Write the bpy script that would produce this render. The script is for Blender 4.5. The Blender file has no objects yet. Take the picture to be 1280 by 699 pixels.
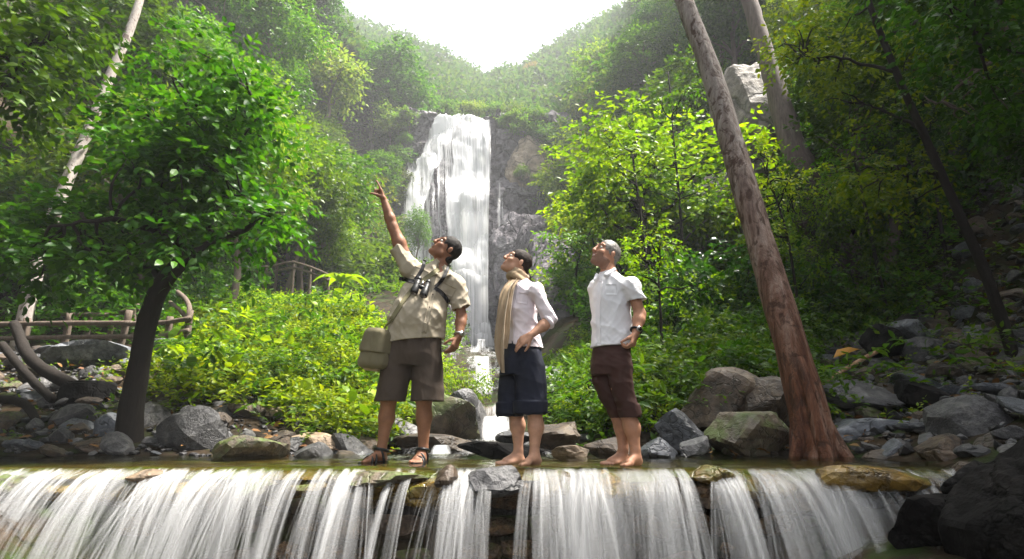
import bpy, bmesh, math, random
import numpy as np
from mathutils import Vector, Matrix

# ------------------------------------------------------------------ camera, world, sun, exposure
SC = bpy.context.scene
COL = SC.collection
PITCH = math.radians(14.4)
HC = 0.27
cam_d = bpy.data.cameras.new("camera")
cam = bpy.data.objects.new("camera", cam_d)
COL.objects.link(cam)
cam_d.lens = 20.0
cam_d.sensor_width = 36.0
cam_d.clip_start = 0.05
cam_d.clip_end = 1000.0
cam.location = (0, 0, HC)
cam.rotation_euler = (math.radians(90) + PITCH, 0, 0)
SC.camera = cam

SUN_EL, SUN_AZ = math.radians(65), math.radians(78)      # azimuth from +Y towards +X
w = bpy.data.worlds.new("World")
SC.world = w
w.use_nodes = True
nt = w.node_tree
bg = nt.nodes["Background"]
sky = nt.nodes.new("ShaderNodeTexSky")
sky.sky_type = 'NISHITA'
sky.sun_disc = False
sky.sun_elevation = SUN_EL
sky.sun_rotation = SUN_AZ
sky.dust_density = 3.0
hs = nt.nodes.new("ShaderNodeHueSaturation")             # overcast: the cloud layer takes the blue out
hs.inputs['Saturation'].default_value = 0.22
nt.links.new(sky.outputs[0], hs.inputs['Color'])
nt.links.new(hs.outputs[0], bg.inputs['Color'])
bg.inputs['Strength'].default_value = 0.085
sun_d = bpy.data.lights.new("sun", 'SUN')
sun = bpy.data.objects.new("sun", sun_d)
COL.objects.link(sun)
sun_d.energy = 5.0
sun_d.angle = math.radians(12)
sun_d.color = (1.0, 0.95, 0.86)
sdir = Vector((math.sin(SUN_AZ) * math.cos(SUN_EL), math.cos(SUN_AZ) * math.cos(SUN_EL), math.sin(SUN_EL)))
sun.rotation_euler = sdir.to_track_quat('Z', 'Y').to_euler()
sun.location = (20, 20, 60)
SC.view_settings.view_transform = 'Standard'
SC.view_settings.look = 'None'
SC.view_settings.gamma = 1.0
SC.view_settings.exposure = 2.4
SC.cycles.use_denoising = True
SC.cycles.max_bounces = 7
SC.cycles.diffuse_bounces = 3
SC.cycles.glossy_bounces = 2
SC.cycles.transmission_bounces = 3
SC.cycles.transparent_max_bounces = 24
SC.cycles.volume_bounces = 0
SC.cycles.sample_clamp_indirect = 4.0

# ------------------------------------------------------------------ helpers
FPX = 1280 * 20 / 36.0
SP, CP = math.sin(PITCH), math.cos(PITCH)

def at(px, py, Y):
    """point of the place seen at photo pixel (px, py) at distance Y"""
    u, v = (px - 640) / FPX, (349.5 - py) / FPX
    k = Y / (CP - v * SP)
    return np.array([u * k, Y, HC + (SP + v * CP) * k])

def proj(P):
    P = np.atleast_2d(np.asarray(P, float))
    x, y, z = P[:, 0], P[:, 1], P[:, 2] - HC
    f = y * CP + z * SP
    f = np.where(f < 0.05, 0.05, f)
    return 640 + FPX * x / f, 349.5 - FPX * (-y * SP + z * CP) / f

def hsh(ix, iy, iz, s=0):
    with np.errstate(over='ignore'):
        h = (ix.astype(np.int64) * 374761393 + iy.astype(np.int64) * 668265263 + iz.astype(np.int64) * 2147483647 + s * 974634721)
        h = (h ^ (h >> 13)) * 1274126177
        h = h ^ (h >> 16)
    return (h & 0xffffff) / float(0xffffff)

def vnoise(P, s=0):
    P = np.asarray(P, float)
    i = np.floor(P).astype(np.int64)
    f = P - i
    f = f * f * (3 - 2 * f)
    r = 0
    for dx in (0, 1):
        for dy in (0, 1):
            for dz in (0, 1):
                wt = (f[:, 0] if dx else 1 - f[:, 0]) * (f[:, 1] if dy else 1 - f[:, 1]) * (f[:, 2] if dz else 1 - f[:, 2])
                r = r + wt * hsh(i[:, 0] + dx, i[:, 1] + dy, i[:, 2] + dz, s)
    return r * 2 - 1

def fbm(P, o=4, s=0):
    P = np.asarray(P, float)
    r, a = 0, 1.0
    for k in range(o):
        r = r + a * vnoise(P * (2.03 ** k), s + k)
        a *= 0.5
    return r / 1.6

def sstep(a, b, x):
    t = np.clip((x - a) / (b - a), 0, 1)
    return t * t * (3 - 2 * t)

def link(o, parent=None):
    COL.objects.link(o)
    if parent is not None:
        o.parent = parent
    return o

def mesh_np(name, V, F, mat=None, smooth=True, attrs=None, uv=None):
    V = np.asarray(V, np.float32)
    Fs = [np.asarray(f, np.int32) for f in (F if isinstance(F, (list, tuple)) else [F])]
    Fs = [f for f in Fs if len(f)]
    me = bpy.data.meshes.new(name)
    me.vertices.add(len(V))
    me.vertices.foreach_set("co", V.ravel())
    tot = np.concatenate([np.full(len(f), f.shape[1], np.int32) for f in Fs])
    idx = np.concatenate([f.ravel() for f in Fs]).astype(np.int32)
    me.loops.add(len(idx))
    me.loops.foreach_set("vertex_index", idx)
    me.polygons.add(len(tot))
    st = np.zeros(len(tot), np.int32)
    st[1:] = np.cumsum(tot)[:-1]
    me.polygons.foreach_set("loop_start", st)
    try:
        me.polygons.foreach_set("loop_total", tot)
    except Exception:
        pass
    me.polygons.foreach_set("use_smooth", np.full(len(tot), smooth, bool))
    if uv is not None:
        l = me.uv_layers.new(name="UVMap")
        l.data.foreach_set("uv", np.asarray(uv, np.float32)[idx].ravel())
    if attrs:
        for k, a in attrs.items():
            at_ = me.attributes.new(k, 'FLOAT', 'POINT')
            at_.data.foreach_set("value", np.asarray(a, np.float32))
    me.update(calc_edges=True)
    me.validate()
    if mat is not None:
        for m in (mat if isinstance(mat, (list, tuple)) else [mat]):
            me.materials.append(m)
    return me

def obj(name, me, parent=None, label=None, cat=None, group=None, kind=None, loc=None):
    o = link(bpy.data.objects.new(name, me), parent)
    tag(o, label, cat, group, kind)
    if loc is not None:
        o.location = [float(c) for c in loc]
    return o

def tag(o, label=None, cat=None, group=None, kind=None):
    if label: o['label'] = label
    if cat: o['category'] = cat
    if group: o['group'] = group
    if kind: o['kind'] = kind
    return o

def thing(name, label, cat, loc=(0, 0, 0), rz=0.0, group=None):
    o = link(bpy.data.objects.new(name, None))
    o.empty_display_size = 0.1
    o.location = [float(c) for c in loc]
    o.rotation_euler = (0, 0, rz)
    return tag(o, label, cat, group)

def copy_tree(o, parent=None):
    c = o.copy()
    COL.objects.link(c)
    c.parent = parent
    for ch in list(o.children):
        copy_tree(ch, c)
    return c

class Acc:
    """collects vertices and faces of several shapes into one mesh"""
    def __init__(s):
        s.V, s.T, s.Q, s.n = [], [], [], 0
    def add(s, V, F):
        V = np.asarray(V, float)
        F = np.asarray(F, int)
        (s.T if F.shape[1] == 3 else s.Q).append(F + s.n)
        s.V.append(V)
        s.n += len(V)
    def mesh(s, name, mat, smooth=True):
        F = []
        if s.T: F.append(np.concatenate(s.T))
        if s.Q: F.append(np.concatenate(s.Q))
        return mesh_np(name, np.concatenate(s.V), F, mat, smooth)

def spline(P, n):
    """Catmull-Rom through the points, n samples"""
    P = np.asarray(P, float)
    if len(P) == 2:
        t = np.linspace(0, 1, n)[:, None]
        return P[0] * (1 - t) + P[1] * t
    Q = np.vstack([2 * P[0] - P[1], P, 2 * P[-1] - P[-2]])
    t = np.linspace(0, len(P) - 1 - 1e-9, n)
    i = t.astype(int)
    f = (t - i)[:, None]
    a, b, c, d = Q[i], Q[i + 1], Q[i + 2], Q[i + 3]
    return 0.5 * (2 * b + (c - a) * f + (2 * a - 5 * b + 4 * c - d) * f ** 2 + (3 * b - a - 3 * c + d) * f ** 3)

def tube(path, radii, sides=8, rough=0.0, seed=0, caps=True, flat=None):
    path = np.asarray(path, float)
    n = len(path)
    radii = np.interp(np.linspace(0, 1, n), np.linspace(0, 1, len(np.atleast_1d(radii))), np.atleast_1d(radii))
    T = np.gradient(path, axis=0)
    T /= np.linalg.norm(T, axis=1)[:, None] + 1e-9
    ref = np.array([0.0, 1.0, 0.0]) if abs(T[0][1]) < 0.8 else np.array([1.0, 0, 0])
    A = np.zeros_like(T)
    a = ref - T[0] * ref.dot(T[0])
    for i in range(n):
        a = a - T[i] * a.dot(T[i])
        a /= np.linalg.norm(a) + 1e-9
        A[i] = a
    B = np.cross(T, A)
    ang = np.arange(sides) * 2 * math.pi / sides
    fl = 1.0 if flat is None else flat
    off = A[:, None, :] * np.cos(ang)[None, :, None] + fl * B[:, None, :] * np.sin(ang)[None, :, None]
    R = np.repeat(radii[:, None], sides, 1)
    if rough:
        pp = (path[:, None, :] + off * R[:, :, None]).reshape(-1, 3)
        s_ = 1.2 / max(radii.max(), 1e-3)
        R = R * (1 + rough * fbm(pp * s_ + seed * 7.1, 3, seed).reshape(n, sides))
    V = (path[:, None, :] + off * R[:, :, None]).reshape(-1, 3)
    i = np.arange(n - 1)[:, None] * sides
    j = np.arange(sides)[None, :]
    k = (j + 1) % sides
    Q = np.stack([i + j, i + k, i + sides + k, i + sides + j], -1).reshape(-1, 4)
    if caps:
        V = np.vstack([V, path[0], path[-1]])
        c0, c1 = len(V) - 2, len(V) - 1
        jj = np.arange(sides)
        kk = (jj + 1) % sides
        Q = np.vstack([Q, np.stack([np.full(sides, c0), kk, jj, jj], -1)[:, [0, 1, 2, 2]],
                       np.stack([np.full(sides, c1), (n - 1) * sides + jj, (n - 1) * sides + kk, (n - 1) * sides + kk], -1)])
        T3 = Q[-2 * sides:, :3]
        return V, [T3, Q[:-2 * sides]]
    return V, [Q]

def add_tube(acc, *a, **k):
    V, Fs = tube(*a, **k)
    n0 = acc.n
    acc.V.append(V)
    for F in Fs:
        (acc.T if F.shape[1] == 3 else acc.Q).append(F + n0)
    acc.n += len(V)

def tube_mesh(name, mat, *a, **k):
    A_ = Acc()
    add_tube(A_, *a, **k)
    return A_.mesh(name, mat)

# ------------------------------------------------------------------ materials
def M(name):
    m = bpy.data.materials.new(name)
    m.use_nodes = True
    t = m.node_tree
    return m, t, t.nodes["Principled BSDF"], t.nodes["Material Output"]

def ramp(t, fac, cols, pos=None):
    r = t.nodes.new("ShaderNodeValToRGB")
    pos = pos or [i / (len(cols) - 1) for i in range(len(cols))]
    while len(r.color_ramp.elements) < len(cols):
        r.color_ramp.elements.new(0.5)
    for e, c, p in zip(r.color_ramp.elements, cols, pos):
        e.position = p
        e.color = (*c, 1) if len(c) == 3 else c
    t.links.new(fac, r.inputs[0])
    return r.outputs[0]

def noise(t, scale, detail=4, rough=0.6, coord=None, dist=0.0):
    n = t.nodes.new("ShaderNodeTexNoise")
    n.inputs['Scale'].default_value = scale
    n.inputs['Detail'].default_value = detail
    n.inputs['Roughness'].default_value = rough
    n.inputs['Distortion'].default_value = dist
    if coord is not None:
        t.links.new(coord, n.inputs['Vector'])
    return n.outputs['Fac']

def coords(t, which='Object', scale=None):
    c = t.nodes.new("ShaderNodeTexCoord").outputs[which]
    if scale is not None:
        mp = t.nodes.new("ShaderNodeMapping")
        mp.inputs['Scale'].default_value = scale
        t.links.new(c, mp.inputs['Vector'])
        c = mp.outputs[0]
    return c

def bump(t, b, h, strength=0.4, dist=0.02):
    n = t.nodes.new("ShaderNodeBump")
    n.inputs['Strength'].default_value = strength
    n.inputs['Distance'].default_value = dist
    t.links.new(h, n.inputs['Height'])
    t.links.new(n.outputs[0], b.inputs['Normal'])
    return n

def mixc(t, fac, a, b, blend='MIX'):
    n = t.nodes.new("ShaderNodeMix")
    n.data_type = 'RGBA'
    n.blend_type = blend
    for s, v in ((n.inputs[0], fac), (n.inputs[6], a), (n.inputs[7], b)):
        if isinstance(v, (int, float)):
            s.default_value = v
        elif isinstance(v, tuple):
            s.default_value = (*v, 1)
        else:
            t.links.new(v, s)
    return n.outputs[2]

def math_n(t, op, a, b=0.0, clamp=False):
    n = t.nodes.new("ShaderNodeMath")
    n.operation = op
    n.use_clamp = clamp
    for s, v in zip(n.inputs, (a, b)):
        if isinstance(v, (int, float)):
            s.default_value = v
        else:
            t.links.new(v, s)
    return n.outputs[0]

def leaf_mat(name, cols, rough=0.45, trans=0.5, spec=0.3, objvar=0.25):
    m, t, b, out = M(name)
    g = t.nodes.new("ShaderNodeNewGeometry")
    c = ramp(t, g.outputs['Random Per Island'], cols)
    oi = t.nodes.new("ShaderNodeObjectInfo")
    h = t.nodes.new("ShaderNodeHueSaturation")
    mr = t.nodes.new("ShaderNodeMapRange")
    mr.inputs['To Min'].default_value = 1 - objvar
    mr.inputs['To Max'].default_value = 1 + objvar * 1.6
    t.links.new(oi.outputs['Random'], mr.inputs[0])
    mh = t.nodes.new("ShaderNodeMapRange")
    mh.inputs['To Min'].default_value = 0.5 - objvar * 0.07
    mh.inputs['To Max'].default_value = 0.5 + objvar * 0.05
    t.links.new(math_n(t, 'FRACT', math_n(t, 'MULTIPLY', oi.outputs['Random'], 7.31)), mh.inputs[0])
    t.links.new(mr.outputs[0], h.inputs['Value'])
    t.links.new(mh.outputs[0], h.inputs['Hue'])
    t.links.new(c, h.inputs['Color'])
    c = h.outputs[0]
    t.links.new(c, b.inputs['Base Color'])
    b.inputs['Roughness'].default_value = rough
    b.inputs['Specular IOR Level'].default_value = spec
    tr = t.nodes.new("ShaderNodeBsdfTranslucent")
    t.links.new(mixc(t, 0.6, c, mixc(t, 1.0, c, (1.3, 1.25, 0.35), 'MULTIPLY')), tr.inputs['Color'])
    mx = t.nodes.new("ShaderNodeMixShader")
    mx.inputs[0].default_value = trans
    t.links.new(b.outputs[0], mx.inputs[1])
    t.links.new(tr.outputs[0], mx.inputs[2])
    t.links.new(mx.outputs[0], out.inputs['Surface'])
    return m

def rock_mat(name, c1, c2, c3, scale=3.0, rough=(0.35, 0.75), bs=0.6, moss=None, moss_amt=0.5, spec=0.5, bd=0.03):
    m, t, b, out = M(name)
    co = coords(t)
    oi = t.nodes.new("ShaderNodeObjectInfo")
    add = t.nodes.new("ShaderNodeVectorMath")
    add.operation = 'ADD'
    t.links.new(co, add.inputs[0])
    sc_ = t.nodes.new("ShaderNodeVectorMath")
    sc_.operation = 'SCALE'
    sc_.inputs[0].default_value = (13, 7, 29)
    t.links.new(oi.outputs['Random'], sc_.inputs['Scale'])
    t.links.new(sc_.outputs[0], add.inputs[1])
    co = add.outputs[0]
    n1 = noise(t, scale, 6, 0.65, co, 0.4)
    n2 = noise(t, scale * 5, 5, 0.7, co)
    c = ramp(t, n1, [c1, c2, c3], [0.33, 0.52, 0.7])
    c = mixc(t, 0.75, c, ramp(t, n2, [(0.35, 0.35, 0.35), (1.35, 1.35, 1.35)], [0.32, 0.68]), 'MULTIPLY')
    vo = t.nodes.new("ShaderNodeTexVoronoi")
    vo.feature = 'DISTANCE_TO_EDGE'
    vo.inputs['Scale'].default_value = scale * 0.9
    wp = t.nodes.new("ShaderNodeVectorMath")
    wp.operation = 'ADD'
    t.links.new(co, wp.inputs[0])
    nv = t.nodes.new("ShaderNodeTexNoise")
    nv.inputs['Scale'].default_value = scale * 1.5
    nv.inputs['Detail'].default_value = 5
    t.links.new(co, nv.inputs['Vector'])
    t.links.new(nv.outputs['Color'], wp.inputs[1])
    t.links.new(wp.outputs[0], vo.inputs['Vector'])
    crack = ramp(t, vo.outputs['Distance'], [(0, 0, 0), (1, 1, 1)], [0.0, 0.05])
    c = mixc(t, 0.55, c, crack, 'MULTIPLY')
    h = t.nodes.new("ShaderNodeHueSaturation")
    mr = t.nodes.new("ShaderNodeMapRange")
    mr.inputs['To Min'].default_value = 0.65
    mr.inputs['To Max'].default_value = 1.4
    t.links.new(oi.outputs['Random'], mr.inputs[0])
    t.links.new(mr.outputs[0], h.inputs['Value'])
    t.links.new(c, h.inputs['Color'])
    c = h.outputs[0]
    if moss:
        nz = t.nodes.new("ShaderNodeNewGeometry")
        sx = t.nodes.new("ShaderNodeSeparateXYZ")
        t.links.new(nz.outputs['Normal'], sx.inputs[0])
        n3 = noise(t, scale * 1.3, 5, 0.7, co)
        f = math_n(t, 'MULTIPLY', ramp(t, n3, [(0, 0, 0), (1, 1, 1)], [0.62 - 0.25 * moss_amt, 0.72 - 0.2 * moss_amt]),
                   math_n(t, 'ADD', math_n(t, 'MULTIPLY', sx.outputs[2], 0.6), 0.4, True))
        c = mixc(t, f, c, moss)
    t.links.new(c, b.inputs['Base Color'])
    r_ = t.nodes.new("ShaderNodeMapRange")
    r_.inputs['To Min'].default_value = rough[0]
    r_.inputs['To Max'].default_value = rough[1]
    t.links.new(n2, r_.inputs[0])
    t.links.new(r_.outputs[0], b.inputs['Roughness'])
    b.inputs['Specular IOR Level'].default_value = spec
    n4 = noise(t, scale * 14, 6, 0.75, co)
    hh = math_n(t, 'ADD', math_n(t, 'ADD', math_n(t, 'MULTIPLY', n1, 1.6), math_n(t, 'MULTIPLY', crack, 0.5)), math_n(t, 'ADD', math_n(t, 'MULTIPLY', n2, 0.8), math_n(t, 'MULTIPLY', n4, 0.35)))
    bump(t, b, hh, bs, bd)
    return m

def bark_mat(name, cols, scale=6, stretch=0.18, bs=0.6, pos=None, patch=None, rough=0.85):
    m, t, b, out = M(name)
    co = coords(t, 'Object', (1, 1, stretch))
    n1 = noise(t, scale, 6, 0.7, co, 0.6)
    n2 = noise(t, scale * 6, 4, 0.7, co)
    c = ramp(t, n1, cols, pos)
    if patch:
        n3 = noise(t, scale * 1.6, 3, 0.5, coords(t, 'Object', (1, 1, 0.6)), 0.8)
        c = mixc(t, ramp(t, n3, [(0, 0, 0), (1, 1, 1)], [0.55, 0.6]), c, patch)
    c = mixc(t, 0.6, c, ramp(t, n2, [(0.4, 0.4, 0.4), (1.3, 1.3, 1.3)], [0.3, 0.7]), 'MULTIPLY')
    t.links.new(c, b.inputs['Base Color'])
    b.inputs['Roughness'].default_value = rough
    b.inputs['Specular IOR Level'].default_value = 0.25
    bump(t, b, math_n(t, 'ADD', n1, math_n(t, 'MULTIPLY', n2, 0.5)), bs, 0.03)
    return m

def big_bark():
    m, t, b, out = M('bark_big')
    co = coords(t, 'Object', (1, 1, 0.16))
    n1 = noise(t, 7, 6, 0.7, co, 0.8)
    n2 = noise(t, 40, 4, 0.7, co)
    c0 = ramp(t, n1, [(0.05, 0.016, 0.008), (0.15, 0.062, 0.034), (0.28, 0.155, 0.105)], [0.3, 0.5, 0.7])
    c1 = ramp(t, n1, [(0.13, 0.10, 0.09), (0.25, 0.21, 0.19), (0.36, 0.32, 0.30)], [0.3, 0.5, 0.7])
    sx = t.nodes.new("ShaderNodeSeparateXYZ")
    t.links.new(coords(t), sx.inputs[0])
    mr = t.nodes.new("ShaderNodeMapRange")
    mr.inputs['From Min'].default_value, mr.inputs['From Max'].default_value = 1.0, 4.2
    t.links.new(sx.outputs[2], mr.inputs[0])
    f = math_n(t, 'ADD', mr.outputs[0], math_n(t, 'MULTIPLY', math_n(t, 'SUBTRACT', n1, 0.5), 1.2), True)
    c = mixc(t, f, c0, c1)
    n3 = noise(t, 9, 4, 0.65, coords(t, 'Object', (1, 1, 0.45)), 1.2)
    c = mixc(t, math_n(t, 'MULTIPLY', ramp(t, n3, [(0, 0, 0), (1, 1, 1)], [0.52, 0.60]), 0.85), c, (0.055, 0.026, 0.016))
    c = mixc(t, 0.6, c, ramp(t, n2, [(0.4, 0.4, 0.4), (1.3, 1.3, 1.3)], [0.3, 0.7]), 'MULTIPLY')
    t.links.new(c, b.inputs['Base Color'])
    b.inputs['Roughness'].default_value = 0.8
    b.inputs['Specular IOR Level'].default_value = 0.25
    bump(t, b, math_n(t, 'ADD', math_n(t, 'ADD', n1, math_n(t, 'MULTIPLY', n3, -0.8)), math_n(t, 'MULTIPLY', n2, 0.5)), 0.9, 0.04)
    return m

def plain_mat(name, col, rough=0.6, spec=0.4, metal=0.0, nscale=0, namt=0.2, bs=0.0, nb=60, stretch=None, sheen=0.0, wr=0.0):
    m, t, b, out = M(name)
    b.inputs['Base Color'].default_value = (*col, 1)
    b.inputs['Roughness'].default_value = rough
    b.inputs['Specular IOR Level'].default_value = spec
    b.inputs['Metallic'].default_value = metal
    if sheen:
        b.inputs['Sheen Weight'].default_value = sheen
    if nscale:
        n = noise(t, nscale, 4, 0.6, coords(t, 'Object', stretch) if stretch else coords(t))
        lo, hi = 1 - namt, 1 + namt
        t.links.new(ramp(t, n, [tuple(c * lo for c in col), tuple(c * hi for c in col)], [0.3, 0.7]), b.inputs['Base Color'])
    if bs:
        h = noise(t, nb, 3, 0.6, coords(t, 'Object', stretch) if stretch else coords(t))
        bn = bump(t, b, h, bs, 0.006)
        if wr:
            b2 = t.nodes.new("ShaderNodeBump")
            b2.inputs['Strength'].default_value = wr
            b2.inputs['Distance'].default_value = 0.03
            t.links.new(noise(t, 9, 2, 0.5, coords(t, 'Object', (1, 1, 0.6)), 0.35), b2.inputs['Height'])
            t.links.new(b2.outputs[0], bn.inputs['Normal'])
    return m

def water_white(name, su, sv, lo=0.42, hi=0.62, white=0.85, amax=0.95, bs=0.0):
    """falling white water: streaks of foam along the flow (UV v), clear film between them"""
    m, t, b, out = M(name)
    uvn = t.nodes.new("ShaderNodeUVMap")
    mp = t.nodes.new("ShaderNodeMapping")
    mp.inputs['Scale'].default_value = (su, sv, 1)
    t.links.new(uvn.outputs[0], mp.inputs['Vector'])
    n1 = noise(t, 1.0, 5, 0.62, mp.outputs[0], 0.25)
    mp2 = t.nodes.new("ShaderNodeMapping")
    mp2.inputs['Scale'].default_value = (su * 4.3, sv * 1.6, 1)
    t.links.new(uvn.outputs[0], mp2.inputs['Vector'])
    n2 = noise(t, 1.0, 3, 0.6, mp2.outputs[0])
    d = t.nodes.new("ShaderNodeAttribute")
    d.attribute_name = "dens"
    v = math_n(t, 'ADD', math_n(t, 'MULTIPLY', n1, 0.62), math_n(t, 'MULTIPLY', n2, 0.38))
    v = math_n(t, 'ADD', v, math_n(t, 'MULTIPLY', math_n(t, 'SUBTRACT', d.outputs['Fac'], 0.5), 0.5))
    a = ramp(t, v, [(0, 0, 0), (1, 1, 1)], [lo, hi])
    a = math_n(t, 'MULTIPLY', math_n(t, 'MULTIPLY', a, amax), ramp(t, d.outputs['Fac'], [(0, 0, 0), (1, 1, 1)], [0.0, 0.35]))
    b.inputs['Base Color'].default_value = (white, white, white * 1.02, 1)
    b.inputs['Roughness'].default_value = 0.35
    b.inputs['Specular IOR Level'].default_value = 0.5
    tl = t.nodes.new("ShaderNodeBsdfTranslucent")
    tl.inputs['Color'].default_value = (white, white, white, 1)
    m0 = t.nodes.new("ShaderNodeMixShader")
    m0.inputs[0].default_value = 0.45
    t.links.new(b.outputs[0], m0.inputs[1])
    t.links.new(tl.outputs[0], m0.inputs[2])
    tp = t.nodes.new("ShaderNodeBsdfTransparent")
    mx = t.nodes.new("ShaderNodeMixShader")
    t.links.new(a, mx.inputs[0])
    t.links.new(tp.outputs[0], mx.inputs[1])
    t.links.new(m0.outputs[0], mx.inputs[2])
    t.links.new(mx.outputs[0], out.inputs['Surface'])
    return m

def clear_water(name, tint=(0.75, 0.8, 0.65), scale=(6, 2, 6), bs=0.25):
    m, t, b, out = M(name)
    gl = t.nodes.new("ShaderNodeBsdfGlossy")
    gl.inputs['Roughness'].default_value = 0.06
    tp = t.nodes.new("ShaderNodeBsdfTransparent")
    tp.inputs['Color'].default_value = (*tint, 1)
    fr = t.nodes.new("ShaderNodeFresnel")
    fr.inputs['IOR'].default_value = 1.33
    bm_ = t.nodes.new("ShaderNodeBump")
    bm_.inputs['Strength'].default_value = bs
    bm_.inputs['Distance'].default_value = 0.03
    t.links.new(noise(t, 1.0, 4, 0.6, coords(t, 'Object', scale), 0.8), bm_.inputs['Height'])
    t.links.new(bm_.outputs[0], gl.inputs['Normal'])
    t.links.new(bm_.outputs[0], fr.inputs['Normal'])
    mx = t.nodes.new("ShaderNodeMixShader")
    t.links.new(math_n(t, 'MULTIPLY', fr.outputs[0], 0.75), mx.inputs[0])
    t.links.new(tp.outputs[0], mx.inputs[1])
    t.links.new(gl.outputs[0], mx.inputs[2])
    t.links.new(mx.outputs[0], out.inputs['Surface'])
    return m

MAT = {}
MAT['leaf_mid'] = leaf_mat('leaf_mid', [(0.024, 0.070, 0.003), (0.060, 0.140, 0.004), (0.108, 0.19, 0.006)])
MAT['leaf_bright'] = leaf_mat('leaf_bright', [(0.06, 0.13, 0.002), (0.14, 0.24, 0.003), (0.24, 0.32, 0.005)], trans=0.5)
MAT['leaf_dark'] = leaf_mat('leaf_dark', [(0.010, 0.035, 0.005), (0.022, 0.07, 0.008), (0.04, 0.10, 0.012)], rough=0.3)
MAT['leaf_deep'] = leaf_mat('leaf_deep', [(0.014, 0.050, 0.002), (0.032, 0.092, 0.003), (0.066, 0.148, 0.004)], rough=0.42, trans=0.5)
MAT['leaf_olive'] = leaf_mat('leaf_olive', [(0.045, 0.075, 0.012), (0.08, 0.11, 0.015), (0.13, 0.14, 0.02)], trans=0.45)
MAT['leaf_far'] = leaf_mat('leaf_far', [(0.03, 0.08, 0.012), (0.06, 0.125, 0.018), (0.11, 0.165, 0.022)], rough=0.6, objvar=0.5)
MAT['leaf_pink'] = leaf_mat('leaf_pink', [(0.10, 0.09, 0.03), (0.15, 0.10, 0.04), (0.12, 0.11, 0.03)], rough=0.6)
MAT['rock_grey'] = rock_mat('rock_grey', (0.0279, 0.026, 0.0298), (0.0868, 0.0837, 0.0868), (0.155, 0.1457, 0.1395), 2.5, (0.3, 0.7))
MAT['rock_brown'] = rock_mat('rock_brown', (0.024, 0.0156, 0.0108), (0.078, 0.051, 0.033), (0.156, 0.114, 0.072), 2.5, (0.3, 0.7))
MAT['rock_slate'] = rock_mat('rock_slate', (0.042, 0.0455, 0.056), (0.105, 0.112, 0.1295), (0.196, 0.196, 0.203), 2.5, (0.22, 0.6))
MAT['rock_moss'] = rock_mat('rock_moss', (0.036, 0.027, 0.0192), (0.102, 0.078, 0.054), (0.18, 0.138, 0.096), 2.5, (0.3, 0.7), moss=(0.07, 0.11, 0.012), moss_amt=0.7)
MAT['rock_tan'] = rock_mat('rock_tan', (0.077, 0.049, 0.028), (0.189, 0.133, 0.084), (0.28, 0.21, 0.14), 1.8, (0.45, 0.8))
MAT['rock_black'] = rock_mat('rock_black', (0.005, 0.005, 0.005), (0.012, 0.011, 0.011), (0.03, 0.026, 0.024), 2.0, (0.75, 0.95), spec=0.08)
MAT['rock_wet'] = rock_mat('rock_wet', (0.022, 0.014, 0.009), (0.085, 0.048, 0.024), (0.20, 0.12, 0.055), 2.2, (0.12, 0.45), moss=(0.06, 0.06, 0.008), moss_amt=0.35)
MAT['rock_algae'] = rock_mat('rock_algae', (0.06, 0.035, 0.008), (0.17, 0.10, 0.018), (0.27, 0.18, 0.035), 2.2, (0.1, 0.35), moss=(0.09, 0.10, 0.012), moss_amt=0.6)
MAT['cliff'] = rock_mat('cliff', (0.0896, 0.0768, 0.0896), (0.1984, 0.1792, 0.1984), (0.3456, 0.32, 0.3328), 0.55, (0.65, 0.9), 0.8, spec=0.2, moss=(0.06, 0.09, 0.02), moss_amt=0.15, bd=0.3)
MAT['cliff_tan'] = rock_mat('cliff_tan', (0.16, 0.12, 0.085), (0.36, 0.28, 0.20), (0.48, 0.40, 0.32), 0.5, (0.6, 0.9), 0.8, bd=0.25)
MAT['outcrop'] = rock_mat('outcrop', (0.048, 0.04, 0.034), (0.156, 0.132, 0.111), (0.3, 0.2625, 0.225), 0.5, (0.6, 0.9), 0.8, bd=0.15)
MAT['soil'] = rock_mat('soil', (0.010, 0.007, 0.004), (0.024, 0.016, 0.009), (0.048, 0.03, 0.016), 1.2, (0.8, 0.98), 0.8, spec=0.15, moss=(0.02, 0.035, 0.006), moss_amt=0.5)
MAT['bark_grey'] = bark_mat('bark_grey', [(0.05, 0.035, 0.028), (0.13, 0.10, 0.085), (0.22, 0.18, 0.16)])
MAT['bark_dark'] = bark_mat('bark_dark', [(0.005, 0.004, 0.003), (0.014, 0.010, 0.008), (0.035, 0.028, 0.02)])
MAT['bark_pale'] = bark_mat('bark_pale', [(0.25, 0.20, 0.18), (0.42, 0.37, 0.34), (0.55, 0.50, 0.47)], 5, 0.7, 0.3, patch=(0.16, 0.12, 0.10))
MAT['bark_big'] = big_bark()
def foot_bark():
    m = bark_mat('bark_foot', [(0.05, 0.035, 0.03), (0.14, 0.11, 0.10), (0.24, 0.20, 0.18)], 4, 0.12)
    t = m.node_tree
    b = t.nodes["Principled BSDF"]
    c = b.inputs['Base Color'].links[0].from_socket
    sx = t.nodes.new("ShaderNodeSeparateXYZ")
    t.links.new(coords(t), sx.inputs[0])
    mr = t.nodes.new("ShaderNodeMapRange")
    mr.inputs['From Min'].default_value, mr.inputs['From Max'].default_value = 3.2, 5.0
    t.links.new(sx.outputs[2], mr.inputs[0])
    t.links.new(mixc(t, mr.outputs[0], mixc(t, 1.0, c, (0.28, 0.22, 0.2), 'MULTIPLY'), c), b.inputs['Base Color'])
    return m
MAT['bark_foot'] = foot_bark()          # bark colour darkened on the lower trunk, pale bark above
MAT['wood_old'] = bark_mat('wood_old', [(0.05, 0.035, 0.026), (0.12, 0.09, 0.07), (0.20, 0.165, 0.14)], 9, 0.25)
MAT['falls'] = water_white('falls', 24, 0.35, 0.42, 0.64, 0.9, 0.95)
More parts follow.
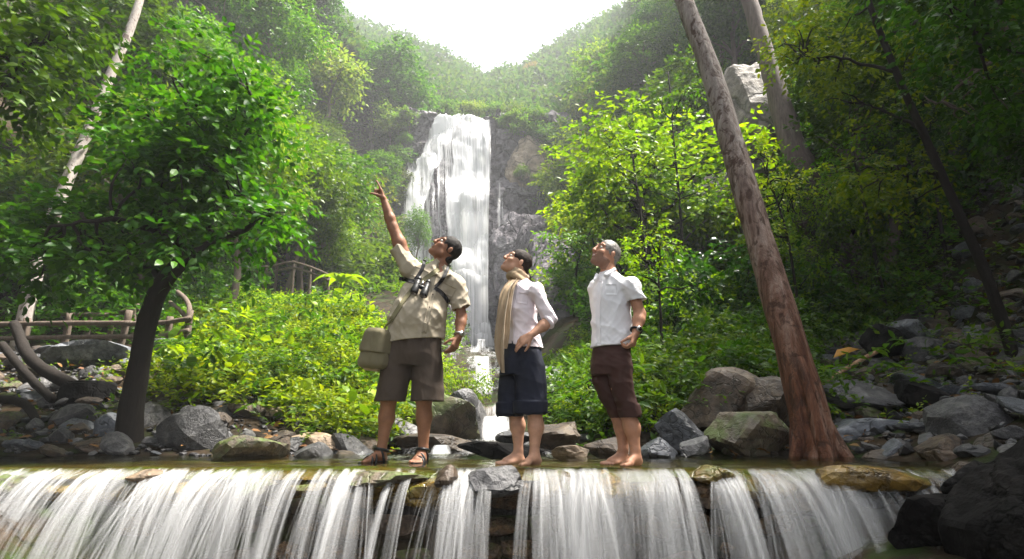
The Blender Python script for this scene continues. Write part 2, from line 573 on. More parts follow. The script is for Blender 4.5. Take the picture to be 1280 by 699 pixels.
MAT['curtain'] = water_white('curtain', 4.5, 0.35, 0.50, 0.84, 0.68, 0.66)
MAT['strand'] = water_white('strand', 2.0, 0.6, 0.40, 0.90, 0.74, 0.5)
MAT['foam'] = water_white('foam', 6, 0.8, 0.40, 0.72, 0.86, 0.9)
MAT['film'] = clear_water('film')
# ------------------------------------------------------------------ terrain
def xc(Y):
    return -0.25 - 0.052 * (np.maximum(Y, 6) - 6)

def H(x, y, rough=True):
    x, y = np.asarray(x, float), np.asarray(y, float)
    bed = np.interp(y, [-12, 3.35, 3.9, 5.3, 6.6, 7.6, 9, 9.6, 12, 14, 15, 20, 21, 30, 44, 46.5, 52, 60, 110, 150],
                    [-1.7, -1.6, -0.14, -0.14, -0.08, 0.02, 0.12, 0.50, 0.85, 1.1, 1.4, 2.1, 2.4, 4.1, 6.2, 7.0, 28, 33, 73, 84])
    zl = np.interp(y, [3.9, 5.2, 6.5, 10, 12, 20, 40, 50, 60, 110, 150], [-0.14, -0.05, 0.35, 1.62, 2.35, 4.75, 11, 15, 33, 75, 88])
    zr = np.interp(y, [3.9, 5.2, 6.5, 8, 12, 20, 30, 40, 50, 60, 110, 150], [-0.14, -0.05, 0.18, 0.5, 1.5, 3.9, 8, 12, 18, 33, 75, 88])
    d = x - xc(y)
    a = np.abs(d)
    side = np.where(d < 0, np.maximum(zl - bed, 0), np.maximum(zr - bed, 0))
    z = bed + side * sstep(0.7, 3.2, a)
    dl = np.interp(y, [0, 8, 10, 20, 40, 50, 60, 110], [8.5, 8.5, 8.5, 8.5, 5.0, 7.0, 4, 3])
    dr = np.interp(y, [0, 6, 8, 12, 20, 30, 45, 60, 110], [7.5, 7.5, 8.5, 8.5, 7.5, 7.0, 6.5, 8, 6])
    sl = np.interp(y, [0, 10, 20, 40, 52, 60, 110], [0.9, 1.0, 1.4, 1.7, 1.2, 0.55, 0.45])
    sr = np.interp(y, [0, 10, 20, 45, 52, 60, 110], [0.9, 1.1, 1.7, 1.7, 1.2, 0.8, 0.6])
    z = z + np.where(d < 0, sl * np.maximum(-d - dl, 0), sr * np.maximum(d - dr, 0))
    z = z + 0.19 * np.maximum(d - 3.4, 0) * sstep(5.0, 7.0, y) * sstep(16, 12, y)
    # right bank carries the end of the weir
    z = np.maximum(z, np.where((y < 6), 0.03 + 0.36 * (x - 3.15), -9) * 1.0 - 3 * sstep(2.2, 0.5, y))
    if rough:
        P = np.stack([x.ravel(), y.ravel(), np.zeros(x.size)], 1)
        n = (0.25 * fbm(P * 0.45, 3, 3) + 0.08 * fbm(P * 2.1, 3, 9)).reshape(x.shape)
        n2 = fbm(P * 0.10, 3, 21).reshape(x.shape)
        z = z + n * sstep(5.0, 8.0, y) * sstep(0.4, 2.0, a) + n2 * 2.5 * sstep(14, 40, y) * sstep(4, 9, a)
    return z

def H1(x, y):
    return float(H(np.array([x]), np.array([y]))[0])

_ys = np.concatenate([np.linspace(3.8, 30, 900), np.linspace(30.1, 150, 700)])
def hit(px, py):
    """where the sight line through a photo pixel meets the ground"""
    u, v = (px - 640) / FPX, (349.5 - py) / FPX
    k = _ys / (CP - v * SP)
    dz = HC + (SP + v * CP) * k - H(u * k, _ys)
    i = np.argmax(dz <= 0) if (dz <= 0).any() else len(_ys) - 1
    return np.array([u * k[i], _ys[i], HC + (SP + v * CP) * k[i]])

xs = np.concatenate([np.linspace(-75, -14, 60), np.linspace(-13.6, 13.6, 150), np.linspace(14, 75, 60)])
ys = np.concatenate([np.linspace(-14, 3.0, 24), np.linspace(3.2, 16, 110), np.linspace(16.4, 60, 120), np.linspace(61, 150, 70)])
X, Y_ = np.meshgrid(xs, ys)
Z = H(X, Y_)
nx, ny = len(xs), len(ys)
i = (np.arange(ny - 1)[:, None] * nx + np.arange(nx - 1)[None, :]).ravel()
obj('ground', mesh_np('ground', np.stack([X.ravel(), Y_.ravel(), Z.ravel()], 1),
                      np.stack([i, i + 1, i + nx + 1, i + nx], 1), MAT['soil']), kind='structure')

# ------------------------------------------------------------------ cliff and the great waterfall
def Yc(x, z):
    x, z = np.asarray(x, float), np.asarray(z, float)
    P = np.stack([x.ravel() * 0.8, z.ravel() * 0.8, np.zeros(x.size)], 1)
    t = (z - 5) / 25
    base = 43.8 + 6.0 * t + 0.9 * np.sin(t * 9 + 1.2) * 0.5
    q = fbm(P * np.array([1.0, 1.0, 1]) * 0.55, 3, 5).reshape(x.shape)
    w1 = fbm(P * 1.1 + 9, 2, 8).reshape(x.shape)
    blk = np.floor((z + 1.2 * w1 + 0.25 * x) / 1.7)
    blx = np.floor((x + 0.9 * w1 + 0.5 * blk) / 1.5)
    b = hsh(blx, blk, blk * 0, 4)
    f = fbm(P * 3.1, 3, 13).reshape(x.shape)
    return base - 1.1 * q - 0.75 * b - 0.22 * f

cx = np.linspace(-13, 7.5, 210)
cz = np.linspace(4.0, 30.2, 250)
CX, CZ = np.meshgrid(cx, cz)
edge = np.maximum(sstep(-10.5, -13, CX), np.maximum(sstep(5.2, 7.5, CX), 0))
top = 29.4 + 0.8 * fbm(np.stack([cx * 0.5, cx * 0, cx * 0], 1), 2, 3)
top = np.where((cx > -7.2) & (cx < -1.6), 28.9, top)
CZ = 4 + (CZ - 4) * ((top - 4) / 26.2)[None, :]
CY = Yc(CX, CZ) + 5 * edge
r_ = np.stack([cx, CY[-1] + 6, np.minimum(CZ[-1], 28.5)], 1)
V = np.vstack([np.stack([CX.ravel(), CY.ravel(), CZ.ravel()], 1), r_])
nx, ny = len(cx), len(cz) + 1
i = (np.arange(ny - 1)[:, None] * nx + np.arange(nx - 1)[None, :]).ravel()
obj('cliff', mesh_np('cliff', V, np.stack([i, i + 1, i + nx + 1, i + nx], 1), MAT['cliff'], smooth=False), kind='structure')

fx = np.linspace(-4.6, 6.5, 130)
fy = np.linspace(20, 46, 170)
FX, FY = np.meshgrid(fx, fy)
FD = FX - xc(FY)
P_ = np.stack([FX.ravel(), FY.ravel(), FX.ravel() * 0], 1)
w1 = fbm(P_ * 0.9, 2, 51).reshape(FX.shape)
bl = hsh(np.floor((FX + w1) / 1.1), np.floor((FY + 1.3 * w1 + 0.4 * FX) / 1.6), np.zeros_like(FX), 6)
FZ = H(FX, FY) + (0.25 + 0.7 * bl + 0.35 * fbm(P_ * 2.2, 3, 52).reshape(FX.shape)) * sstep(0.9, 1.7, np.abs(FD - 0.1)) * sstep(20, 21.5, FY) - 0.35 * sstep(1.4, 0.9, np.abs(FD - 0.1)) - 0.6 * sstep(5.5, 7.5, np.abs(FD)) - 2.5 * sstep(-1.0, -2.2, FD) * (FY < 30)
FZ = FZ + np.where(FD > 0, 1, 0) * 1.4 * sstep(1.2, 3.0, FD) * sstep(24, 30, FY)
nx, ny = len(fx), len(fy)
i = (np.arange(ny - 1)[:, None] * nx + np.arange(nx - 1)[None, :]).ravel()
obj('rock_face', mesh_np('rock_face', np.stack([FX.ravel(), FY.ravel(), FZ.ravel()], 1), np.stack([i, i + 1, i + nx + 1, i + nx], 1), MAT['cliff'], smooth=False), kind='structure')

def falls_pt(px, py, off):
    Y = np.full(px.shape, 48.0)
    u, v = (px - 640) / FPX, (349.5 - py) / FPX
    for _ in range(12):
        k = Y / (CP - v * SP)
        x, z = u * k, HC + (SP + v * CP) * k
        Yn = Yc(x, np.clip(z, 4, 30)) - off
        Y = 0.5 * Y + 0.5 * Yn
    k = Y / (CP - v * SP)
    return np.stack([u * k, Y, HC + (SP + v * CP) * k], -1)

def falls_sheet(name, rows, left, right, dens, off, uo, seed, su=1.0, mat='falls'):
    nu, nv = 90, 120
    r = np.linspace(rows[0], rows[-1], nv)
    L, R = np.interp(r, rows, left), np.interp(r, rows, right)
    U = np.linspace(0, 1, nu)
    px = L[:, None] + (R - L)[:, None] * U[None, :]
    py = np.repeat(r[:, None], nu, 1)
    P = falls_pt(px, py, off)
    # fall lines: smooth the sheet so that it flies over the small ledges
    for _ in range(70):
        P[:, 1:-1, 1] = 0.5 * P[:, 1:-1, 1] + 0.25 * (P[:, :-2, 1] + P[:, 2:, 1])
        P[1:-1, :, 1] = 0.5 * P[1:-1, :, 1] + 0.25 * (np.minimum(P[:-2, :, 1], P[1:-1, :, 1]) + np.minimum(P[2:, :, 1], P[1:-1, :, 1]))
    e = np.minimum(U, 1 - U)
    D = np.interp(U, np.linspace(0, 1, len(dens)), dens)[None, :] * sstep(0, 0.10, e)[None, :]
    nn = fbm(np.stack([px.ravel() * 0.06, py.ravel() * 0.007, px.ravel() * 0 + seed], 1), 3, seed).reshape(px.shape)
    D = np.clip(D + 0.45 * nn, 0, 1) * sstep(0, 0.05, e)[None, :] * sstep(1.0, 0.93, (r - r[0]) / (r[-1] - r[0]))[:, None] * sstep(0.0, 0.12 if rows[0] > 160 else 0.01, (r - r[0]) / (r[-1] - r[0]))[:, None]
    uv = np.stack([(px - 500) / 110 * su + uo, (py - 150) / 290], -1).reshape(-1, 2)
    i = (np.arange(nv - 1)[:, None] * nu + np.arange(nu - 1)[None, :]).ravel()
    return obj(name, mesh_np(name, P.reshape(-1, 3), np.stack([i, i + nu, i + nu + 1, i + 1], 1), MAT[mat],
                             attrs={'dens': D.ravel()}, uv=uv), kind='structure')

ROWS = [147, 153, 170, 200, 230, 260, 300, 340, 380, 420, 452]
LEFT = [543, 542, 536, 524, 512, 507, 506, 520, 548, 570, 580]
RIGHT = [592, 616, 618, 618, 617, 615, 613, 611, 610, 618, 628]
falls_sheet('waterfall', ROWS, LEFT, RIGHT, [0.62, 0.66, 0.56, 0.58, 0.68, 0.8, 0.75, 0.65], 0.35, 0.0, 3)
falls_sheet('waterfall', [149, 153, 200, 260, 320, 390, 446], [578, 576, 566, 558, 556, 566, 582], [614, 616, 618, 616, 613, 611, 622],
            [0.5, 0.6, 0.72, 0.72, 0.65, 0.5], 0.5, 0.37, 9)
falls_sheet('waterfall', [147, 160, 200, 240, 290], [543, 538, 524, 511, 507], [585, 572, 556, 538, 530], [0.7, 0.75, 0.7, 0.6], 0.6, 0.7, 15)
falls_sheet('waterfall', [260, 300, 340, 400, 450], [560, 552, 548, 556, 570], [616, 618, 618, 622, 636], [0.4, 0.5, 0.6, 0.55, 0.4], 0.7, 0.2, 23)
falls_sheet('waterfall', [290, 330, 380, 440], [616, 618, 620, 622], [632, 642, 648, 655], [0.45, 0.35, 0.4, 0.3], 0.3, 0.9, 37)
falls_sheet('waterfall', [200, 240, 300, 350], [508, 505, 504, 512], [545, 548, 556, 562], [0.4, 0.5, 0.5, 0.55, 0.4], 0.5, 1.7, 41)
falls_sheet('waterfall', [222, 240, 280, 320], [618, 618, 620, 618], [627, 629, 630, 628], [0.35, 0.4, 0.3], 0.3, 0.5, 31)

# stream that leaves the foot of the falls and comes down to the weir in cascades
sy = np.concatenate([np.linspace(5.4, 16, 150), np.linspace(16.1, 43.5, 150)])
NU = 24
U = np.linspace(-1, 1, NU)
wdt = np.interp(sy, [5.4, 6.5, 7.5, 9.0, 9.7, 12, 20, 30, 43.5], [1.6, 1.2, 0.75, 0.50, 0.32, 0.6, 0.9, 1.4, 2.4])
SX = xc(sy)[:, None] + np.interp(sy, [5.4, 9, 12, 20, 43], [-0.1, 0.02, 0.15, 0.2, 0.0])[:, None] + wdt[:, None] * U[None, :]
SYY = np.repeat(sy[:, None], NU, 1)
SZ = H(SX, SYY, False)
SZ = np.min(SZ, axis=1)[:, None] + 0.10 + 0.05 * fbm(np.stack([SX.ravel() * 3, SYY.ravel() * 2, SX.ravel() * 0], 1), 2, 2).reshape(SX.shape)
SZ = np.where(SYY < 6.3, np.minimum(SZ, 0.02), SZ)
slope = np.abs(np.gradient(np.min(SZ, 1), sy))
D = np.clip(0.26 + 0.55 * slope[:, None] + 0.3 * fbm(np.stack([SX.ravel() * 1.2, SYY.ravel() * 0.6, SX.ravel() * 0], 1), 3, 12).reshape(SX.shape), 0, 1) * sstep(1.0, 0.75, np.abs(U))[None, :]
i = (np.arange(len(sy) - 1)[:, None] * NU + np.arange(NU - 1)[None, :]).ravel()
obj('stream', mesh_np('stream', np.stack([SX.ravel(), SYY.ravel(), SZ.ravel()], 1), np.stack([i, i + 1, i + NU + 1, i + NU], 1),
                      MAT['foam'], attrs={'dens': D.ravel()}, uv=np.stack([SX.ravel(), SYY.ravel() + SZ.ravel()], 1)), kind='structure')

def cascade(pxl, pxr, row0, row1, Y0, Y1, dens=0.9, seed=0, spread=1.0):
    """white water sliding over a step between two distances"""
    nu, nv = 24, 26
    t = np.linspace(0, 1, nv)
    a0, a1, b0, b1 = at(pxl, row0, Y0), at(pxr, row0, Y0), at(pxl - 6 * spread, row1, Y1), at(pxr + 6 * spread, row1, Y1)
    u = np.linspace(0, 1, nu)
    T = a0[None, :] * (1 - u)[:, None] + a1[None, :] * u[:, None]
    B = b0[None, :] * (1 - u)[:, None] + b1[None, :] * u[:, None]
    f = t ** 1.6
    g = t ** 0.75
    P = np.zeros((nv, nu, 3))
    for c, h in ((0, t), (1, g), (2, f)):
        P[:, :, c] = T[None, :, c] * (1 - h)[:, None] + B[None, :, c] * h[:, None]
    n = fbm(np.stack([P[..., 0].ravel() * 5, P[..., 2].ravel() * 1.5, P[..., 0].ravel() * 0 + seed], 1), 3, seed).reshape(nv, nu)
    P[:, :, 1] -= 0.06 * n
    e = np.minimum(u, 1 - u)
    D = np.clip((dens + 0.5 * n) * sstep(0, 0.40, e + 0.10 * n) * sstep(1.0, 0.85, t)[:, None] * sstep(0, 0.08, t)[:, None], 0, 1)
    i = (np.arange(nv - 1)[:, None] * nu + np.arange(nu - 1)[None, :]).ravel()
    uv = np.stack([np.repeat(u[None, :] * np.linalg.norm(a1 - a0) * 1.5 + seed, nv, 0).ravel(), np.repeat(t[:, None], nu, 1).ravel()], 1)
    obj('cascade', mesh_np('cascade', P.reshape(-1, 3), np.stack([i, i + nu, i + nu + 1, i + 1], 1), MAT['foam'],
                           attrs={'dens': D.ravel()}, uv=uv), kind='structure')

cascade(586, 616, 426, 470, 33, 27, 0.55, 1)
_h = hit(692, 494)[1]
cascade(674, 712, 458, 496, _h + 1.0, _h - 0.35, 0.95, 2)
cascade(588, 618, 446, 500, 11.6, 10.2, 0.8, 9)
cascade(650, 700, 462, 478, 24, 22.5, 0.7, 5)
cascade(603, 640, 520, 556, 8.3, 7.6, 1.0, 3)
cascade(560, 592, 500, 556, 10.2, 8.9, 0.35, 4)
cascade(540, 566, 556, 572, 6.5, 6.2, 0.8, 6)
cascade(575, 600, 558, 573, 6.4, 6.1, 0.85, 7)
cascade(395, 470, 562, 574, 6.2, 5.8, 0.6, 8)

# ------------------------------------------------------------------ the weir
_ico = {}
def ico(level):
    if level not in _ico:
        bm = bmesh.new()
        bmesh.ops.create_icosphere(bm, subdivisions=level, radius=1)
        V = np.array([v.co[:] for v in bm.verts])
        F = np.array([[v.index for v in f.verts] for f in bm.faces])
        bm.free()
        _ico[level] = (V / np.linalg.norm(V, axis=1)[:, None], F)
    return _ico[level]

def rock_geo(seed, dims=(1, 1, 0.7), level=2, planes=13, soft=0.0, rough=0.05):
    soft, rough = soft * 0.5, rough * 1.6
    rg = np.random.default_rng(seed)
    V, F = ico(level)
    N = rg.normal(size=(planes, 3))
    N /= np.linalg.norm(N, axis=1)[:, None]
    h = rg.uniform(0.62, 0.98, planes)
    dt = V @ N.T
    r = np.where(dt > 0.05, h[None, :] / np.maximum(dt, 0.05), 9.0)
    if soft:
        r = (np.sum(np.minimum(r, 3) ** (-1 / soft), 1)) ** (-soft)
    else:
        r = r.min(1)
    r = np.minimum(r, 1.25)
    if rough:
        r = r * (1 + rough * fbm(V * 2.5 + seed, 4, seed % 97))
    return V * r[:, None] * np.array(dims)[None, :], F

def rock_mesh(name, seed, mat, **k):
    V, F = rock_geo(seed, **k)
    return mesh_np(name, V, F, MAT[mat], smooth=False)

rng = np.random.default_rng(11)
LIP = 3.75
XR = 3.05
weir = thing('stone_weir', 'low rubble stone weir with water pouring over its whole front', 'weir', (0, LIP, 0))
# core of the wall and its algae covered top
A_ = Acc()
gx = np.linspace(-9, XR + 0.5, 160)
gy = np.concatenate([np.linspace(0.0, 0.28, 8), np.linspace(0.33, 1.75, 16)])
GX, GY = np.meshgrid(gx, gy)
GZ = -0.012 - 0.05 * sstep(0.12, -0.02, GY) + 0.016 * fbm(np.stack([GX.ravel() * 3, GY.ravel() * 3, GX.ravel() * 0], 1), 3, 5).reshape(GX.shape) - 0.02 * sstep(0.3, 0.8, GY)
nx, ny = len(gx), len(gy)
i = (np.arange(ny - 1)[:, None] * nx + np.arange(nx - 1)[None, :]).ravel()
A_.add(np.stack([GX.ravel(), GY.ravel(), GZ.ravel()], 1), np.stack([i, i + 1, i + nx + 1, i + nx], 1))
obj('weir_top', A_.mesh('weir_top', MAT['rock_algae']), weir)
A_ = Acc()
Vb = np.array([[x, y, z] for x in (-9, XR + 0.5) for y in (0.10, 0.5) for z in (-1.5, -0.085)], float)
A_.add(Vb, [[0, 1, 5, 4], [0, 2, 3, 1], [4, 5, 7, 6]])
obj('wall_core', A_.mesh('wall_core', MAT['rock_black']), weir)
stone_me = [rock_mesh('stone', 300 + k, m, dims=(1, 0.62, 0.62), level=2, planes=11, soft=0.10, rough=0.06)
            for k, m in enumerate(['rock_wet', 'rock_wet', 'rock_brown', 'rock_wet', 'rock_moss', 'rock_wet', 'rock_black', 'rock_wet'])]
n_st = 0
for row in range(6):
    z = -0.17 - 0.17 * row
    x = -5.2 + rng.uniform(0, 0.2)
    while x < XR and n_st < 280:
        L = rng.uniform(0.10, 0.21)
        if -640 < (x / 0.00555):
            o = obj('stone', stone_me[rng.integers(8)], weir)
            o.location = (x + L, 0.10 + rng.uniform(-0.05, 0.04), z + rng.uniform(-0.02, 0.02))
            o.scale = (L * 1.05, rng.uniform(0.14, 0.24), rng.uniform(0.12, 0.165))
            o.rotation_euler = (rng.uniform(-.2, .2), rng.uniform(-.15, .15), rng.choice([0, 3.14]) + rng.uniform(-.2, .2))
            n_st += 1
        x += 2 * L * 0.98
cap_me = [rock_mesh('cap_stone', 330 + k, m, dims=(1, 0.7, 0.6), level=3, planes=12, soft=0.12, rough=0.06)
          for k, m in enumerate(['rock_algae', 'rock_wet', 'rock_algae', 'rock_moss'])]
x = -5.0
while x < XR:
    L = rng.uniform(0.12, 0.26)
    o = obj('cap_stone', cap_me[rng.integers(4)], weir)
    o.location = (x + L, 0.10 + rng.uniform(-0.03, 0.05), -0.125 + rng.uniform(-0.012, 0.02))
    o.scale = (L * 1.1, 0.28, 0.155)
    o.rotation_euler = (rng.uniform(-.1, .1), rng.uniform(-.06, .06), rng.uniform(-.2, .2))
    x += 2 * L
def lip_stone(px, py, wpx, hpx, Y, mat, seed, label, soft=0.1, dy=0.14):
    c = at(px, py + 9, Y)
    s = Y * 1.05 / FPX
    me = rock_mesh('rock', seed, mat, dims=(wpx * s * 0.5, dy, hpx * s * 0.5), level=3, planes=12, soft=soft, rough=0.06)
    o = obj('rock', me, None, label, 'rock', loc=c)
    return o
lip_stone(558, 590, 26, 26, 3.66, 'rock_brown', 41, 'small orange brown round stone on the weir lip by the sandals', 0.14, 0.09)
lip_stone(618, 590, 62, 30, 3.72, 'rock_grey', 44, 'grey block stone on the weir lip below the woman', 0.06, 0.16)
lip_stone(463, 592, 110, 24, 3.76, 'rock_moss', 47, 'long mossy stone on the weir lip below the pointing man', 0.08, 0.16)
lip_stone(536, 606, 60, 30, 3.74, 'rock_algae', 49, 'olive stone under the weir lip between sandals and woman', 0.12, 0.12)
lip_stone(1075, 588, 120, 36, 3.70, 'rock_algae', 52, 'wide golden algae covered bulge on the weir lip at right', 0.16, 0.20)
lip_stone(893, 584, 50, 18, 3.74, 'rock_algae', 55, 'small golden stone on the weir lip right of the third person', 0.14, 0.13)
lip_stone(845, 620, 34, 44, 3.75, 'rock_wet', 58, 'dark wet stone in the dry gap of the weir', 0.1, 0.12)
lip_stone(186, 584, 40, 14, 3.74, 'rock_tan', 60, 'flat yellow stone on the left stretch of the weir lip', 0.12, 0.12)
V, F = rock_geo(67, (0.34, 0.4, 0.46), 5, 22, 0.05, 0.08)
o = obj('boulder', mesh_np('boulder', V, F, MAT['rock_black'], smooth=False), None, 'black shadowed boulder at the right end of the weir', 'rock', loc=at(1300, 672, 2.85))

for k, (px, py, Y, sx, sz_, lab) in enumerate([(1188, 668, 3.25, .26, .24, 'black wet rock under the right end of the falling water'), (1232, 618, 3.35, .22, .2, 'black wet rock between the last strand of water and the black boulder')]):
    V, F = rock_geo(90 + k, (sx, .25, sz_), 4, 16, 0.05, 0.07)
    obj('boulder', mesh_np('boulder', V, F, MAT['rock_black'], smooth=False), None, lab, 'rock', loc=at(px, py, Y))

# thin water running over the top
gx = np.linspace(-9, XR, 240)
gy = np.concatenate([[-0.02, 0.03, 0.09], np.linspace(0.15, 1.9, 40)])
GX, GY = np.meshgrid(gx, gy)
GZ = 0.006 + 0.008 * fbm(np.stack([GX.ravel() * 5, GY.ravel() * 3, GX.ravel() * 0], 1), 3, 15).reshape(GX.shape) - 0.045 * sstep(0.15, -0.05, GY)
nx, ny = len(gx), len(gy)
i = (np.arange(ny - 1)[:, None] * nx + np.arange(nx - 1)[None, :]).ravel()
obj('water', mesh_np('water', np.stack([GX.ravel(), GY.ravel() + LIP, GZ.ravel()], 1), np.stack([i, i + 1, i + nx + 1, i + nx], 1), MAT['film']), kind='structure')
obj('water', mesh_np('water', np.array([[-14, -12, -1.2], [6, -12, -1.2], [6, 3.8, -1.2], [-14, 3.8, -1.2]], float), np.array([[0, 1, 2, 3]]), MAT['film']), kind='structure')

# curtains of white water falling from the lip
PXD = [-200, 0, 150, 300, 395, 410, 440, 470, 500, 520, 545, 560, 590, 600, 622, 634, 640, 648, 652, 662, 672, 700, 800, 822, 832, 838, 858, 866, 888, 900, 914, 930, 990, 1040, 1090, 1120, 1150, 1200, 1222, 1232]
DEN = [0.76, 0.74, 0.68, 0.76, 0.70, 0.45, 0.55, 0.7, 0.5, 0.35, 0.4, 0.5, 0.75, 0.6, 0.35, 0.1, 0.0, 0.4, 0.2, 0.45, 0.78, 0.85, 0.85, 0.65, 0.4, 0.03, 0.03, 0.7, 0.75, 0.65, 0.4, 0.8, 0.85, 0.6, 0.55, 0.5, 0.8, 0.75, 0.5, 0.0]
def dens_at(x):
    return np.interp(640 + x / 0.00555, PXD, DEN)

def fall_path(x0, v, t, start):
    """water leaves the lip level and drops in a parabola"""
    y = LIP + 0.02 - start - v * t
    z = 0.004 - 0.02 * (t > 0) * 0 - 4.9 * t ** 2
    return y, z

tt = np.linspace(-0.12, 0.50, 26)
def curtain(xa, xb, layer, seed, acc):
    n = max(int((xb - xa) * 60), 4)
    x0 = np.linspace(xa, xb, n)
    P1 = np.stack([x0 * 1.3, x0 * 0 + layer, x0 * 0], 1)
    P2 = np.stack([x0 * 7, x0 * 0 + layer * 3, x0 * 0], 1)
    v = 1.05 + 0.25 * layer + 0.16 * fbm(P1, 2, seed) + 0.10 * fbm(P2, 3, seed + 4)
    T = np.maximum(tt, 0)
    y = LIP + 0.03 - v[None, :] * T[:, None] - np.minimum(tt, 0)[:, None] * 1.6
    z = 0.010 + 0.006 * layer - 4.9 * T[:, None] ** 2 + 0 * v[None, :]
    z = z - 0.03 * sstep(-0.06, 0.03, tt)[:, None]
    drift = 0.12 * fbm(P1 * 0.8 + 5, 2, seed + 2)
    xx = x0[None, :] + drift[None, :] * T[:, None] / 0.4
    D = dens_at(x0) - 0.10 * layer + 0.22 * fbm(P2 * 0.6, 3, seed + 6)
    D = np.clip(D, 0, 1)[None, :] * sstep(-0.12, 0.05, tt)[:, None] * np.interp(tt, [0, 0.2, 0.5], [1.0, 0.9, 0.7])[:, None]
    uv = np.stack([np.repeat(x0[None, :], len(tt), 0).ravel() + layer * 3.7, np.repeat(tt[:, None] * 2.2, n, 1).ravel()], 1)
    i = (np.arange(len(tt) - 1)[:, None] * n + np.arange(n - 1)[None, :]).ravel()
    acc.append((np.stack([xx, y, z], -1).reshape(-1, 3), np.stack([i, i + n, i + n + 1, i + 1], 1), D.ravel(), uv))

def strands(xa, xb, count, seed, acc):
    """bundles of fine threads: they leave the lip close together and fan out as they fall"""
    rg = np.random.default_rng(seed)
    for bnd in range(max(count // 11, 2)):
        xb0 = rg.uniform(xa, xb)
        dn = dens_at(np.array([xb0]))[0]
        if rg.random() > dn ** 1.2 + 0.05:
            continue
        vb = rg.uniform(0.95, 1.6)
        tilt = rg.normal(0, 0.10)
        half = rg.uniform(0.015, 0.09)
        for k in range(rg.integers(5, 15)):
            o = rg.normal(0, 0.5)
            x0 = xb0 + o * half
            if dens_at(np.array([x0]))[0] < 0.12:
                continue
            wd = rg.uniform(0.002, 0.010) * rg.choice([1, 1, 1, 2.2, 4.5])
            v = vb * rg.uniform(0.9, 1.1)
            t = np.linspace(-0.06, rg.uniform(0.28, 0.5), 16)
            T = np.maximum(t, 0)
            y = LIP + 0.02 - rg.uniform(0, 0.02) - v * T - np.minimum(t, 0) * 1.4
            z = 0.012 - 4.9 * T ** 2 - 0.03 * sstep(-0.04, 0.02, t)
            x = x0 + (tilt + o * half * 1.6) * T / 0.3 * 0.6
            cu = np.array([-1, -0.4, 0.4, 1.0])
            spread = wd * (0.8 + 2.0 * T)
            VX = x[:, None] + cu[None, :] * spread[:, None]
            VY = y[:, None] + (np.abs(cu)[None, :] ** 2) * spread[:, None] * 0.5
            VZ = np.repeat(z[:, None], 4, 1)
            a0 = rg.uniform(0.55, 1.0)
            D = a0 * np.array([0.12, 0.95, 0.95, 0.12])[None, :] * (sstep(-0.06, 0.02, t) * np.linspace(1, 0.5, 16))[:, None]
            uv = np.stack([VX.ravel() * 3 + k, np.repeat(t[:, None] * 2, 4, 1).ravel()], 1)
            i = (np.arange(15)[:, None] * 4 + np.arange(3)[None, :]).ravel()
            acc.append((np.stack([VX, VY, VZ], -1).reshape(-1, 3), np.stack([i, i + 4, i + 5, i + 1], 1), D.ravel(), uv))

def join(name, acc, mat):
    n, Vs, Fs, Ds, Us = 0, [], [], [], []
    for V, F, D, uv in acc:
        Vs.append(V); Fs.append(F + n); Ds.append(D); Us.append(uv); n += len(V)
    return mesh_np(name, np.vstack(Vs), np.vstack(Fs), MAT[mat], attrs={'dens': np.concatenate(Ds)}, uv=np.vstack(Us))

for k, (pa, pb) in enumerate([(-160, 405), (400, 640), (640, 836), (856, 914), (908, 1112), (1108, 1236)]):
    xa, xb = (pa - 640) * 0.00555, (pb - 640) * 0.00555
    acc = []
    for layer in (0, 1, 2):
        curtain(xa, xb, layer, 10 * k + layer, acc)
    obj('water_curtain', join('water_curtain', acc, 'curtain'), kind='structure')
    acc = []
    strands(xa, xb, int((xb - xa) * 330), 70 + k, acc)
    if acc:
        obj('water_curtain', join('water_curtain', acc, 'strand'), kind='structure')
# ------------------------------------------------------------------ foliage
def norm(v):
    return v / (np.linalg.norm(v, axis=-1, keepdims=True) + 1e-9)

# leaf templates: x across, y along the leaf, z up.  fine = 6 triangles with a folded midrib, plain = 2 triangles
LEAF_FINE = (np.array([[0, 0, 0], [0, .35, .03], [0, .72, .0], [0, 1, -.12], [-.24, .33, .07], [-.2, .7, .03], [.24, .33, .07], [.2, .7, .03]]),
             np.array([[0, 1, 4], [1, 2, 5], [1, 5, 4], [2, 3, 5], [0, 6, 1], [1, 6, 7], [1, 7, 2], [2, 7, 3]]))
LEAF_PLAIN = (np.array([[0, 0, 0], [-.30, .45, .05], [0, 1, -.10], [.30, .45, .05]]), np.array([[0, 2, 1], [0, 3, 2]]))

def leaf_geo(P, D, N, L, tmpl, width=1.0):
    """leaves at P pointing along D with upper side N and length L"""
    T, F = tmpl
    D = norm(D)
    N = norm(N - D * np.sum(N * D, 1, keepdims=True))
    S = np.cross(D, N)
    L = np.broadcast_to(L, (len(P),))[:, None, None]
    V = P[:, None, :] + L * (S[:, None, :] * (T[None, :, 0:1] * width) + D[:, None, :] * T[None, :, 1:2] + N[:, None, :] * T[None, :, 2:3])
    n = len(T)
    FF = (np.arange(len(P))[:, None, None] * n + F[None]).reshape(-1, 3)
    return V.reshape(-1, 3), FF

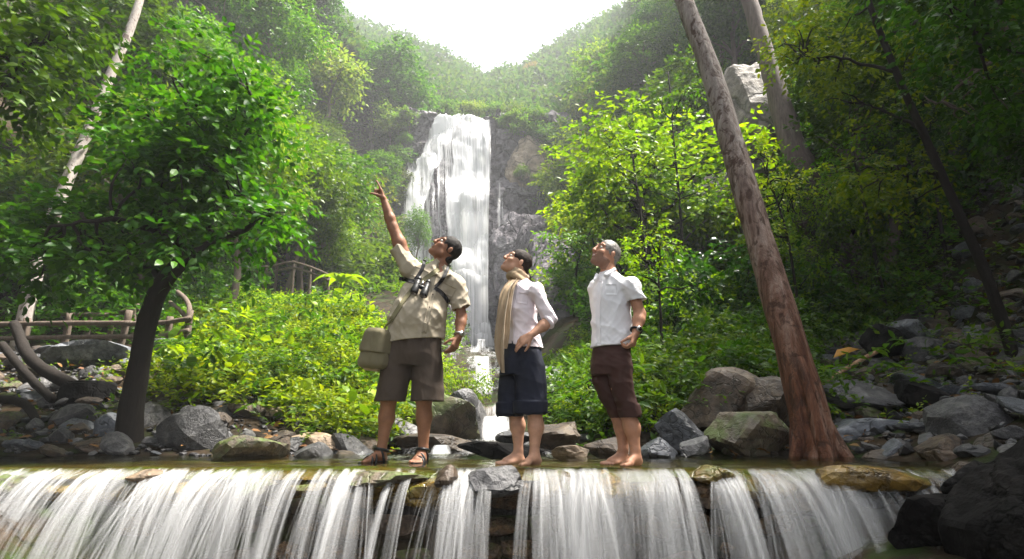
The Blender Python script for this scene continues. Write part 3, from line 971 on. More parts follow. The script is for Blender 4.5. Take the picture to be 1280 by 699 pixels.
def sprays(rg, P, D, length, nleaf, leaf, tmpl, droop=0.35, width=1.0, flat=0.7):
    """leafy twigs: each one carries nleaf alternate leaves and droops towards its tip"""
    m = len(P)
    D = norm(D)
    length = np.broadcast_to(length, (m,))
    leaf = np.broadcast_to(leaf, (m,))
    up = np.array([0, 0, 1.0])
    Ps, Ds, Ns, Ls = [], [], [], []
    S = norm(np.cross(D, up + 0.01))
    for k in range(nleaf):
        f = (k + 0.6) / nleaf
        p = P + D * (length * f)[:, None] - up * (droop * length * f * f)[:, None]
        side = 1 if k % 2 else -1
        d = norm(D * (0.55 + 0.9 * (k == nleaf - 1)) + S * side * (0.85 * (k != nleaf - 1)) + rg.normal(0, 0.22, (m, 3)) - up * (0.25 + 0.3 * droop))
        nrm = norm(up * flat + rg.normal(0, 0.33, (m, 3)) + D * 0.25)
        Ps.append(p); Ds.append(d); Ns.append(nrm); Ls.append(leaf * rg.uniform(0.65, 1.15, m))
    return leaf_geo(np.vstack(Ps), np.vstack(Ds), np.vstack(Ns), np.concatenate(Ls), tmpl, width)

def ball(rg, n):
    v = norm(rg.normal(size=(n, 3)))
    return v * (rg.uniform(0, 1, (n, 1)) ** (1 / 3))

def clump_leaves(rg, centers, radii, per, length, nleaf, leaf, tmpl, flatz=0.7, droop=0.35, width=1.0, shell=0.45):
    Ps, Ds = [], []
    for c, r in zip(centers, radii):
        k = max(3, int(per * (r / np.mean(radii)) ** 2))
        d = norm(rg.normal(size=(k, 3)) + np.array([0, 0, 0.35]))
        q = d * (shell + (1 - shell) * rg.uniform(0, 1, (k, 1))) * r
        q[:, 2] *= flatz
        Ps.append(c + q)
        Ds.append(norm(d * 1.0 + rg.normal(0, 0.35, (k, 3)) + np.array([0, 0, -0.1])))
    Ps, Ds = np.vstack(Ps), np.vstack(Ds)
    return sprays(rg, Ps, Ds, length * rg.uniform(0.7, 1.3, len(Ps)), nleaf, leaf, tmpl, droop, width)

def crooked(rg, a, b, n=7, amp=0.06, sag=0.0):
    a, b = np.asarray(a, float), np.asarray(b, float)
    t = np.linspace(0, 1, n)[:, None]
    L = np.linalg.norm(b - a)
    p = a * (1 - t) + b * t + rg.normal(0, amp * L, (n, 3)) * np.sin(t * math.pi)
    p[:, 2] += sag * L * np.sin(t[:, 0] * math.pi)
    return spline(p, n * 2)

# ---- forest tree kinds used on the valley sides: trunk (with limbs) and crown share their mesh data
def forest_kind(seed, h, crown_r, crown_h, ncl, per, leaf, nleaf, mat, bark, tr=0.14, low=0.45, rag=0.5):
    rg = np.random.default_rng(seed)
    cs, rs = [], []
    top = h - crown_h * 0.5
    for _ in range(ncl):
        d = norm(rg.normal(size=3))
        q = d * np.array([crown_r, crown_r, crown_h * 0.5]) * rg.uniform(0.45, 1.0)
        q[:2] *= 1 - 0.35 * max(q[2] / (crown_h * 0.5), 0)
        cs.append(np.array([0, 0, top]) + q)
        rs.append(crown_r * rg.uniform(0.24, 0.24 + 0.35 * rag))
    cs = np.array(cs)
    V, F = clump_leaves(rg, cs, rs, per, leaf * 2.2, nleaf, leaf, LEAF_PLAIN, 0.65, 0.35)
    crown = mesh_np('crown', V, F, MAT[mat], smooth=False)
    A_ = Acc()
    tp = crooked(rg, (0, 0, -0.8), (rg.normal(0, .3), rg.normal(0, .3), h - crown_h * 0.35), 8, 0.03)
    add_tube(A_, tp, [tr * 1.3, tr, tr * 0.7, tr * 0.3], 7, 0.1, seed)
    for c in cs[rg.permutation(len(cs))[:14]]:
        z0 = np.clip(c[2] - rg.uniform(0.8, 2.2), h * low * 0.7, h - crown_h * 0.4)
        k = np.argmin(np.abs(tp[:, 2] - z0))
        add_tube(A_, crooked(rg, tp[k], c, 5, 0.07, 0.05), [tr * 0.42, tr * 0.1], 5)
    return A_.mesh('trunk', MAT[bark]), crown

KINDS = {
    'round': forest_kind(1, 8.0, 2.7, 4.6, 34, 34, 0.26, 5, 'leaf_mid', 'bark_grey'),
    'bright': forest_kind(2, 7.5, 2.5, 4.2, 30, 34, 0.22, 5, 'leaf_bright', 'bark_dark'),
    'tall': forest_kind(3, 12.0, 2.6, 6.5, 40, 32, 0.28, 5, 'leaf_deep', 'bark_grey', 0.18),
    'wide': forest_kind(4, 9.0, 3.6, 4.0, 44, 30, 0.28, 5, 'leaf_mid', 'bark_grey', 0.16),
    'olive': forest_kind(5, 8.5, 2.6, 4.5, 30, 32, 0.24, 5, 'leaf_olive', 'bark_grey'),
    'far': forest_kind(6, 9.0, 3.2, 5.0, 30, 16, 0.58, 4, 'leaf_far', 'bark_grey', 0.18),
    'far_wide': forest_kind(7, 8.0, 3.9, 4.4, 34, 15, 0.62, 4, 'leaf_far', 'bark_grey', 0.18, rag=0.7),
    'pink': forest_kind(8, 9.0, 3.4, 4.4, 34, 26, 0.40, 4, 'leaf_pink', 'bark_grey', 0.2),
}
KNAME = {'round': 'broadleaf_tree', 'bright': 'bright_green_tree', 'tall': 'tall_forest_tree', 'wide': 'spreading_tree', 'olive': 'olive_green_tree',
         'far': 'hillside_tree', 'far_wide': 'hillside_tree', 'pink': 'pinkish_tree'}

def plant_tree(kind, p, s, rz, label, group=None, lean=(0, 0), sz=None):
    t = thing(KNAME[kind], label, 'tree', p, rz, group)
    t.scale = (s, s, s * (sz or 1))
    t.rotation_euler = (lean[0], lean[1], rz)
    tm, cm = KINDS[kind]
    obj('trunk', tm, t)
    obj('crown', cm, t)
    return t

rg = np.random.default_rng(77)
def allowed(p, s, kind):
    """keep the falls, the cliff beside them, the sky notch and the people's backdrop free of crowns"""
    hgt = 9 * s
    for f, wpx in ((1.0, 0.32), (0.65, 0.42), (0.3, 0.25)):
        px, py = proj(p + np.array([0, 0, hgt * f]))
        px, py = px[0], py[0]
        rad = wpx * hgt * FPX / max(p[1], 4)
        if py > 148 and py < 470 and px + rad > 500 and px - rad < 690 and p[1] < 51:
            return False
    for f in (1.0, 1.25):
        px, py = proj(p + np.array([0, 0, hgt * f]))
        for dx in (-0.3, 0.3):
            q = px[0] + dx * hgt * FPX / max(p[1], 4)
            if 436 < q < 785 and py[0] < np.interp(q, [430, 478, 520, 600, 690, 740, 790], [0, 78, 82, 92, 70, 38, 0]):
                return False
    return True

LOOK = {'far': 'hazy rounded ', 'far_wide': 'hazy wide crowned ', 'tall': 'tall narrow deep ', 'round': 'rounded mid ', 'wide': 'wide spreading ', 'olive': 'olive tinted ', 'bright': 'bright yellowish '}
LOOKG = {'far': '', 'far_wide': ', wide crowned', 'tall': ', tall', 'round': ', rounded', 'wide': ', spreading', 'olive': ', olive', 'bright': ', bright'}
SECT = [  # x range, y range, tries, kinds, scale, group, label
    ((-34, 34), (62, 132), 210, ['far', 'far', 'far_wide', 'far', 'far_wide'], (0.8, 1.35), 'trees on the hazy ridge above the waterfall', 'green tree in the forest on the ridge above the waterfall'),
    ((-24, -5.5), (24, 62), 95, ['tall', 'round', 'wide', 'far', 'olive', 'tall'], (0.7, 1.15), 'forest trees on the steep left valley side', 'green tree among many on the steep left valley side'),
    ((-16, -6.5), (11.5, 24), 34, ['tall', 'round', 'wide', 'round'], (0.5, 0.8), 'trees at the foot of the left slope', 'green tree at the foot of the steep left slope'),
    ((2.5, 22), (22, 62), 100, ['round', 'wide', 'tall', 'bright', 'far', 'olive'], (0.6, 1.1), 'forest trees on the steep right valley side', 'green tree among many on the steep right valley side'),
    ((5.0, 17), (11, 22), 40, ['round', 'bright', 'wide', 'tall'], (0.45, 0.72), 'trees at the foot of the right slope', 'green tree among those at the foot of the right slope'),
]
placed = []
for (xa, xb), (ya, yb), tries, kinds, (sa, sb), group, label in SECT:
    for k in range(tries):
        y = rg.uniform(ya, yb)
        x = rg.uniform(xa, xb) * (1.0 if ya < 60 else (0.35 + 0.65 * y / yb))
        kind = kinds[rg.integers(len(kinds))]
        s = rg.uniform(sa, sb)
        z = H1(x, y)
        p = np.array([x, y, z - 0.15])
        px, py = proj(p + np.array([0, 0, 5 * s]))
        if px[0] < -140 or px[0] > 1420 or py[0] < -260:
            continue
        if not allowed(p, s, kind):
            continue
        if any((q[0] - x) ** 2 + (q[1] - y) ** 2 < (1.5 * s + 0.012 * y) ** 2 for q in placed):
            continue
        # nothing but the small outcrop trees in front of the pale outcrop on the right
        if 865 < px[0] < 1005 and 40 < py[0] < 330 and 6 < y < 22:
            continue
        placed.append((x, y))
        plant_tree(kind, p, s, rg.uniform(0, 6.28), LOOK[kind] + label, group + LOOKG[kind], (rg.normal(0, .06), rg.normal(0, .06)), rg.uniform(0.85, 1.2))

def tree_at(kind, px, base_row, top_row, Y, label, lean=(0, 0), rz=0.0, widen=1.0):
    hts = {'round': 8, 'bright': 7.5, 'tall': 12, 'wide': 9, 'olive': 8.5, 'far': 9, 'far_wide': 8, 'pink': 9}[kind]
    b, t_ = at(px, base_row, Y), at(px, top_row, Y)
    gz = H1(b[0], Y)
    b[2] = min(b[2], gz + 0.1) if base_row > 150 else gz
    s = (t_[2] - b[2]) / hts
    o = plant_tree(kind, b, s * widen, rz, label, None, lean, 1 / widen)
    return o
tree_at('olive', 425, 335, 208, 26, 'olive yellow tree standing behind the rail fence left of the raised arm', rz=1.0, widen=1.1)
tree_at('bright', 345, 330, 190, 25, 'bright green tree behind the right side of the dark left tree', rz=2.2, widen=1.3)
tree_at('round', 519, 330, 264, 36, 'small rounded dark green tree on the rocks left of the waterfall foot', rz=.4, widen=.7)
tree_at('tall', 478, 240, 60, 52, 'hazy tree leaning out from the left wall over the waterfall side', rz=.9, widen=1.2)
tree_at('bright', 828, 430, 128, 15, 'large bright green tree with dark limbs behind the man in the white shirt', rz=2.6, widen=1.15)
tree_at('bright', 782, 430, 230, 22, 'bright young tree between the woman and the man in the white shirt', rz=4.0, widen=1.1)
tree_at('round', 838, 420, 195, 17, 'mid green tree left of the large leaning trunk', rz=5.0, widen=1.1)
tree_at('bright', 752, 330, 165, 38, 'hazy light green tree right of the waterfall rocks', rz=3.0, widen=1.2)
plant_tree('round', at(652, 228, 46.3) - np.array([0, 0, 0.5]), 0.27, 3.3, 'small green bush tree growing on the ledge beside the falls')
tree_at('pink', 668, 118, 82, 98, 'pinkish pale tree on the hazy ridge right of the falls', rz=3.3, widen=1.5)

for k, (px, row, Y, kind, s) in enumerate([(640, 160, 49, 'far', .34), (656, 170, 49, 'round', .36), (674, 178, 49, 'far', .4), (690, 192, 48, 'far', .45), (664, 156, 50, 'far_wide', .36), (512, 156, 50, 'far', .32), (506, 182, 49, 'round', .34), (500, 208, 48, 'far', .36), (494, 236, 47, 'far_wide', .4), (529, 148, 50, 'far', .25), (676, 232, 47, 'bright', .34), (684, 262, 46, 'far', .36), (488, 180, 49, 'far', .45),
        (488, 215, 43, 'round', .55), (497, 262, 42, 'far', .5), (484, 300, 41, 'olive', .55), (502, 172, 49.5, 'far', .42), (524, 152, 52.5, 'far_wide', .35), (480, 170, 50, 'far', .6),
        (634, 160, 52, 'round', .36), (652, 172, 50, 'far', .38), (676, 178, 50.5, 'round', .42), (700, 190, 49, 'far', .6), (694, 240, 46, 'bright', .5), (705, 290, 43, 'bright', .5), (690, 330, 40, 'olive', .32), (640, 146, 55, 'far_wide', .4),
        (468, 250, 40, 'tall', .6), (560, 142, 56, 'far', .4), (590, 142, 57, 'far_wide', .4), (616, 142, 57, 'far', .4)]):
    p = at(px, row, Y)
    if row > 149 and p[2] < 29.5 and 480 < px < 690:
        for _ in range(8):
            p = at(px, row, 0.5 * p[1] + 0.5 * (float(Yc(np.array([p[0]]), np.array([min(p[2], 29.2)]))[0]) - 0.4))
    plant_tree(kind, p - np.array([0, 0, (4.0 if p[2] > 29 else 2.6) * s]), s, k * 1.7, 'small %s tree rooted on the rim of the waterfall cliff' % ('hazy' if 'far' in kind else kind if kind != 'round' else 'rounded'), 'trees on the rim of the waterfall cliff', (0.1 * math.sin(k), 0.1), 0.8)

# ---- ground cover
def cover(name, n, xr, yr, dens_f, L, nleaf, leaf, mat, tmpl, seed, lift=0.1, droop=0.3, width=1.0, tall=1.0, kind='stuff', parent=None):
    rg = np.random.default_rng(seed)
    x, y = rg.uniform(*xr, n), rg.uniform(*yr, n)
    z = H(x, y)
    P = np.stack([x, y, z], 1)
    px, py = proj(P)
    keep = (px > -120) & (px < 1400) & (py > -120) & (rg.uniform(0, 1, n) < dens_f(x, y, px, py))
    P, x, y = P[keep], x[keep], y[keep]
    m = len(P)
    lump = 0.5 + 0.5 * fbm(np.stack([x * 1.1, y * 1.1, x * 0 + seed], 1), 3, seed)
    lump = np.clip(lump * 1.5 - 0.2, 0, 1.3)
    P[:, 2] += lift * (rg.uniform(0, 1, m) ** 0.7) * (0.25 + 1.3 * lump) * tall
    D = norm(rg.normal(0, 0.6, (m, 3)) + np.array([0, -0.25, 0.75]))
    V, F = sprays(rg, P, D, L * rg.uniform(0.6, 1.3, m), nleaf, leaf * rg.uniform(0.7, 1.3, m), tmpl, droop, width, 0.8)
    o = obj(name, mesh_np(name, V, F, MAT[mat], smooth=False), parent, kind=kind)
    return o

def left_bank(x, y, px, py):
    d = x - xc(y)
    e = sstep(6.1, 7.2, y + 0.15 * fbm(np.stack([x * 1.5, y * 0, y * 0], 1), 2, 4) * 4) * sstep(-0.7, -1.4, d)
    # rocks and the fence keep the far left open
    return e * sstep(-5.7 - (y - 8) * 0.5, -3.9 - (y - 8) * 0.5, x)
cover('bank_plants', 22000, (-11, -0.5), (6.4, 14), left_bank, 0.20, 5, 0.085, 'leaf_bright', LEAF_FINE, 5, 0.32)
cover('bank_plants', 12000, (-14, -1), (13, 26), lambda x, y, px, py: sstep(-0.9, -1.8, x - xc(y)) * (px > 180) * ((y < 18.2) | (y > 22)) * ~((px > 452) & (px < 505) & (y > 14)), 0.24, 5, 0.11, 'leaf_bright', LEAF_PLAIN, 6, 0.26)
cover('bank_plants', 1500, (-9, -0.5), (6.3, 13), left_bank, 0.34, 7, 0.15, 'leaf_mid', LEAF_FINE, 25, 0.55, 0.6, 0.7)
cover('bank_plants', 700, (-9, -0.5), (6.3, 13), left_bank, 0.16, 3, 0.20, 'leaf_bright', LEAF_FINE, 26, 0.5, 0.3, 1.3)
cover('undergrowth', 9000, (-13, -5), (9.5, 20), lambda x, y, px, py: sstep(-5.5, -7, x + (y - 9) * 0.2) * 0.7, 0.30, 5, 0.13, 'leaf_deep', LEAF_PLAIN, 7, 0.9)

def right_bank(x, y, px, py):
    d = x - xc(y)
    scree = sstep(3.2, 4.2, x) * sstep(0.0, 1.0, 10.2 + 0.15 * x - y)      # loose rock slope stays open
    return sstep(0.75, 1.5, d) * sstep(6.6, 7.6, y + 0.25 * x) * (1 - 0.94 * scree)
cover('undergrowth', 1500, (0.4, 9), (6.4, 12), right_bank, 0.36, 7, 0.17, 'leaf_mid', LEAF_FINE, 27, 0.6, 0.6, 0.7)
cover('undergrowth', 16000, (0.4, 12), (6.2, 14), right_bank, 0.22, 5, 0.10, 'leaf_mid', LEAF_FINE, 8, 0.5)
cover('undergrowth', 10000, (2, 15), (9, 22), lambda x, y, px, py: sstep(1.2, 2.2, x - xc(y)) * sstep(9.5, 11.5, y), 0.32, 5, 0.14, 'leaf_deep', LEAF_PLAIN, 9, 1.1)
cover('undergrowth', 26000, (-30, -3), (22, 62), lambda x, y, px, py: ((px < 502) | (py < 140)) * 0.9, 0.75, 5, 0.34, 'leaf_mid', LEAF_PLAIN, 10, 1.4)
cover('undergrowth', 24000, (0.5, 30), (20, 62), lambda x, y, px, py: ((px > 692) | (py < 140)) * 0.9, 0.75, 5, 0.34, 'leaf_mid', LEAF_PLAIN, 12, 1.4)
cover('undergrowth', 20000, (-45, 45), (51, 135), lambda x, y, px, py: 0.9, 1.4, 4, 0.95, 'leaf_far', LEAF_PLAIN, 13, 1.6)
cover('undergrowth', 1500, (-6, -1.5), (18, 44), lambda x, y, px, py: ((px < 596) & (py > 330)) * sstep(-0.8, -1.6, x - xc(y)), 0.5, 5, 0.2, 'leaf_mid', LEAF_PLAIN, 14, 0.7)
cover('undergrowth', 2600, (0.3, 7), (14, 46), lambda x, y, px, py: sstep(1.0, 1.6, x - xc(y)) * (px < 720) * (fbm(np.stack([x * .5, y * .5, x * 0], 1), 2, 61) > 0.12), 0.55, 5, 0.22, 'leaf_bright', LEAF_PLAIN, 17, 1.6)
cover('scree_plants', 420, (2.6, 10), (5.6, 10.5), lambda x, y, px, py: 0.8, 0.16, 5, 0.07, 'leaf_bright', LEAF_FINE, 15, 0.12)
cover('scree_plants', 300, (-7, -1.6), (5.7, 9), lambda x, y, px, py: 0.8, 0.16, 5, 0.07, 'leaf_mid', LEAF_FINE, 16, 0.12)

# ---- shrubs that one can tell apart
def shrub_kind(seed, mat, ncl, per, leaf, tmpl=LEAF_FINE, r=0.6, hgt=0.9):
    rg = np.random.default_rng(seed)
    cs = ball(rg, ncl) * np.array([r, r, hgt * 0.45]) + np.array([0, 0, hgt * 0.55])
    rs = rg.uniform(0.16, 0.3, ncl)
    V, F = clump_leaves(rg, cs, rs, per, leaf * 2.3, 5, leaf, tmpl, 0.8, 0.4)
    fol = mesh_np('foliage', V, F, MAT[mat], smooth=False)
    A_ = Acc()
    for c in cs[:8]:
        add_tube(A_, crooked(rg, (rg.normal(0, .05), rg.normal(0, .05), -0.15), c, 5, 0.05), [0.014, 0.005], 5)
    return A_.mesh('stem', MAT['bark_dark']), fol
SHRUB = [shrub_kind(31, 'leaf_mid', 16, 12, 0.085), shrub_kind(32, 'leaf_bright', 16, 12, 0.08), shrub_kind(33, 'leaf_deep', 18, 12, 0.10),
         shrub_kind(34, 'leaf_dark', 18, 12, 0.10)]
def shrub(k, p, s, label, group=None, rz=0.0, sz=1.0):
    t = thing('shrub', label, 'shrub', p, rz, group)
    t.scale = (s, s, s * sz)
    obj('stem', SHRUB[k][0], t)
    obj('foliage', SHRUB[k][1], t)
rg = np.random.default_rng(91)
for k in range(64):       # dark thicket right of the man in the white shirt
    px, py = rg.uniform(815, 1010), rg.uniform(330, 500)
    p = hit(px, py + 20)
    if p[1] < 7: p = np.array([p[0] * 7.2 / p[1], 7.2, H1(p[0] * 7.2 / p[1], 7.2)])
    shrub([0, 2, 2, 0, 1][rg.integers(5)], p - np.array([0, 0, 0.1]), rg.uniform(0.7, 1.3), 'dense green shrub in the thicket behind the large leaning trunk', 'shrubs in the thicket behind the leaning trunk', rg.uniform(0, 6.28))
for k in range(70):       # shaded growth up the right slope
    y = rg.uniform(8.8, 13)
    x = rg.uniform(3.6, 12.5)
    if y < 10.4 + 0.12 * x: continue
    shrub([0, 2, 3, 2, 0, 1][rg.integers(6)], np.array([x, y, H1(x, y) - 0.1]), rg.uniform(1.0, 2.0), 'shaded shrub on the right slope above the loose rocks', 'shrubs above the loose rocks on the right', rg.uniform(0, 6.28), rg.uniform(0.9, 1.5))
for k in range(26):       # right of the woman / around the white shirt man
    px, py = rg.uniform(690, 830), rg.uniform(400, 545)
    p = hit(px, py)
    if p[1] < 6.8 or (px < 728 and py < 520): continue
    shrub([1, 0, 0, 1][rg.integers(4)], p - np.array([0, 0, 0.1]), rg.uniform(0.5, 0.95), 'light green shrub on the bank between the woman and the man in the white shirt', 'shrubs on the right bank of the stream', rg.uniform(0, 6.28))
for k in range(40):       # bright bank on the left
    px, py = rg.uniform(250, 600), rg.uniform(372, 520)
    p = hit(px, py)
    if p[1] < 7.2 or p[1] > 12.5 or p[0] - xc(p[1]) > -1.0: continue
    shrub([1, 1, 0, 1][rg.integers(4)], p - np.array([0, 0, 0.15]), rg.uniform(0.5, 1.0), 'bright yellow green shrub on the sunlit left bank', 'shrubs on the bright left bank', rg.uniform(0, 6.28), 0.8)
for k, (px, py, s) in enumerate([(578, 470, .7), (582, 505, .5), (565, 490, .6)]):
    p = at(px, py, 9.2 + 0.2 * k)
    shrub(1, np.array([p[0], p[1], min(p[2] - .25, H1(p[0], p[1]) + .35)]), s, 'bright shrub hanging over the stream between the pointing man and the woman', 'shrubs over the stream', k * 1.3)
for k in range(16):
    px, py = rg.uniform(-40, 250), rg.uniform(300, 390)
    p = hit(px, py)
    shrub([2, 3, 0][rg.integers(3)], p - np.array([0, 0, 0.1]), rg.uniform(1.0, 2.0), 'dark green shrub in the shade behind the left log fence', 'shrubs behind the left log fence', rg.uniform(0, 6.28), 1.2)

# ---- trees near the water, each one modelled on its own
def near_tree(name, label, path, radii, limbs, clumps, mat, bark, leaf, per, seed, rr=(0.25, 0.45), tmpl=LEAF_FINE, nleaf=6, sides=14, rough=0.12, droop=0.45, base=None, twig=0.018):
    """path: trunk points; limbs: list of point lists; clumps: array of leaf clump centres joined to the nearest limb by twigs"""
    rg = np.random.default_rng(seed)
    path = np.asarray(path, float)
    base = np.array(path[0]) if base is None else np.asarray(base, float)
    t = thing(name, label, 'tree', base)
    tp = spline(path, 40)
    obj('trunk', tube_mesh('trunk', MAT[bark], tp - base, radii, sides, rough, seed), t)
    anchors = [tp[12:]]
    for l in limbs:
        lp = spline(np.asarray(l[0], float), 18)
        lp[1:-1] += rg.normal(0, 0.015, (16, 3))
        obj('limb', tube_mesh('limb', MAT[bark], lp - base, l[1], 8, 0.12, seed + 3), t)
        anchors.append(lp[4:])
    if len(clumps):
        an = np.vstack(anchors)
        clumps = np.asarray(clumps, float)
        A_ = Acc()
        far = np.sqrt(((clumps[:, None, :] - an[None]) ** 2).sum(2).min(1))
        clumps = clumps[far < max(0.95, np.percentile(far, 60))]
        for c in clumps:
            k = np.argmin(np.sum((an - c) ** 2, 1) + 0.15 * np.maximum(an[:, 2] - c[2], 0))
            add_tube(A_, crooked(rg, an[k] - base, c - base, 5, 0.07, 0.03), [twig, twig * 0.3], 5)
        obj('twigs', A_.mesh('twigs', MAT[bark]), t, kind='stuff')
        V, F = clump_leaves(rg, clumps - base, rg.uniform(*rr, len(clumps)), per, leaf * 2.6, nleaf, leaf, tmpl, 0.6, droop)
        obj('crown', mesh_np('crown', V, F, MAT[mat], smooth=False), t)
    return t

def cl_px(rg, spots, Y, dY, n):
    """leaf clump centres inside pixel ellipses (cx, cy, rx, ry) spread over a depth range"""
    out = []
    wts = np.array([s[2] * s[3] for s in spots], float)
    for _ in range(n):
        s = spots[rg.choice(len(spots), p=wts / wts.sum())]
        a, r = rg.uniform(0, 6.28), math.sqrt(rg.uniform(0, 1))
        out.append(at(s[0] + s[2] * r * math.cos(a), s[1] + s[3] * r * math.sin(a), Y + rg.uniform(-dY, dY)))
    return np.array(out)

# dark leaning tree on the left
rg = np.random.default_rng(5)
YT = 5.75
tr = [at(162, 575, YT), at(163, 520, YT), at(172, 470, YT), at(185, 400, YT), at(205, 352, YT), at(238, 318, YT), at(262, 300, YT + .1)]
tr[0][2] = -0.25
limbs = [([tr[6], at(268, 255, YT + .3), at(255, 215, YT + .4), at(240, 160, YT + .5), at(232, 110, YT + .5)], [0.06, 0.045, 0.015]),
         ([tr[6], at(300, 290, YT), at(322, 272, YT - .2), at(340, 258, YT - .3)], [0.055, 0.03, 0.012]),
         ([at(268, 255, YT + .3), at(290, 205, YT + .3), at(305, 165, YT + .4), at(318, 130, YT + .4)], [0.04, 0.025, 0.012]),
         ([at(258, 235, YT + .4), at(225, 200, YT + .6), at(190, 150, YT + .7)], [0.04, 0.02, 0.01]),
         ([tr[5], at(195, 290, YT - .4), at(140, 275, YT - .7), at(80, 282, YT - .9)], [0.06, 0.035, 0.012]),
         ([tr[4], at(160, 320, YT + .4), at(110, 312, YT + .6), at(50, 318, YT + .8)], [0.05, 0.03, 0.012])]
cl = cl_px(rg, [(235, 150, 110, 80), (298, 195, 80, 70), (215, 225, 80, 55), (195, 288, 130, 42), (95, 295, 85, 40), (60, 325, 70, 30), (338, 255, 45, 32), (255, 95, 60, 35)], YT + .2, 0.9, 112)
near_tree('leaning_tree', 'dark trunked leaning tree with a wide glossy crown on the left bank', tr, [0.15, 0.115, 0.100, 0.094, 0.088, 0.075, 0.045],
          limbs, cl, 'leaf_deep', 'bark_dark', 0.115, 17, 3, (0.2, 0.36))

# large reddish trunk leaning on the right: foot in the rocks behind the weir
tb = at(1022, 576, 5.35)
tr = [at(1022, 580, 5.35), at(1012, 520, 5.4), at(985, 420, 5.5), at(950, 300, 5.75), at(915, 180, 6.05), at(885, 80, 6.35), at(855, 0, 6.6), at(820, -110, 7.0), at(800, -230, 7.4)]
tr[0][2] -= 0.15
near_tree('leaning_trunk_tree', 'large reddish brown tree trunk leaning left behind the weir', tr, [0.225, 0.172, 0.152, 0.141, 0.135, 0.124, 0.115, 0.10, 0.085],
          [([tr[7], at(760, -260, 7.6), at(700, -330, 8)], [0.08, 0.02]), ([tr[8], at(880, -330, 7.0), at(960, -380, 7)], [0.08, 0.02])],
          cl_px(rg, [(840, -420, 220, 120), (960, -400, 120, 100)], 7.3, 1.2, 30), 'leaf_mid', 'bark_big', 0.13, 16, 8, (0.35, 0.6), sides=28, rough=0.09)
# root flare
ro = [o for o in COL.objects if o.name.startswith('leaning_trunk_tree')][0]
rb = np.array(ro.location)
for a, L in ((-0.3, .42), (0.9, .3), (2.2, .28), (3.4, .40), (4.6, .36), (5.5, .40)):
    p0 = np.array([0.03 * math.cos(a) - .07, 0.03 * math.sin(a), 1.1])
    p1 = np.array([0.165 * math.cos(a), 0.165 * math.sin(a), 0.34])
    p2 = np.array([L * math.cos(a), L * math.sin(a), 0.02])
    obj('root', tube_mesh('root', MAT['bark_big'], spline([p0, p1, p2], 10), [0.03, 0.07, 0.025], 10, 0.2, int(a * 10)), ro)

# tall trunk with a dark wide foot behind it
tr = [at(1062, 420, 12.5), at(1045, 340, 12.5), at(1022, 270, 12.6), at(1000, 210, 12.8), at(972, 120, 13.2), at(948, 40, 13.6), at(930, -20, 14), at(900, -120, 15)]
tr[0][2] = H1(tr[0][0], tr[0][1]) - 0.2
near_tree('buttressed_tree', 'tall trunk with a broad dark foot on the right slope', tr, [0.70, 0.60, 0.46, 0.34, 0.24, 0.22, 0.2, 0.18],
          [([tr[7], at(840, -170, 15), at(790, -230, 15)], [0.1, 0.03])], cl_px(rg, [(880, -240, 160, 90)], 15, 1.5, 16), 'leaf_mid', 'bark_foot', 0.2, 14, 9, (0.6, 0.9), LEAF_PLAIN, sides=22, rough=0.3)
# leafy climbers in front of its foot
for k, (px, py, s) in enumerate([(960, 330, .9), (1000, 360, .9), (1040, 300, .8), (1075, 350, .9), (1010, 270, .7), (985, 240, .6), (1060, 390, .8)]):
    p = at(px, py, 11.3)
    shrub([0, 1, 2][k % 3], p - np.array([0, 0, .5 * s]), s * 1.25, 'leafy climber growing over the broad dark trunk foot', 'climbers on the broad dark trunk', k * 1.1, 1.3)
# slim trunk at far right
tr = [at(1262, 415, 7.4), at(1235, 350, 7.3), at(1200, 270, 7.2), at(1160, 180, 7.2), at(1120, 90, 7.2), at(1085, 0, 7.2), at(1060, -80, 7.3)]
tr[0][2] = H1(tr[0][0], tr[0][1]) - 0.1
near_tree('slim_tree', 'slim dark trunk rising diagonally through the foliage at right', tr, [0.075, 0.066, 0.058, 0.052, 0.045, 0.04, 0.03],
          [([at(1120, 90, 7.2), at(1060, 75, 7.5), at(1010, 70, 7.8)], [0.03, 0.008]), ([at(1150, 160, 7.2), at(1110, 140, 7.6), at(1080, 130, 7.8)], [0.03, 0.008]),
           ([at(1105, 50, 7.2), at(1180, 10, 7.6), at(1240, -20, 7.8)], [0.03, 0.008]), ([at(1180, 225, 7.2), at(1135, 205, 7.6), at(1105, 220, 7.8)], [0.025, 0.008])],
          cl_px(rg, [(1015, 50, 60, 50), (1070, 110, 60, 40), (1200, 60, 90, 60), (1110, 225, 60, 35)], 8.0, 0.4, 60), 'leaf_bright', 'bark_dark', 0.10, 13, 10, (0.22, 0.42))
# trunk crossing the upper right corner
tr = [at(1330, 240, 7.5), at(1300, 120, 7.5), at(1270, 60, 7.6), at(1235, 0, 7.7), at(1200, -80, 7.8)]
gx_ = tr[0][0] + 0.6
near_tree('corner_tree', 'grey trunk crossing the upper right corner of the forest', [np.array([gx_, 7.5, H1(gx_, 7.5) - 0.1])] + tr, [0.12, 0.10, 0.075, 0.07, 0.06, 0.05],
          [([tr[2], at(1220, 90, 7.2), at(1170, 130, 7.0)], [0.03, 0.008])], cl_px(rg, [(1230, 110, 80, 60), (1250, 20, 70, 60), (1300, 180, 80, 60)], 7.4, 0.6, 46), 'leaf_deep', 'bark_grey', 0.11, 14, 12, (0.25, 0.45))
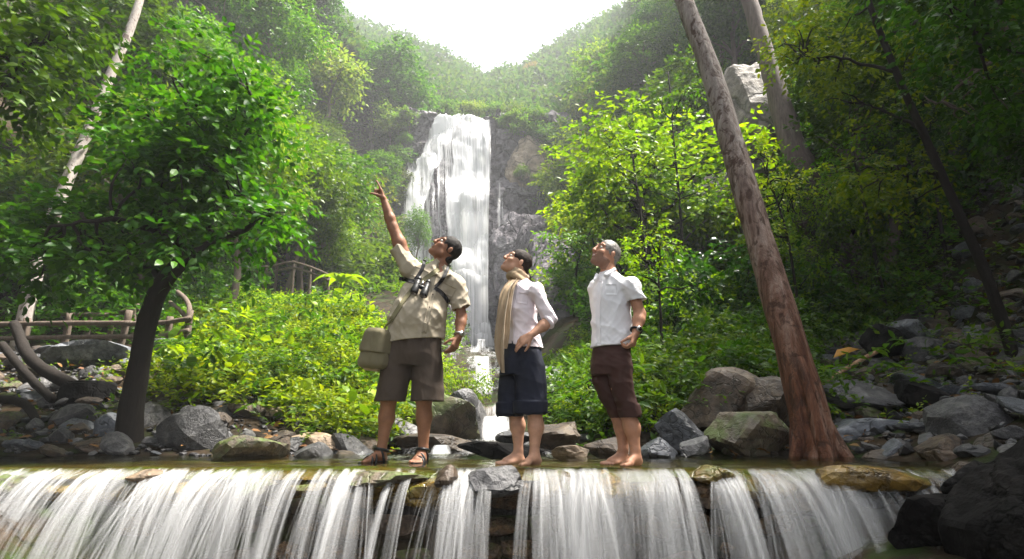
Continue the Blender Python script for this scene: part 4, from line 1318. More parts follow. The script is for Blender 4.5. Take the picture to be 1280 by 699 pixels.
# pale slender trunk on the left
tr = [at(30, 400, 9.6), at(50, 320, 9.6), at(82, 232, 9.7), at(110, 165, 9.9), at(140, 90, 10.1), at(165, 30, 10.3), at(185, -40, 10.6), at(200, -140, 11)]
tr[0][2] = H1(tr[0][0], tr[0][1]) - 0.1
near_tree('pale_tree', 'slender pale barked trunk leaning right in the dark forest at left', tr, [0.12, 0.11, 0.10, 0.095, 0.085, 0.08, 0.07, 0.05],
          [([tr[6], at(230, -90, 10.4), at(270, -120, 10.2)], [0.04, 0.01])], cl_px(rg, [(200, -150, 130, 80)], 10.6, 0.8, 24), 'leaf_mid', 'bark_pale', 0.12, 14, 14, (0.35, 0.5))

# thin saplings behind the white shirt man and on the right slope
for k, (a, b, c, Y, r_) in enumerate([((812, 440), (808, 330), (790, 190), 12, .045), ((846, 420), (852, 300), (840, 150), 13, .05), ((828, 460), (826, 400), (822, 330), 9, .03),
                                     ((870, 360), (850, 230), (835, 90), 18, .07), ((1000, 400), (985, 300), (960, 220), 10, .03), ((1100, 330), (1075, 230), (1060, 160), 11, .04),
                                     ((1185, 340), (1170, 240), (1150, 100), 11, .04), ((716, 420), (722, 330), (742, 280), 20, .05)]):
    p = [at(*a, Y), at(*b, Y), at(*c, Y + .3)]
    p[0][2] = min(p[0][2], H1(p[0][0], Y) - 0.05)
    spots = [(c[0], c[1], 55, 40), (0.5 * (b[0] + c[0]), 0.5 * (b[1] + c[1]), 55, 40)]
    near_tree('sapling', ['slender sapling rising straight above the head of the white shirt man', 'pale stemmed sapling between the white shirt man and the big trunk', 'short bright sapling close behind the sleeve of the white shirt man',
                          'tall thin sapling high on the slope beside the big trunk', 'thin sapling just right of the big leaning trunk', 'thin leafy sapling in the shade between the pale trunk and the slim trunk',
                          'thin shaded sapling left of the slim diagonal trunk foot', 'thin sapling in front of the rock face right of the woman'][k], p, [r_, r_ * .8, r_ * .4], [],
              cl_px(rg, spots, Y, 0.5, 16), ['leaf_bright', 'leaf_mid'][k % 2], 'bark_dark', 0.10 * Y / 11, 10, 40 + k, (0.25 * Y / 11, 0.42 * Y / 11), sides=7)

# big forest trees on both sides whose boughs reach in over the top corners and shade the banks
def big_tree(x, y, h, r, seed, label, mat='leaf_dark', bough=None):
    rg = np.random.default_rng(seed)
    z = H1(x, y)
    b = np.array([x, y, z - 0.2])
    path = [b, b + [rg.normal(0, .15), rg.normal(0, .15), h * .35], b + [rg.normal(0, .3), rg.normal(0, .3), h * .7], b + [rg.normal(0, .4), rg.normal(0, .4), h * .95]]
    cs = b + np.array([0, 0, h * 0.86]) + ball(rg, 46) * np.array([r, r, h * 0.22])
    limbs = []
    for k in range(7):
        c = cs[k]
        limbs.append(([path[2] + (path[3] - path[2]) * rg.uniform(0, .8), 0.5 * (path[3] + c) + [0, 0, .3], c], [0.09, 0.02]))
    if bough is not None:
        cs = np.vstack([cs, bough])
        c = bough.mean(0)
        limbs.append(([path[1] + (path[2] - path[1]) * 0.7, 0.5 * (path[2] + c) + [0, 0, .5], c], [0.09, 0.02]))
    near_tree('forest_tree', label, path, [0.26, 0.2, 0.15, 0.06], limbs, cs, mat, 'bark_dark', 0.12, 22, seed, (0.4, 0.65), LEAF_FINE, 6, 10)
rgb = np.random.default_rng(12)
big_tree(-8.6, 5.6, 9, 3.0, 201, 'big dark tree at the left edge whose boughs hang into the upper left corner', 'leaf_deep',
         cl_px(rgb, [(35, 50, 60, 50), (-10, 120, 40, 50)], 5.4, 0.5, 20))
big_tree(-10.5, 8.6, 10, 3.2, 202, 'big dark forest tree standing behind the left log fence')
big_tree(-7.2, 2.6, 9, 2.8, 203, 'big forest tree on the left bank beside the weir end')
big_tree(9.2, 6.2, 9, 3.2, 204, 'big dark tree at the right edge whose boughs hang into the upper right corner', 'leaf_deep',
         cl_px(rgb, [(1210, 20, 90, 60), (1290, 120, 60, 70), (1120, -20, 90, 40)], 5.8, 0.5, 30))
big_tree(7.0, 2.9, 9, 3.0, 205, 'big forest tree on the right bank beside the black boulder')
big_tree(10.5, 9.4, 10, 3.4, 206, 'big dark forest tree on the slope above the loose rocks at right')
big_tree(8.2, -0.6, 10, 3.0, 207, 'big forest tree on the right bank downstream of the weir')
big_tree(-8.5, -0.5, 10, 3.0, 208, 'big forest tree on the left bank downstream of the weir')

big_tree(4.9, 0.2, 9, 2.6, 209, 'unseen tree added on the right bank to shade the weir', 'leaf_dark', np.array([[2.6, 1.2, 7.6]]) + ball(rgb, 34) * np.array([2.6, 1.6, 0.9]))  # out of view, added so that its crown shades the weir
big_tree(-6.6, 0.9, 9, 2.6, 210, 'unseen tree added on the left bank to shade the water', 'leaf_dark', np.array([[-3.6, 1.6, 7.6]]) + ball(rgb, 30) * np.array([2.2, 1.6, 0.9]))  # counterpart on the left, also an unseen canopy added for shade

rg = np.random.default_rng(321)
for k, (x, y, s) in enumerate([(-8.5, -4.5, 1.0), (-11, -3, 1.1), (-9.5, -8, 1.1), (8.2, -4.8, 1.0), (11, -3.5, 1.1), (9.2, -8.5, 1.1), (13, 1, 1.0), (-13, 1.5, 1.0)]):  # unseen trees added to hold back skylight from behind the camera
    plant_tree(['tall', 'wide', 'tall', 'round'][k % 4], np.array([x, y, H1(x, y) - 0.2]), s, k * 1.3, 'unseen forest tree added downstream of the weir to cut skylight', 'unseen trees added downstream of the weir')

for k, (x, y, s) in enumerate([(11.2, 4.4, 1.25), (12.6, 7.4, 1.3), (10.4, 1.6, 1.25), (14.5, 9.5, 1.2)]):  # added up the slope out of view to block the sun
    plant_tree(['tall', 'wide'][k % 2], np.array([x, y, H1(x, y) - 0.2]), s, k * 1.9, 'unseen tall tree added high on the right bank to shade it', 'unseen trees added to shade the right bank')

big_tree(-6.8, 4.4, 9, 1.6, 211, 'unseen tree added to shade the dark leaning tree at left', 'leaf_dark', np.array([[-3.4, 5.2, 8.6]]) + ball(rgb, 40) * np.array([1.5, 1.5, 0.8]))  # canopy added above the view to shade the left edge
# ------------------------------------------------------------------ rocks
rg = np.random.default_rng(404)
def big_rock(px, py, wpx, hpx, mat, seed, label, Y=None, level=4, soft=0.05, rough=0.05, depth=0.8, rz=0.0, tilt=0.0, planes=14, sink=0.12, name='boulder', rf=2.5):
    """boulder whose visible middle sits at a photo pixel; it rests on the ground there"""
    p = at(px, py, Y) if Y else hit(px, py + hpx * 0.35)
    s = p[1] / (CP - (349.5 - py) / FPX * SP) / FPX
    a, c = wpx * s * 0.55, hpx * s * 0.56
    V, F = rock_geo(seed, (a, a * depth, c), level, planes, soft, rough)
    x, y = p[0], p[1] + (0 if Y else a * depth * 0.4)
    z = at(px, py, p[1])[2]
    o = obj(name, mesh_np(name, V, F, MAT[mat], smooth=False), None, label, 'rock', loc=(x, y, z))
    o.rotation_euler = (0, tilt, rz)
    return o
BIG = [
 (936, 540, 92, 66, 'rock_moss', 561, 'large tan faced boulder leaning left of the big trunk foot', 5.75, 0.3, 0.15),
 (905, 503, 90, 58, 'rock_brown', 502, 'dark brown wedge boulder behind the large tan boulder', 6.5, 0.2, -.3),
 (960, 505, 60, 70, 'rock_brown', 503, 'brown jagged boulder touching the back of the big trunk', 6.2, 0.6, .2),
 (850, 540, 66, 46, 'rock_slate', 504, 'slate grey tilted slab boulder left of the tan boulder', 6.1, .1, .5),
 (825, 563, 46, 26, 'rock_slate', 505, 'smooth grey boulder beside the bare feet of the white shirt man', 5.2, .5, .1),
 (866, 560, 40, 26, 'rock_grey', 506, 'small grey pointed rock in front of the slate slab', 5.3, .2, -.4),
 (765, 561, 54, 28, 'rock_brown', 507, 'rounded brown boulder behind the heels of the white shirt man', 5.7, .2, 0),
 (716, 567, 40, 15, 'rock_tan', 508, 'flat tan block stone between the woman and the white shirt man', 5.3, .1, 0.02),
 (632, 566, 100, 24, 'rock_black', 509, 'flat dark wet rock in the stream behind the woman', 6.0, 0.1, 0.03),
 (642, 549, 48, 14, 'rock_grey', 510, 'thin dark slab lying on the flat wet rock', 6.4, 0.1, 0.0),
 (558, 522, 82, 58, 'rock_moss', 511, 'big mossy brown boulder right of the pointing man legs', 7.6, 0.3, .25),
 (584, 524, 40, 56, 'rock_grey', 512, 'smooth grey rock with water running down beside the mossy boulder', 8.3, .3, -.3),
 (545, 556, 80, 26, 'rock_brown', 513, 'low brown rock at the pool edge between the sandals', 6.8, .2, .1),
 (500, 540, 60, 40, 'rock_grey', 514, 'grey slab rock behind the sandals of the pointing man', 7.2, .2, .2),
 (690, 548, 70, 36, 'rock_brown', 515, 'dark brown mossy rock right of the woman ankles', 6.6, .2, -.1),
 (745, 500, 52, 44, 'rock_black', 516, 'dark rock under the shrubs left of the white shirt man', 8.2, .2, 0),
 (705, 440, 60, 60, 'rock_grey', 517, 'grey boulder above the small cascade right of the woman', 22, .2, 0),
 (1085, 543, 110, 38, 'rock_slate', 518, 'broad flat slate boulder right of the big trunk foot', 6.0, .1, .1),
 (1075, 500, 90, 34, 'rock_grey', 519, 'long grey ledge boulder above the broad slate boulder', 6.9, .15, .12),
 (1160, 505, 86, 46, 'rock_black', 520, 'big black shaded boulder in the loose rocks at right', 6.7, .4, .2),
 (1120, 578, 60, 22, 'rock_brown', 521, 'brown stone at the right end of the pool', 5.0, .4, .1),
 (1010, 545, 44, 40, 'rock_brown', 522, 'brown rock hidden behind the right side of the trunk foot', 6.0, .4, .1),
 (1108, 430, 60, 40, 'rock_black', 523, 'dark rotten boulder behind the pole and the yellow leaf', 8.6, .4, -.3),
 (1140, 418, 50, 26, 'rock_slate', 524, 'grey slab at the top of the loose rocks', 9.2, .4, .1),
 (110, 500, 60, 56, 'rock_black', 525, 'dark rounded boulder behind the left bank slabs', 6.9, .4, .1),
 (128, 560, 60, 24, 'rock_brown', 526, 'flat brown rock left of the dark tree foot', 5.6, .2, .05),
 (100, 540, 46, 30, 'rock_slate', 527, 'pale bluish slab left of the dark tree', 6.1, .2, .3),
 (138, 535, 34, 36, 'rock_slate', 528, 'pale upright slab beside the dark tree trunk', 5.9, .2, -.3),
 (262, 530, 60, 50, 'rock_brown', 529, 'dark brown boulder at the foot of the bright bank', 6.7, .2, .3),
 (298, 546, 52, 30, 'rock_grey', 530, 'tilted grey slab at the foot of the bright bank', 6.4, .2, .45),
 (345, 520, 40, 30, 'rock_tan', 531, 'light rusty rock under the leaves of the bright bank', 7.0, .4, .5),
 (400, 558, 60, 30, 'rock_tan', 532, 'pale brown mossy rock at the edge of the pool left of the pointing man', 6.2, .1, .1),
 (355, 560, 60, 26, 'rock_grey', 533, 'broken grey rock at the edge of the pool below the bright bank', 6.0, .1, -.2),
 (1262, 575, 60, 50, 'rock_brown', 534, 'brown rock above the black boulder at the right edge', 4.3, .1, .2),
 (1210, 588, 40, 20, 'rock_brown', 535, 'small wet brown rock where the weir meets the right bank', 3.8, .3, .1),
 (1180, 572, 46, 24, 'rock_brown', 536, 'reddish brown rock lying at the right end of the weir top', 4.4, .3, .1),
]
for b in BIG:
    big_rock(b[0], b[1], b[2], b[3], b[4], b[5], b[6], b[7], rz=b[8], tilt=b[9])
# rock faces of the valley
big_rock(690, 345, 84, 66, 'cliff', 541, 'smooth pale rock slab right of the foot of the waterfall', 33, 5, 0.06, 0.07, 0.9, 0.3, -.5, name='rock_slab')
big_rock(706, 398, 70, 90, 'outcrop', 542, 'broken pinkish rock face behind the woman elbow', 31, 5, 0.05, 0.10, 0.9, 0.2, .1, name='rock_slab')
#big_rock(660, 400, 60, 120, 'cliff', 543, 'purple grey wet rock beside the lower waterfall', 38, 5, 0.05, 0.10, 0.9, 0.2, .1, name='rock_slab')
big_rock(640, 320, 60, 130, 'cliff', 544, 'dark layered rock right of the falling water', 45.0, 5, 0.05, 0.10, 0.6, 0.2, .0, name='rock_slab')
big_rock(664, 208, 66, 66, 'cliff_tan', 545, 'tan weathered rock wall high on the right of the waterfall', 48.2, 5, 0.02, 0.14, 0.5, 0.2, .0, name='rock_slab')
big_rock(720, 125, 34, 26, 'cliff_tan', 546, 'bare orange scar in the hazy forest above the falls', 80, 4, 0.05, 0.10, 0.9, 0.2, .4, name='rock_slab')
big_rock(940, 150, 88, 170, 'outcrop', 547, 'tall pale cracked rock outcrop behind the leaning trunk', 17.5, 5, 0.04, 0.08, 0.8, 0.2, .15, name='rock_slab')
big_rock(905, 270, 80, 110, 'rock_brown', 548, 'brown rock face in the forest left of the leaning trunk', 19, 5, 0.05, 0.10, 0.9, 0.2, .1, name='rock_slab')
big_rock(60, 318, 60, 46, 'rock_grey', 549, 'grey rock face among leaves above the left log fence', 11.5, 4, 0.05, 0.10, 0.9, 0.2, .1, name='rock_slab')
big_rock(370, 347, 60, 22, 'rock_grey', 550, 'grey stone footing below the rail fence', None, 4, 0.05, 0.10, 0.9, 0.2, .1)

SC_ME = [rock_mesh('rock', 600 + k, ['rock_grey', 'rock_slate', 'rock_brown', 'rock_grey', 'rock_slate', 'rock_brown', 'rock_grey', 'rock_brown', 'rock_moss', 'rock_slate'][k],
                   dims=[(1, .8, .5), (1, .75, .3), (1, .8, .6), (1, .6, .45), (1, .9, .35), (1, .7, .5), (1, .8, .7), (1, .8, .45), (1, .8, .5), (1, .5, .3)][k], level=3, planes=10 + k % 4, soft=0.03, rough=0.05) for k in range(10)]
COLW = ['grey', 'bluish slate', 'brown', 'grey', 'bluish slate', 'brown', 'grey', 'brown', 'mossy', 'bluish slate']
def scree(n, xr, yr, ok, sz, where, group, seed, lim):
    rg = np.random.default_rng(seed)
    done = []
    for _ in range(n):
        if len(done) >= lim: break
        y = rg.uniform(*yr)
        x = rg.uniform(*xr)
        if not ok(x, y): continue
        s = sz * math.exp(rg.normal(0, 0.38))
        if any((q[0] - x) ** 2 + (q[1] - y) ** 2 < (0.75 * (q[2] + s)) ** 2 for q in done): continue
        done.append((x, y, s))
        k = rg.integers(10)
        z = H1(x, y)
        gx_, gy_ = H1(x + .1, y) - z, H1(x, y + .1) - z
        o = obj('rock', SC_ME[k], None, '%s rock lying loose %s' % (COLW[k], where), 'rock', '%s %s' % (COLW[k], group), loc=(x, y, z + s * 0.2))
        o.scale = (s, s, s * rg.uniform(0.7, 1.2))
        o.rotation_euler = (math.atan(gy_ * 8) + rg.normal(0, .25), -math.atan(gx_ * 8) + rg.normal(0, .25), rg.uniform(0, 6.28))
def ok_r(x, y):
    px, py = proj([x, y, H1(x, y)])
    return x > (2.0 + 0.1 * (y - 5) if y > 5.2 else 3.2) and 985 < px[0] < 1330 and py[0] < 590 and not (px[0] < 1085 and y < 6.0)
scree(6000, (1.8, 11), (3.7, 11.0), ok_r, 0.155, 'on the shaded right bank', 'rocks lying loose on the right bank', 5, 120)
def ok_r2(x, y):
    px, py = proj([x, y, H1(x, y)])
    return 1030 < px[0] < 1330 and 380 < py[0] < 520 and y < 10.3 + 0.12 * x
scree(5000, (3.2, 11), (6.6, 11.6), ok_r2, 0.19, 'high on the shaded right slope', 'rocks lying high on the right slope', 15, 70)
def ok_l(x, y):
    px, py = proj([x, y, H1(x, y)])
    d = x - xc(y)
    return d < -0.6 and -40 < px[0] < 470 and (px[0] < 250 or y < 6.9)
scree(5000, (-8, -0.6), (5.35, 9.5), ok_l, 0.17, 'on the left bank below the log fence', 'rocks lying loose on the left bank', 6, 105)
def ok_m(x, y):
    px, py = proj([x, y, H1(x, y)])
    return 470 < px[0] < 985 and not (590 < px[0] < 650 and y < 9)
scree(3000, (-2, 2.6), (5.5, 9.5), ok_m, 0.13, 'along the stream behind the three people', 'rocks lying along the stream', 7, 36)

# small angular stones past the ones that are built singly
rgs = np.random.default_rng(88)
rub = Acc()
n_r = 0
GEO = [rock_geo(700 + k, (1, .8, .5), 1, 9, 0.02, 0.03) for k in range(6)]
while n_r < 1500:
    x, y = (rgs.uniform(2.2, 11), rgs.uniform(3.7, 11.5)) if n_r < 1050 else (rgs.uniform(-8, -1), rgs.uniform(5.5, 9.3))
    px, py = proj([x, y, H1(x, y)])
    if n_r < 1050 and not (1000 < px[0] < 1330 and x > (2.0 + 0.1 * (y - 5) if y > 5.2 else 3.2)): continue
    s = rgs.uniform(0.04, 0.105)
    V, F = GEO[n_r % 6]
    a = rgs.uniform(0, 6.28)
    R = np.array([[math.cos(a), -math.sin(a), 0], [math.sin(a), math.cos(a), 0], [0.3 * rgs.normal(), 0.3 * rgs.normal(), 1]])
    rub.add(V @ R.T * s + np.array([x, y, H1(x, y) + s * .25]), F)
    n_r += 1
obj('rubble', rub.mesh('rubble', MAT['rock_grey'], False), kind='stuff')

# gravel and chips between the rocks
def chips(name, n, xr, yr, ok, seed, mat):
    rg = np.random.default_rng(seed)
    V0, F0 = ico(1)
    Vs, Fs, n0 = [], [], 0
    for _ in range(n):
        x, y = rg.uniform(*xr), rg.uniform(*yr)
        if not ok(x, y): continue
        s = rg.uniform(0.02, 0.06)
        V = V0 * rg.uniform(0.6, 1.1, (len(V0), 1)) * s * np.array([1, .8, .5])
        a = rg.uniform(0, 6.28)
        R = np.array([[math.cos(a), -math.sin(a), 0], [math.sin(a), math.cos(a), 0], [0, 0, 1]])
        Vs.append(V @ R.T + np.array([x, y, 0]))
        Fs.append(F0 + n0); n0 += len(V0)
    V = np.vstack(Vs)
    c = V.reshape(-1, len(V0), 3).mean(1)
    V[:, 2] += np.repeat(H(c[:, 0], c[:, 1]), len(V0)) + 0.01
    obj(name, mesh_np(name, V, np.vstack(Fs), MAT[mat], smooth=False), kind='stuff')
chips('gravel', 2600, (1.8, 11), (5.1, 11), lambda x, y: x > 2.0 + 0.1 * (y - 5), 8, 'rock_brown')
chips('gravel', 1500, (-8, -0.6), (5.35, 9.5), lambda x, y: True, 9, 'rock_grey')
# fallen brown leaves
rgl = np.random.default_rng(14)
m = 900
x, y = rgl.uniform(1.8, 10, m), rgl.uniform(5.2, 10.5, m)
x2, y2 = rgl.uniform(-8, -1, 500), rgl.uniform(5.4, 9.5, 500)
x, y = np.concatenate([x, x2]), np.concatenate([y, y2])
m = len(x)
MAT['litter'] = leaf_mat('litter', [(0.10, 0.035, 0.012), (0.18, 0.075, 0.02), (0.25, 0.14, 0.05)], rough=0.7, trans=0.15)
V, F = leaf_geo(np.stack([x, y, H(x, y) + 0.03 + rgl.uniform(0, .05, m)], 1), norm(rgl.normal(0, 1, (m, 3)) * [1, 1, .25]), norm(rgl.normal(0, .4, (m, 3)) + [0, 0, 1]), rgl.uniform(.06, .13, m), LEAF_FINE)
obj('leaf_litter', mesh_np('leaf_litter', V, F, MAT['litter'], smooth=False), kind='stuff')

# ------------------------------------------------------------------ log fence on the left
def gz(p):
    return H1(p[0], p[1])
fence = thing('log_fence', 'rustic log rail fence bending round the path on the left bank', 'fence', (-6, 9.2, H1(-6, 9.2)))
fb = np.array(fence.location)
YF = 9.2
posts = [((28, 440), (34, 398)), ((78, 436), (88, 392)), ((147, 434), (162, 388)), ((207, 427), (213, 396)), ((233, 422), (238, 388))]
def post(a, b, Y, parent, base, r=0.055, mat='wood_old'):
    p0, p1 = at(*a, Y), at(*b, Y)
    p0[2] = min(p0[2], H1(p0[0], Y)) - 0.15
    obj('post', tube_mesh('post', MAT[mat], spline([p0 - base, 0.5 * (p0 + p1) - base + [0.01, 0, 0], p1 - base], 8), [r * 1.05, r, r * .95], 9, 0.1, int(a[0])), parent)
def rail(pts, Y, parent, base, r=0.04, name='rail', mat='wood_old', dy=-0.07):
    p = np.array([at(q[0], q[1], (q[2] if len(q) > 2 else Y) + dy) for q in pts]) - base
    obj(name, tube_mesh(name, MAT[mat], spline(p, 6 * len(p)), [r, r * .9, r], 9, 0.12, int(pts[0][0]) + 3), parent)
for a, b in posts:
    post(a, b, YF, fence, fb)
rail([(-40, 406), (24, 405), (90, 404), (165, 404)], YF, fence, fb, 0.045)
rail([(158, 405), (205, 403), (237, 398)], YF, fence, fb, 0.04)
rail([(-40, 424), (60, 422), (120, 421), (165, 421)], YF, fence, fb, 0.04)
rail([(160, 421), (205, 419), (236, 413)], YF, fence, fb, 0.04)
YB = 10.6
for a, b in [((8, 420), (6, 386)), ((55, 418), (58, 388)), ((108, 418), (113, 391)), ((136, 418), (142, 392)), ((170, 414), (166, 384))]:
    post(a, b, YB, fence, fb, 0.05)
rail([(-40, 392), (0, 391), (60, 393), (134, 394)], YB, fence, fb, 0.045)
rail([(130, 394), (150, 391), (172, 380)], YB, fence, fb, 0.04)
rail([(-40, 406), (60, 407), (134, 407)], YB, fence, fb, 0.035)
rail([(172, 381), (178, 398), (184, 410)], YB - 0.1, fence, fb, 0.04, 'bent_pole')
rail([(236, 400, 9.2), (237, 386, 9.4), (232, 374, 9.8), (222, 365, 10.3)], 9.4, fence, fb, 0.045, 'bent_pole')
rail([(236, 402, 9.3), (225, 388, 9.7), (213, 378, 10.4)], 9.4, fence, fb, 0.035, 'bent_pole')
# rail fence along the upper path
YU = 17.0
up = thing('rail_fence', 'thin grey rail fence along the path above the bright bank', 'fence', at(355, 345, YU))
ub = np.array(up.location)
for a, b in [((300, 340), (302, 325)), ((331, 348), (333, 332)), ((367, 343), (367, 326)), ((388, 348), (388, 333)), ((411, 356), (411, 342))]:
    post(a, b, YU, up, ub, 0.05)
for d in (0, 7):
    rail([(300, 327 + d), (331, 334 + d), (352, 330 + d), (367, 328 + d), (388, 334 + d), (412, 344 + d)], YU, up, ub, 0.04)
rail([(303, 326), (320, 323), (345, 322), (356, 328)], YU + 1.2, up, ub, 0.04)
for a, b in [((317, 338), (317, 322)), ((346, 338), (347, 321))]:
    post(a, b, YU + 1.2, up, ub, 0.05)

# hut behind the pointing man
YH = 27.0
hp = at(500, 375, YH)
hut = thing('hut', 'small yellow walled hut with a reddish brown roof behind the pointing man', 'hut', hp)
ww, hw = 1.15, at(500, 359, YH)[2] - hp[2]
MAT['hut_wall'] = plain_mat('hut_wall', (0.45, 0.32, 0.06), 0.8, nscale=3, namt=0.25)
MAT['hut_roof'] = plain_mat('hut_roof', (0.16, 0.06, 0.04), 0.7, nscale=6, namt=0.35)
def box(x0, x1, y0, y1, z0, z1):
    V = np.array([[x, y, z] for x in (x0, x1) for y in (y0, y1) for z in (z0, z1)], float)
    return V, np.array([[0, 1, 3, 2], [4, 6, 7, 5], [0, 4, 5, 1], [2, 3, 7, 6], [0, 2, 6, 4], [1, 5, 7, 3]])
A_ = Acc(); A_.add(*box(-ww, ww, -.9, .9, -1.2, hw)); obj('wall', A_.mesh('wall', MAT['hut_wall'], False), hut)
for sgn in (-1, 1):
    A_ = Acc()
    V = np.array([[-ww - .35, sgn * 1.25, hw - .16], [ww + .35, sgn * 1.25, hw - .16], [ww + .1, 0.02 * sgn, hw + .34], [-ww - .1, 0.02 * sgn, hw + .34]])
    V2 = V + np.array([0, 0, 0.06])
    A_.add(np.vstack([V, V2]), [[0, 1, 2, 3], [4, 7, 6, 5], [0, 4, 5, 1], [1, 5, 6, 2], [2, 6, 7, 3], [3, 7, 4, 0]])
    obj('roof_panel', A_.mesh('roof_panel', MAT['hut_roof'], False), hut)
A_ = Acc(); A_.add(*box(-.75, -.2, -.93, -.9, 0, hw * .82)); obj('door', A_.mesh('door', MAT['wood_old'], False), hut)
A_ = Acc(); A_.add(*box(.2, .7, -.93, -.9, hw * .35, hw * .8)); obj('window', A_.mesh('window', MAT['rock_black'], False), hut)

# wild banana between fence and hut
def banana(px, py, Y, s, label):
    b = at(px, py, Y)
    b[2] = min(b[2], H1(b[0], Y) + 0.1)
    t = thing('banana_plant', label, 'plant', b)
    obj('stalk', tube_mesh('stalk', MAT['leaf_mid'], spline([(0, 0, -.3), (0.02, 0, .5 * s), (0, 0, 1.0 * s)], 8), [.07 * s, .06 * s, .03 * s], 8, 0.05), t)
    rgb_ = np.random.default_rng(int(px))
    for k in range(8):
        a = k * 2.4
        L = s * rgb_.uniform(0.9, 1.3)
        n = 12
        tq = np.linspace(0, 1, n)
        r = L * tq * 0.85
        z = 1.0 * s + L * (0.75 * tq - 0.75 * tq ** 2.2)
        mid = np.stack([r * math.cos(a), r * math.sin(a), z], 1)
        w_ = 0.19 * s * np.sin(np.clip(tq * 1.02, 0, 1) ** 0.7 * math.pi) + 0.004
        sd = np.array([-math.sin(a), math.cos(a), 0])
        V = np.concatenate([mid + sd * w_[:, None] + [0, 0, .05 * s], mid, mid - sd * w_[:, None] + [0, 0, .05 * s]])
        i = np.arange(n - 1)
        F = np.vstack([np.stack([i, i + 1, n + i + 1, n + i], 1), np.stack([n + i, n + i + 1, 2 * n + i + 1, 2 * n + i], 1)])
        obj('leaf', mesh_np('leaf', V, F, MAT['leaf_bright']), t)
banana(424, 384, 15, 0.75, 'broad leaved wild banana plant at the top of the bright bank')

# fallen logs at left
def log(pts, r, label, mat, seed):
    p = np.array(pts)
    b = p[0].copy()
    o = obj('fallen_log', tube_mesh('fallen_log', MAT[mat], spline(p - b, 24), r, 12, 0.16, seed), None, label, 'log', loc=b)
log([at(18, 405, 7.6), at(40, 450, 7.2), at(95, 485, 6.9)], [0.06, 0.07, 0.08], 'curved dark fallen log leaning down from the log fence', 'bark_dark', 3)
log([at(2, 430, 7.3), at(30, 465, 7.0), at(66, 500, 6.7)], [0.045, 0.05, 0.045], 'thin dark fallen log lying under the curved log', 'bark_dark', 4)
log([at(-30, 500, 6.3), at(30, 505, 6.2), at(60, 560, 6.0)], [0.045, 0.045, 0.03], 'dark branch lying on the rocks at the left edge', 'bark_dark', 5)
UPR = np.array([0, -.1, .12])
log([hit(1085, 440) + UPR, hit(1110, 428) + UPR * 1.6, hit(1135, 412) + UPR * 2.5], [0.09, 0.10, 0.08], 'short rotten dark log above the pale pole', 'bark_dark', 6)
MAT['pole'] = bark_mat('pole', [(0.25, 0.11, 0.05), (0.38, 0.22, 0.13), (0.5, 0.42, 0.36)], 5, 0.3, 0.3)
p0, p1 = hit(1022, 486) + np.array([0, -.05, .04]), hit(1077, 450) + np.array([0, -.7, .14])
obj('wooden_pole', tube_mesh('wooden_pole', MAT['pole'], spline([p0 - p0, 0.5 * (p1 - p0) + [0, 0, .015], p1 - p0], 10), [0.022, 0.03, 0.034], 10, 0.08, 2), None, 'pale broken pole leaning on the rocks right of the big trunk', 'pole', loc=p0)
pl = at(1050, 448, 7.5)
MAT['yellow_leaf'] = leaf_mat('yellow_leaf', [(0.40, 0.17, 0.01), (0.48, 0.22, 0.015), (0.5, 0.26, 0.02)], rough=0.5, trans=0.3, objvar=0.0)
V, F = leaf_geo(np.zeros((1, 3)), np.array([[1, .2, .38]]), np.array([[-.3, -.5, 1]]), 0.58, LEAF_FINE, 0.75)
obj('fallen_leaf', mesh_np('fallen_leaf', V, F, MAT['yellow_leaf'], smooth=False), None, 'large fallen orange yellow leaf above the pale pole', 'leaf', loc=hit(1028, 460) + np.array([0, -.35, .12]))
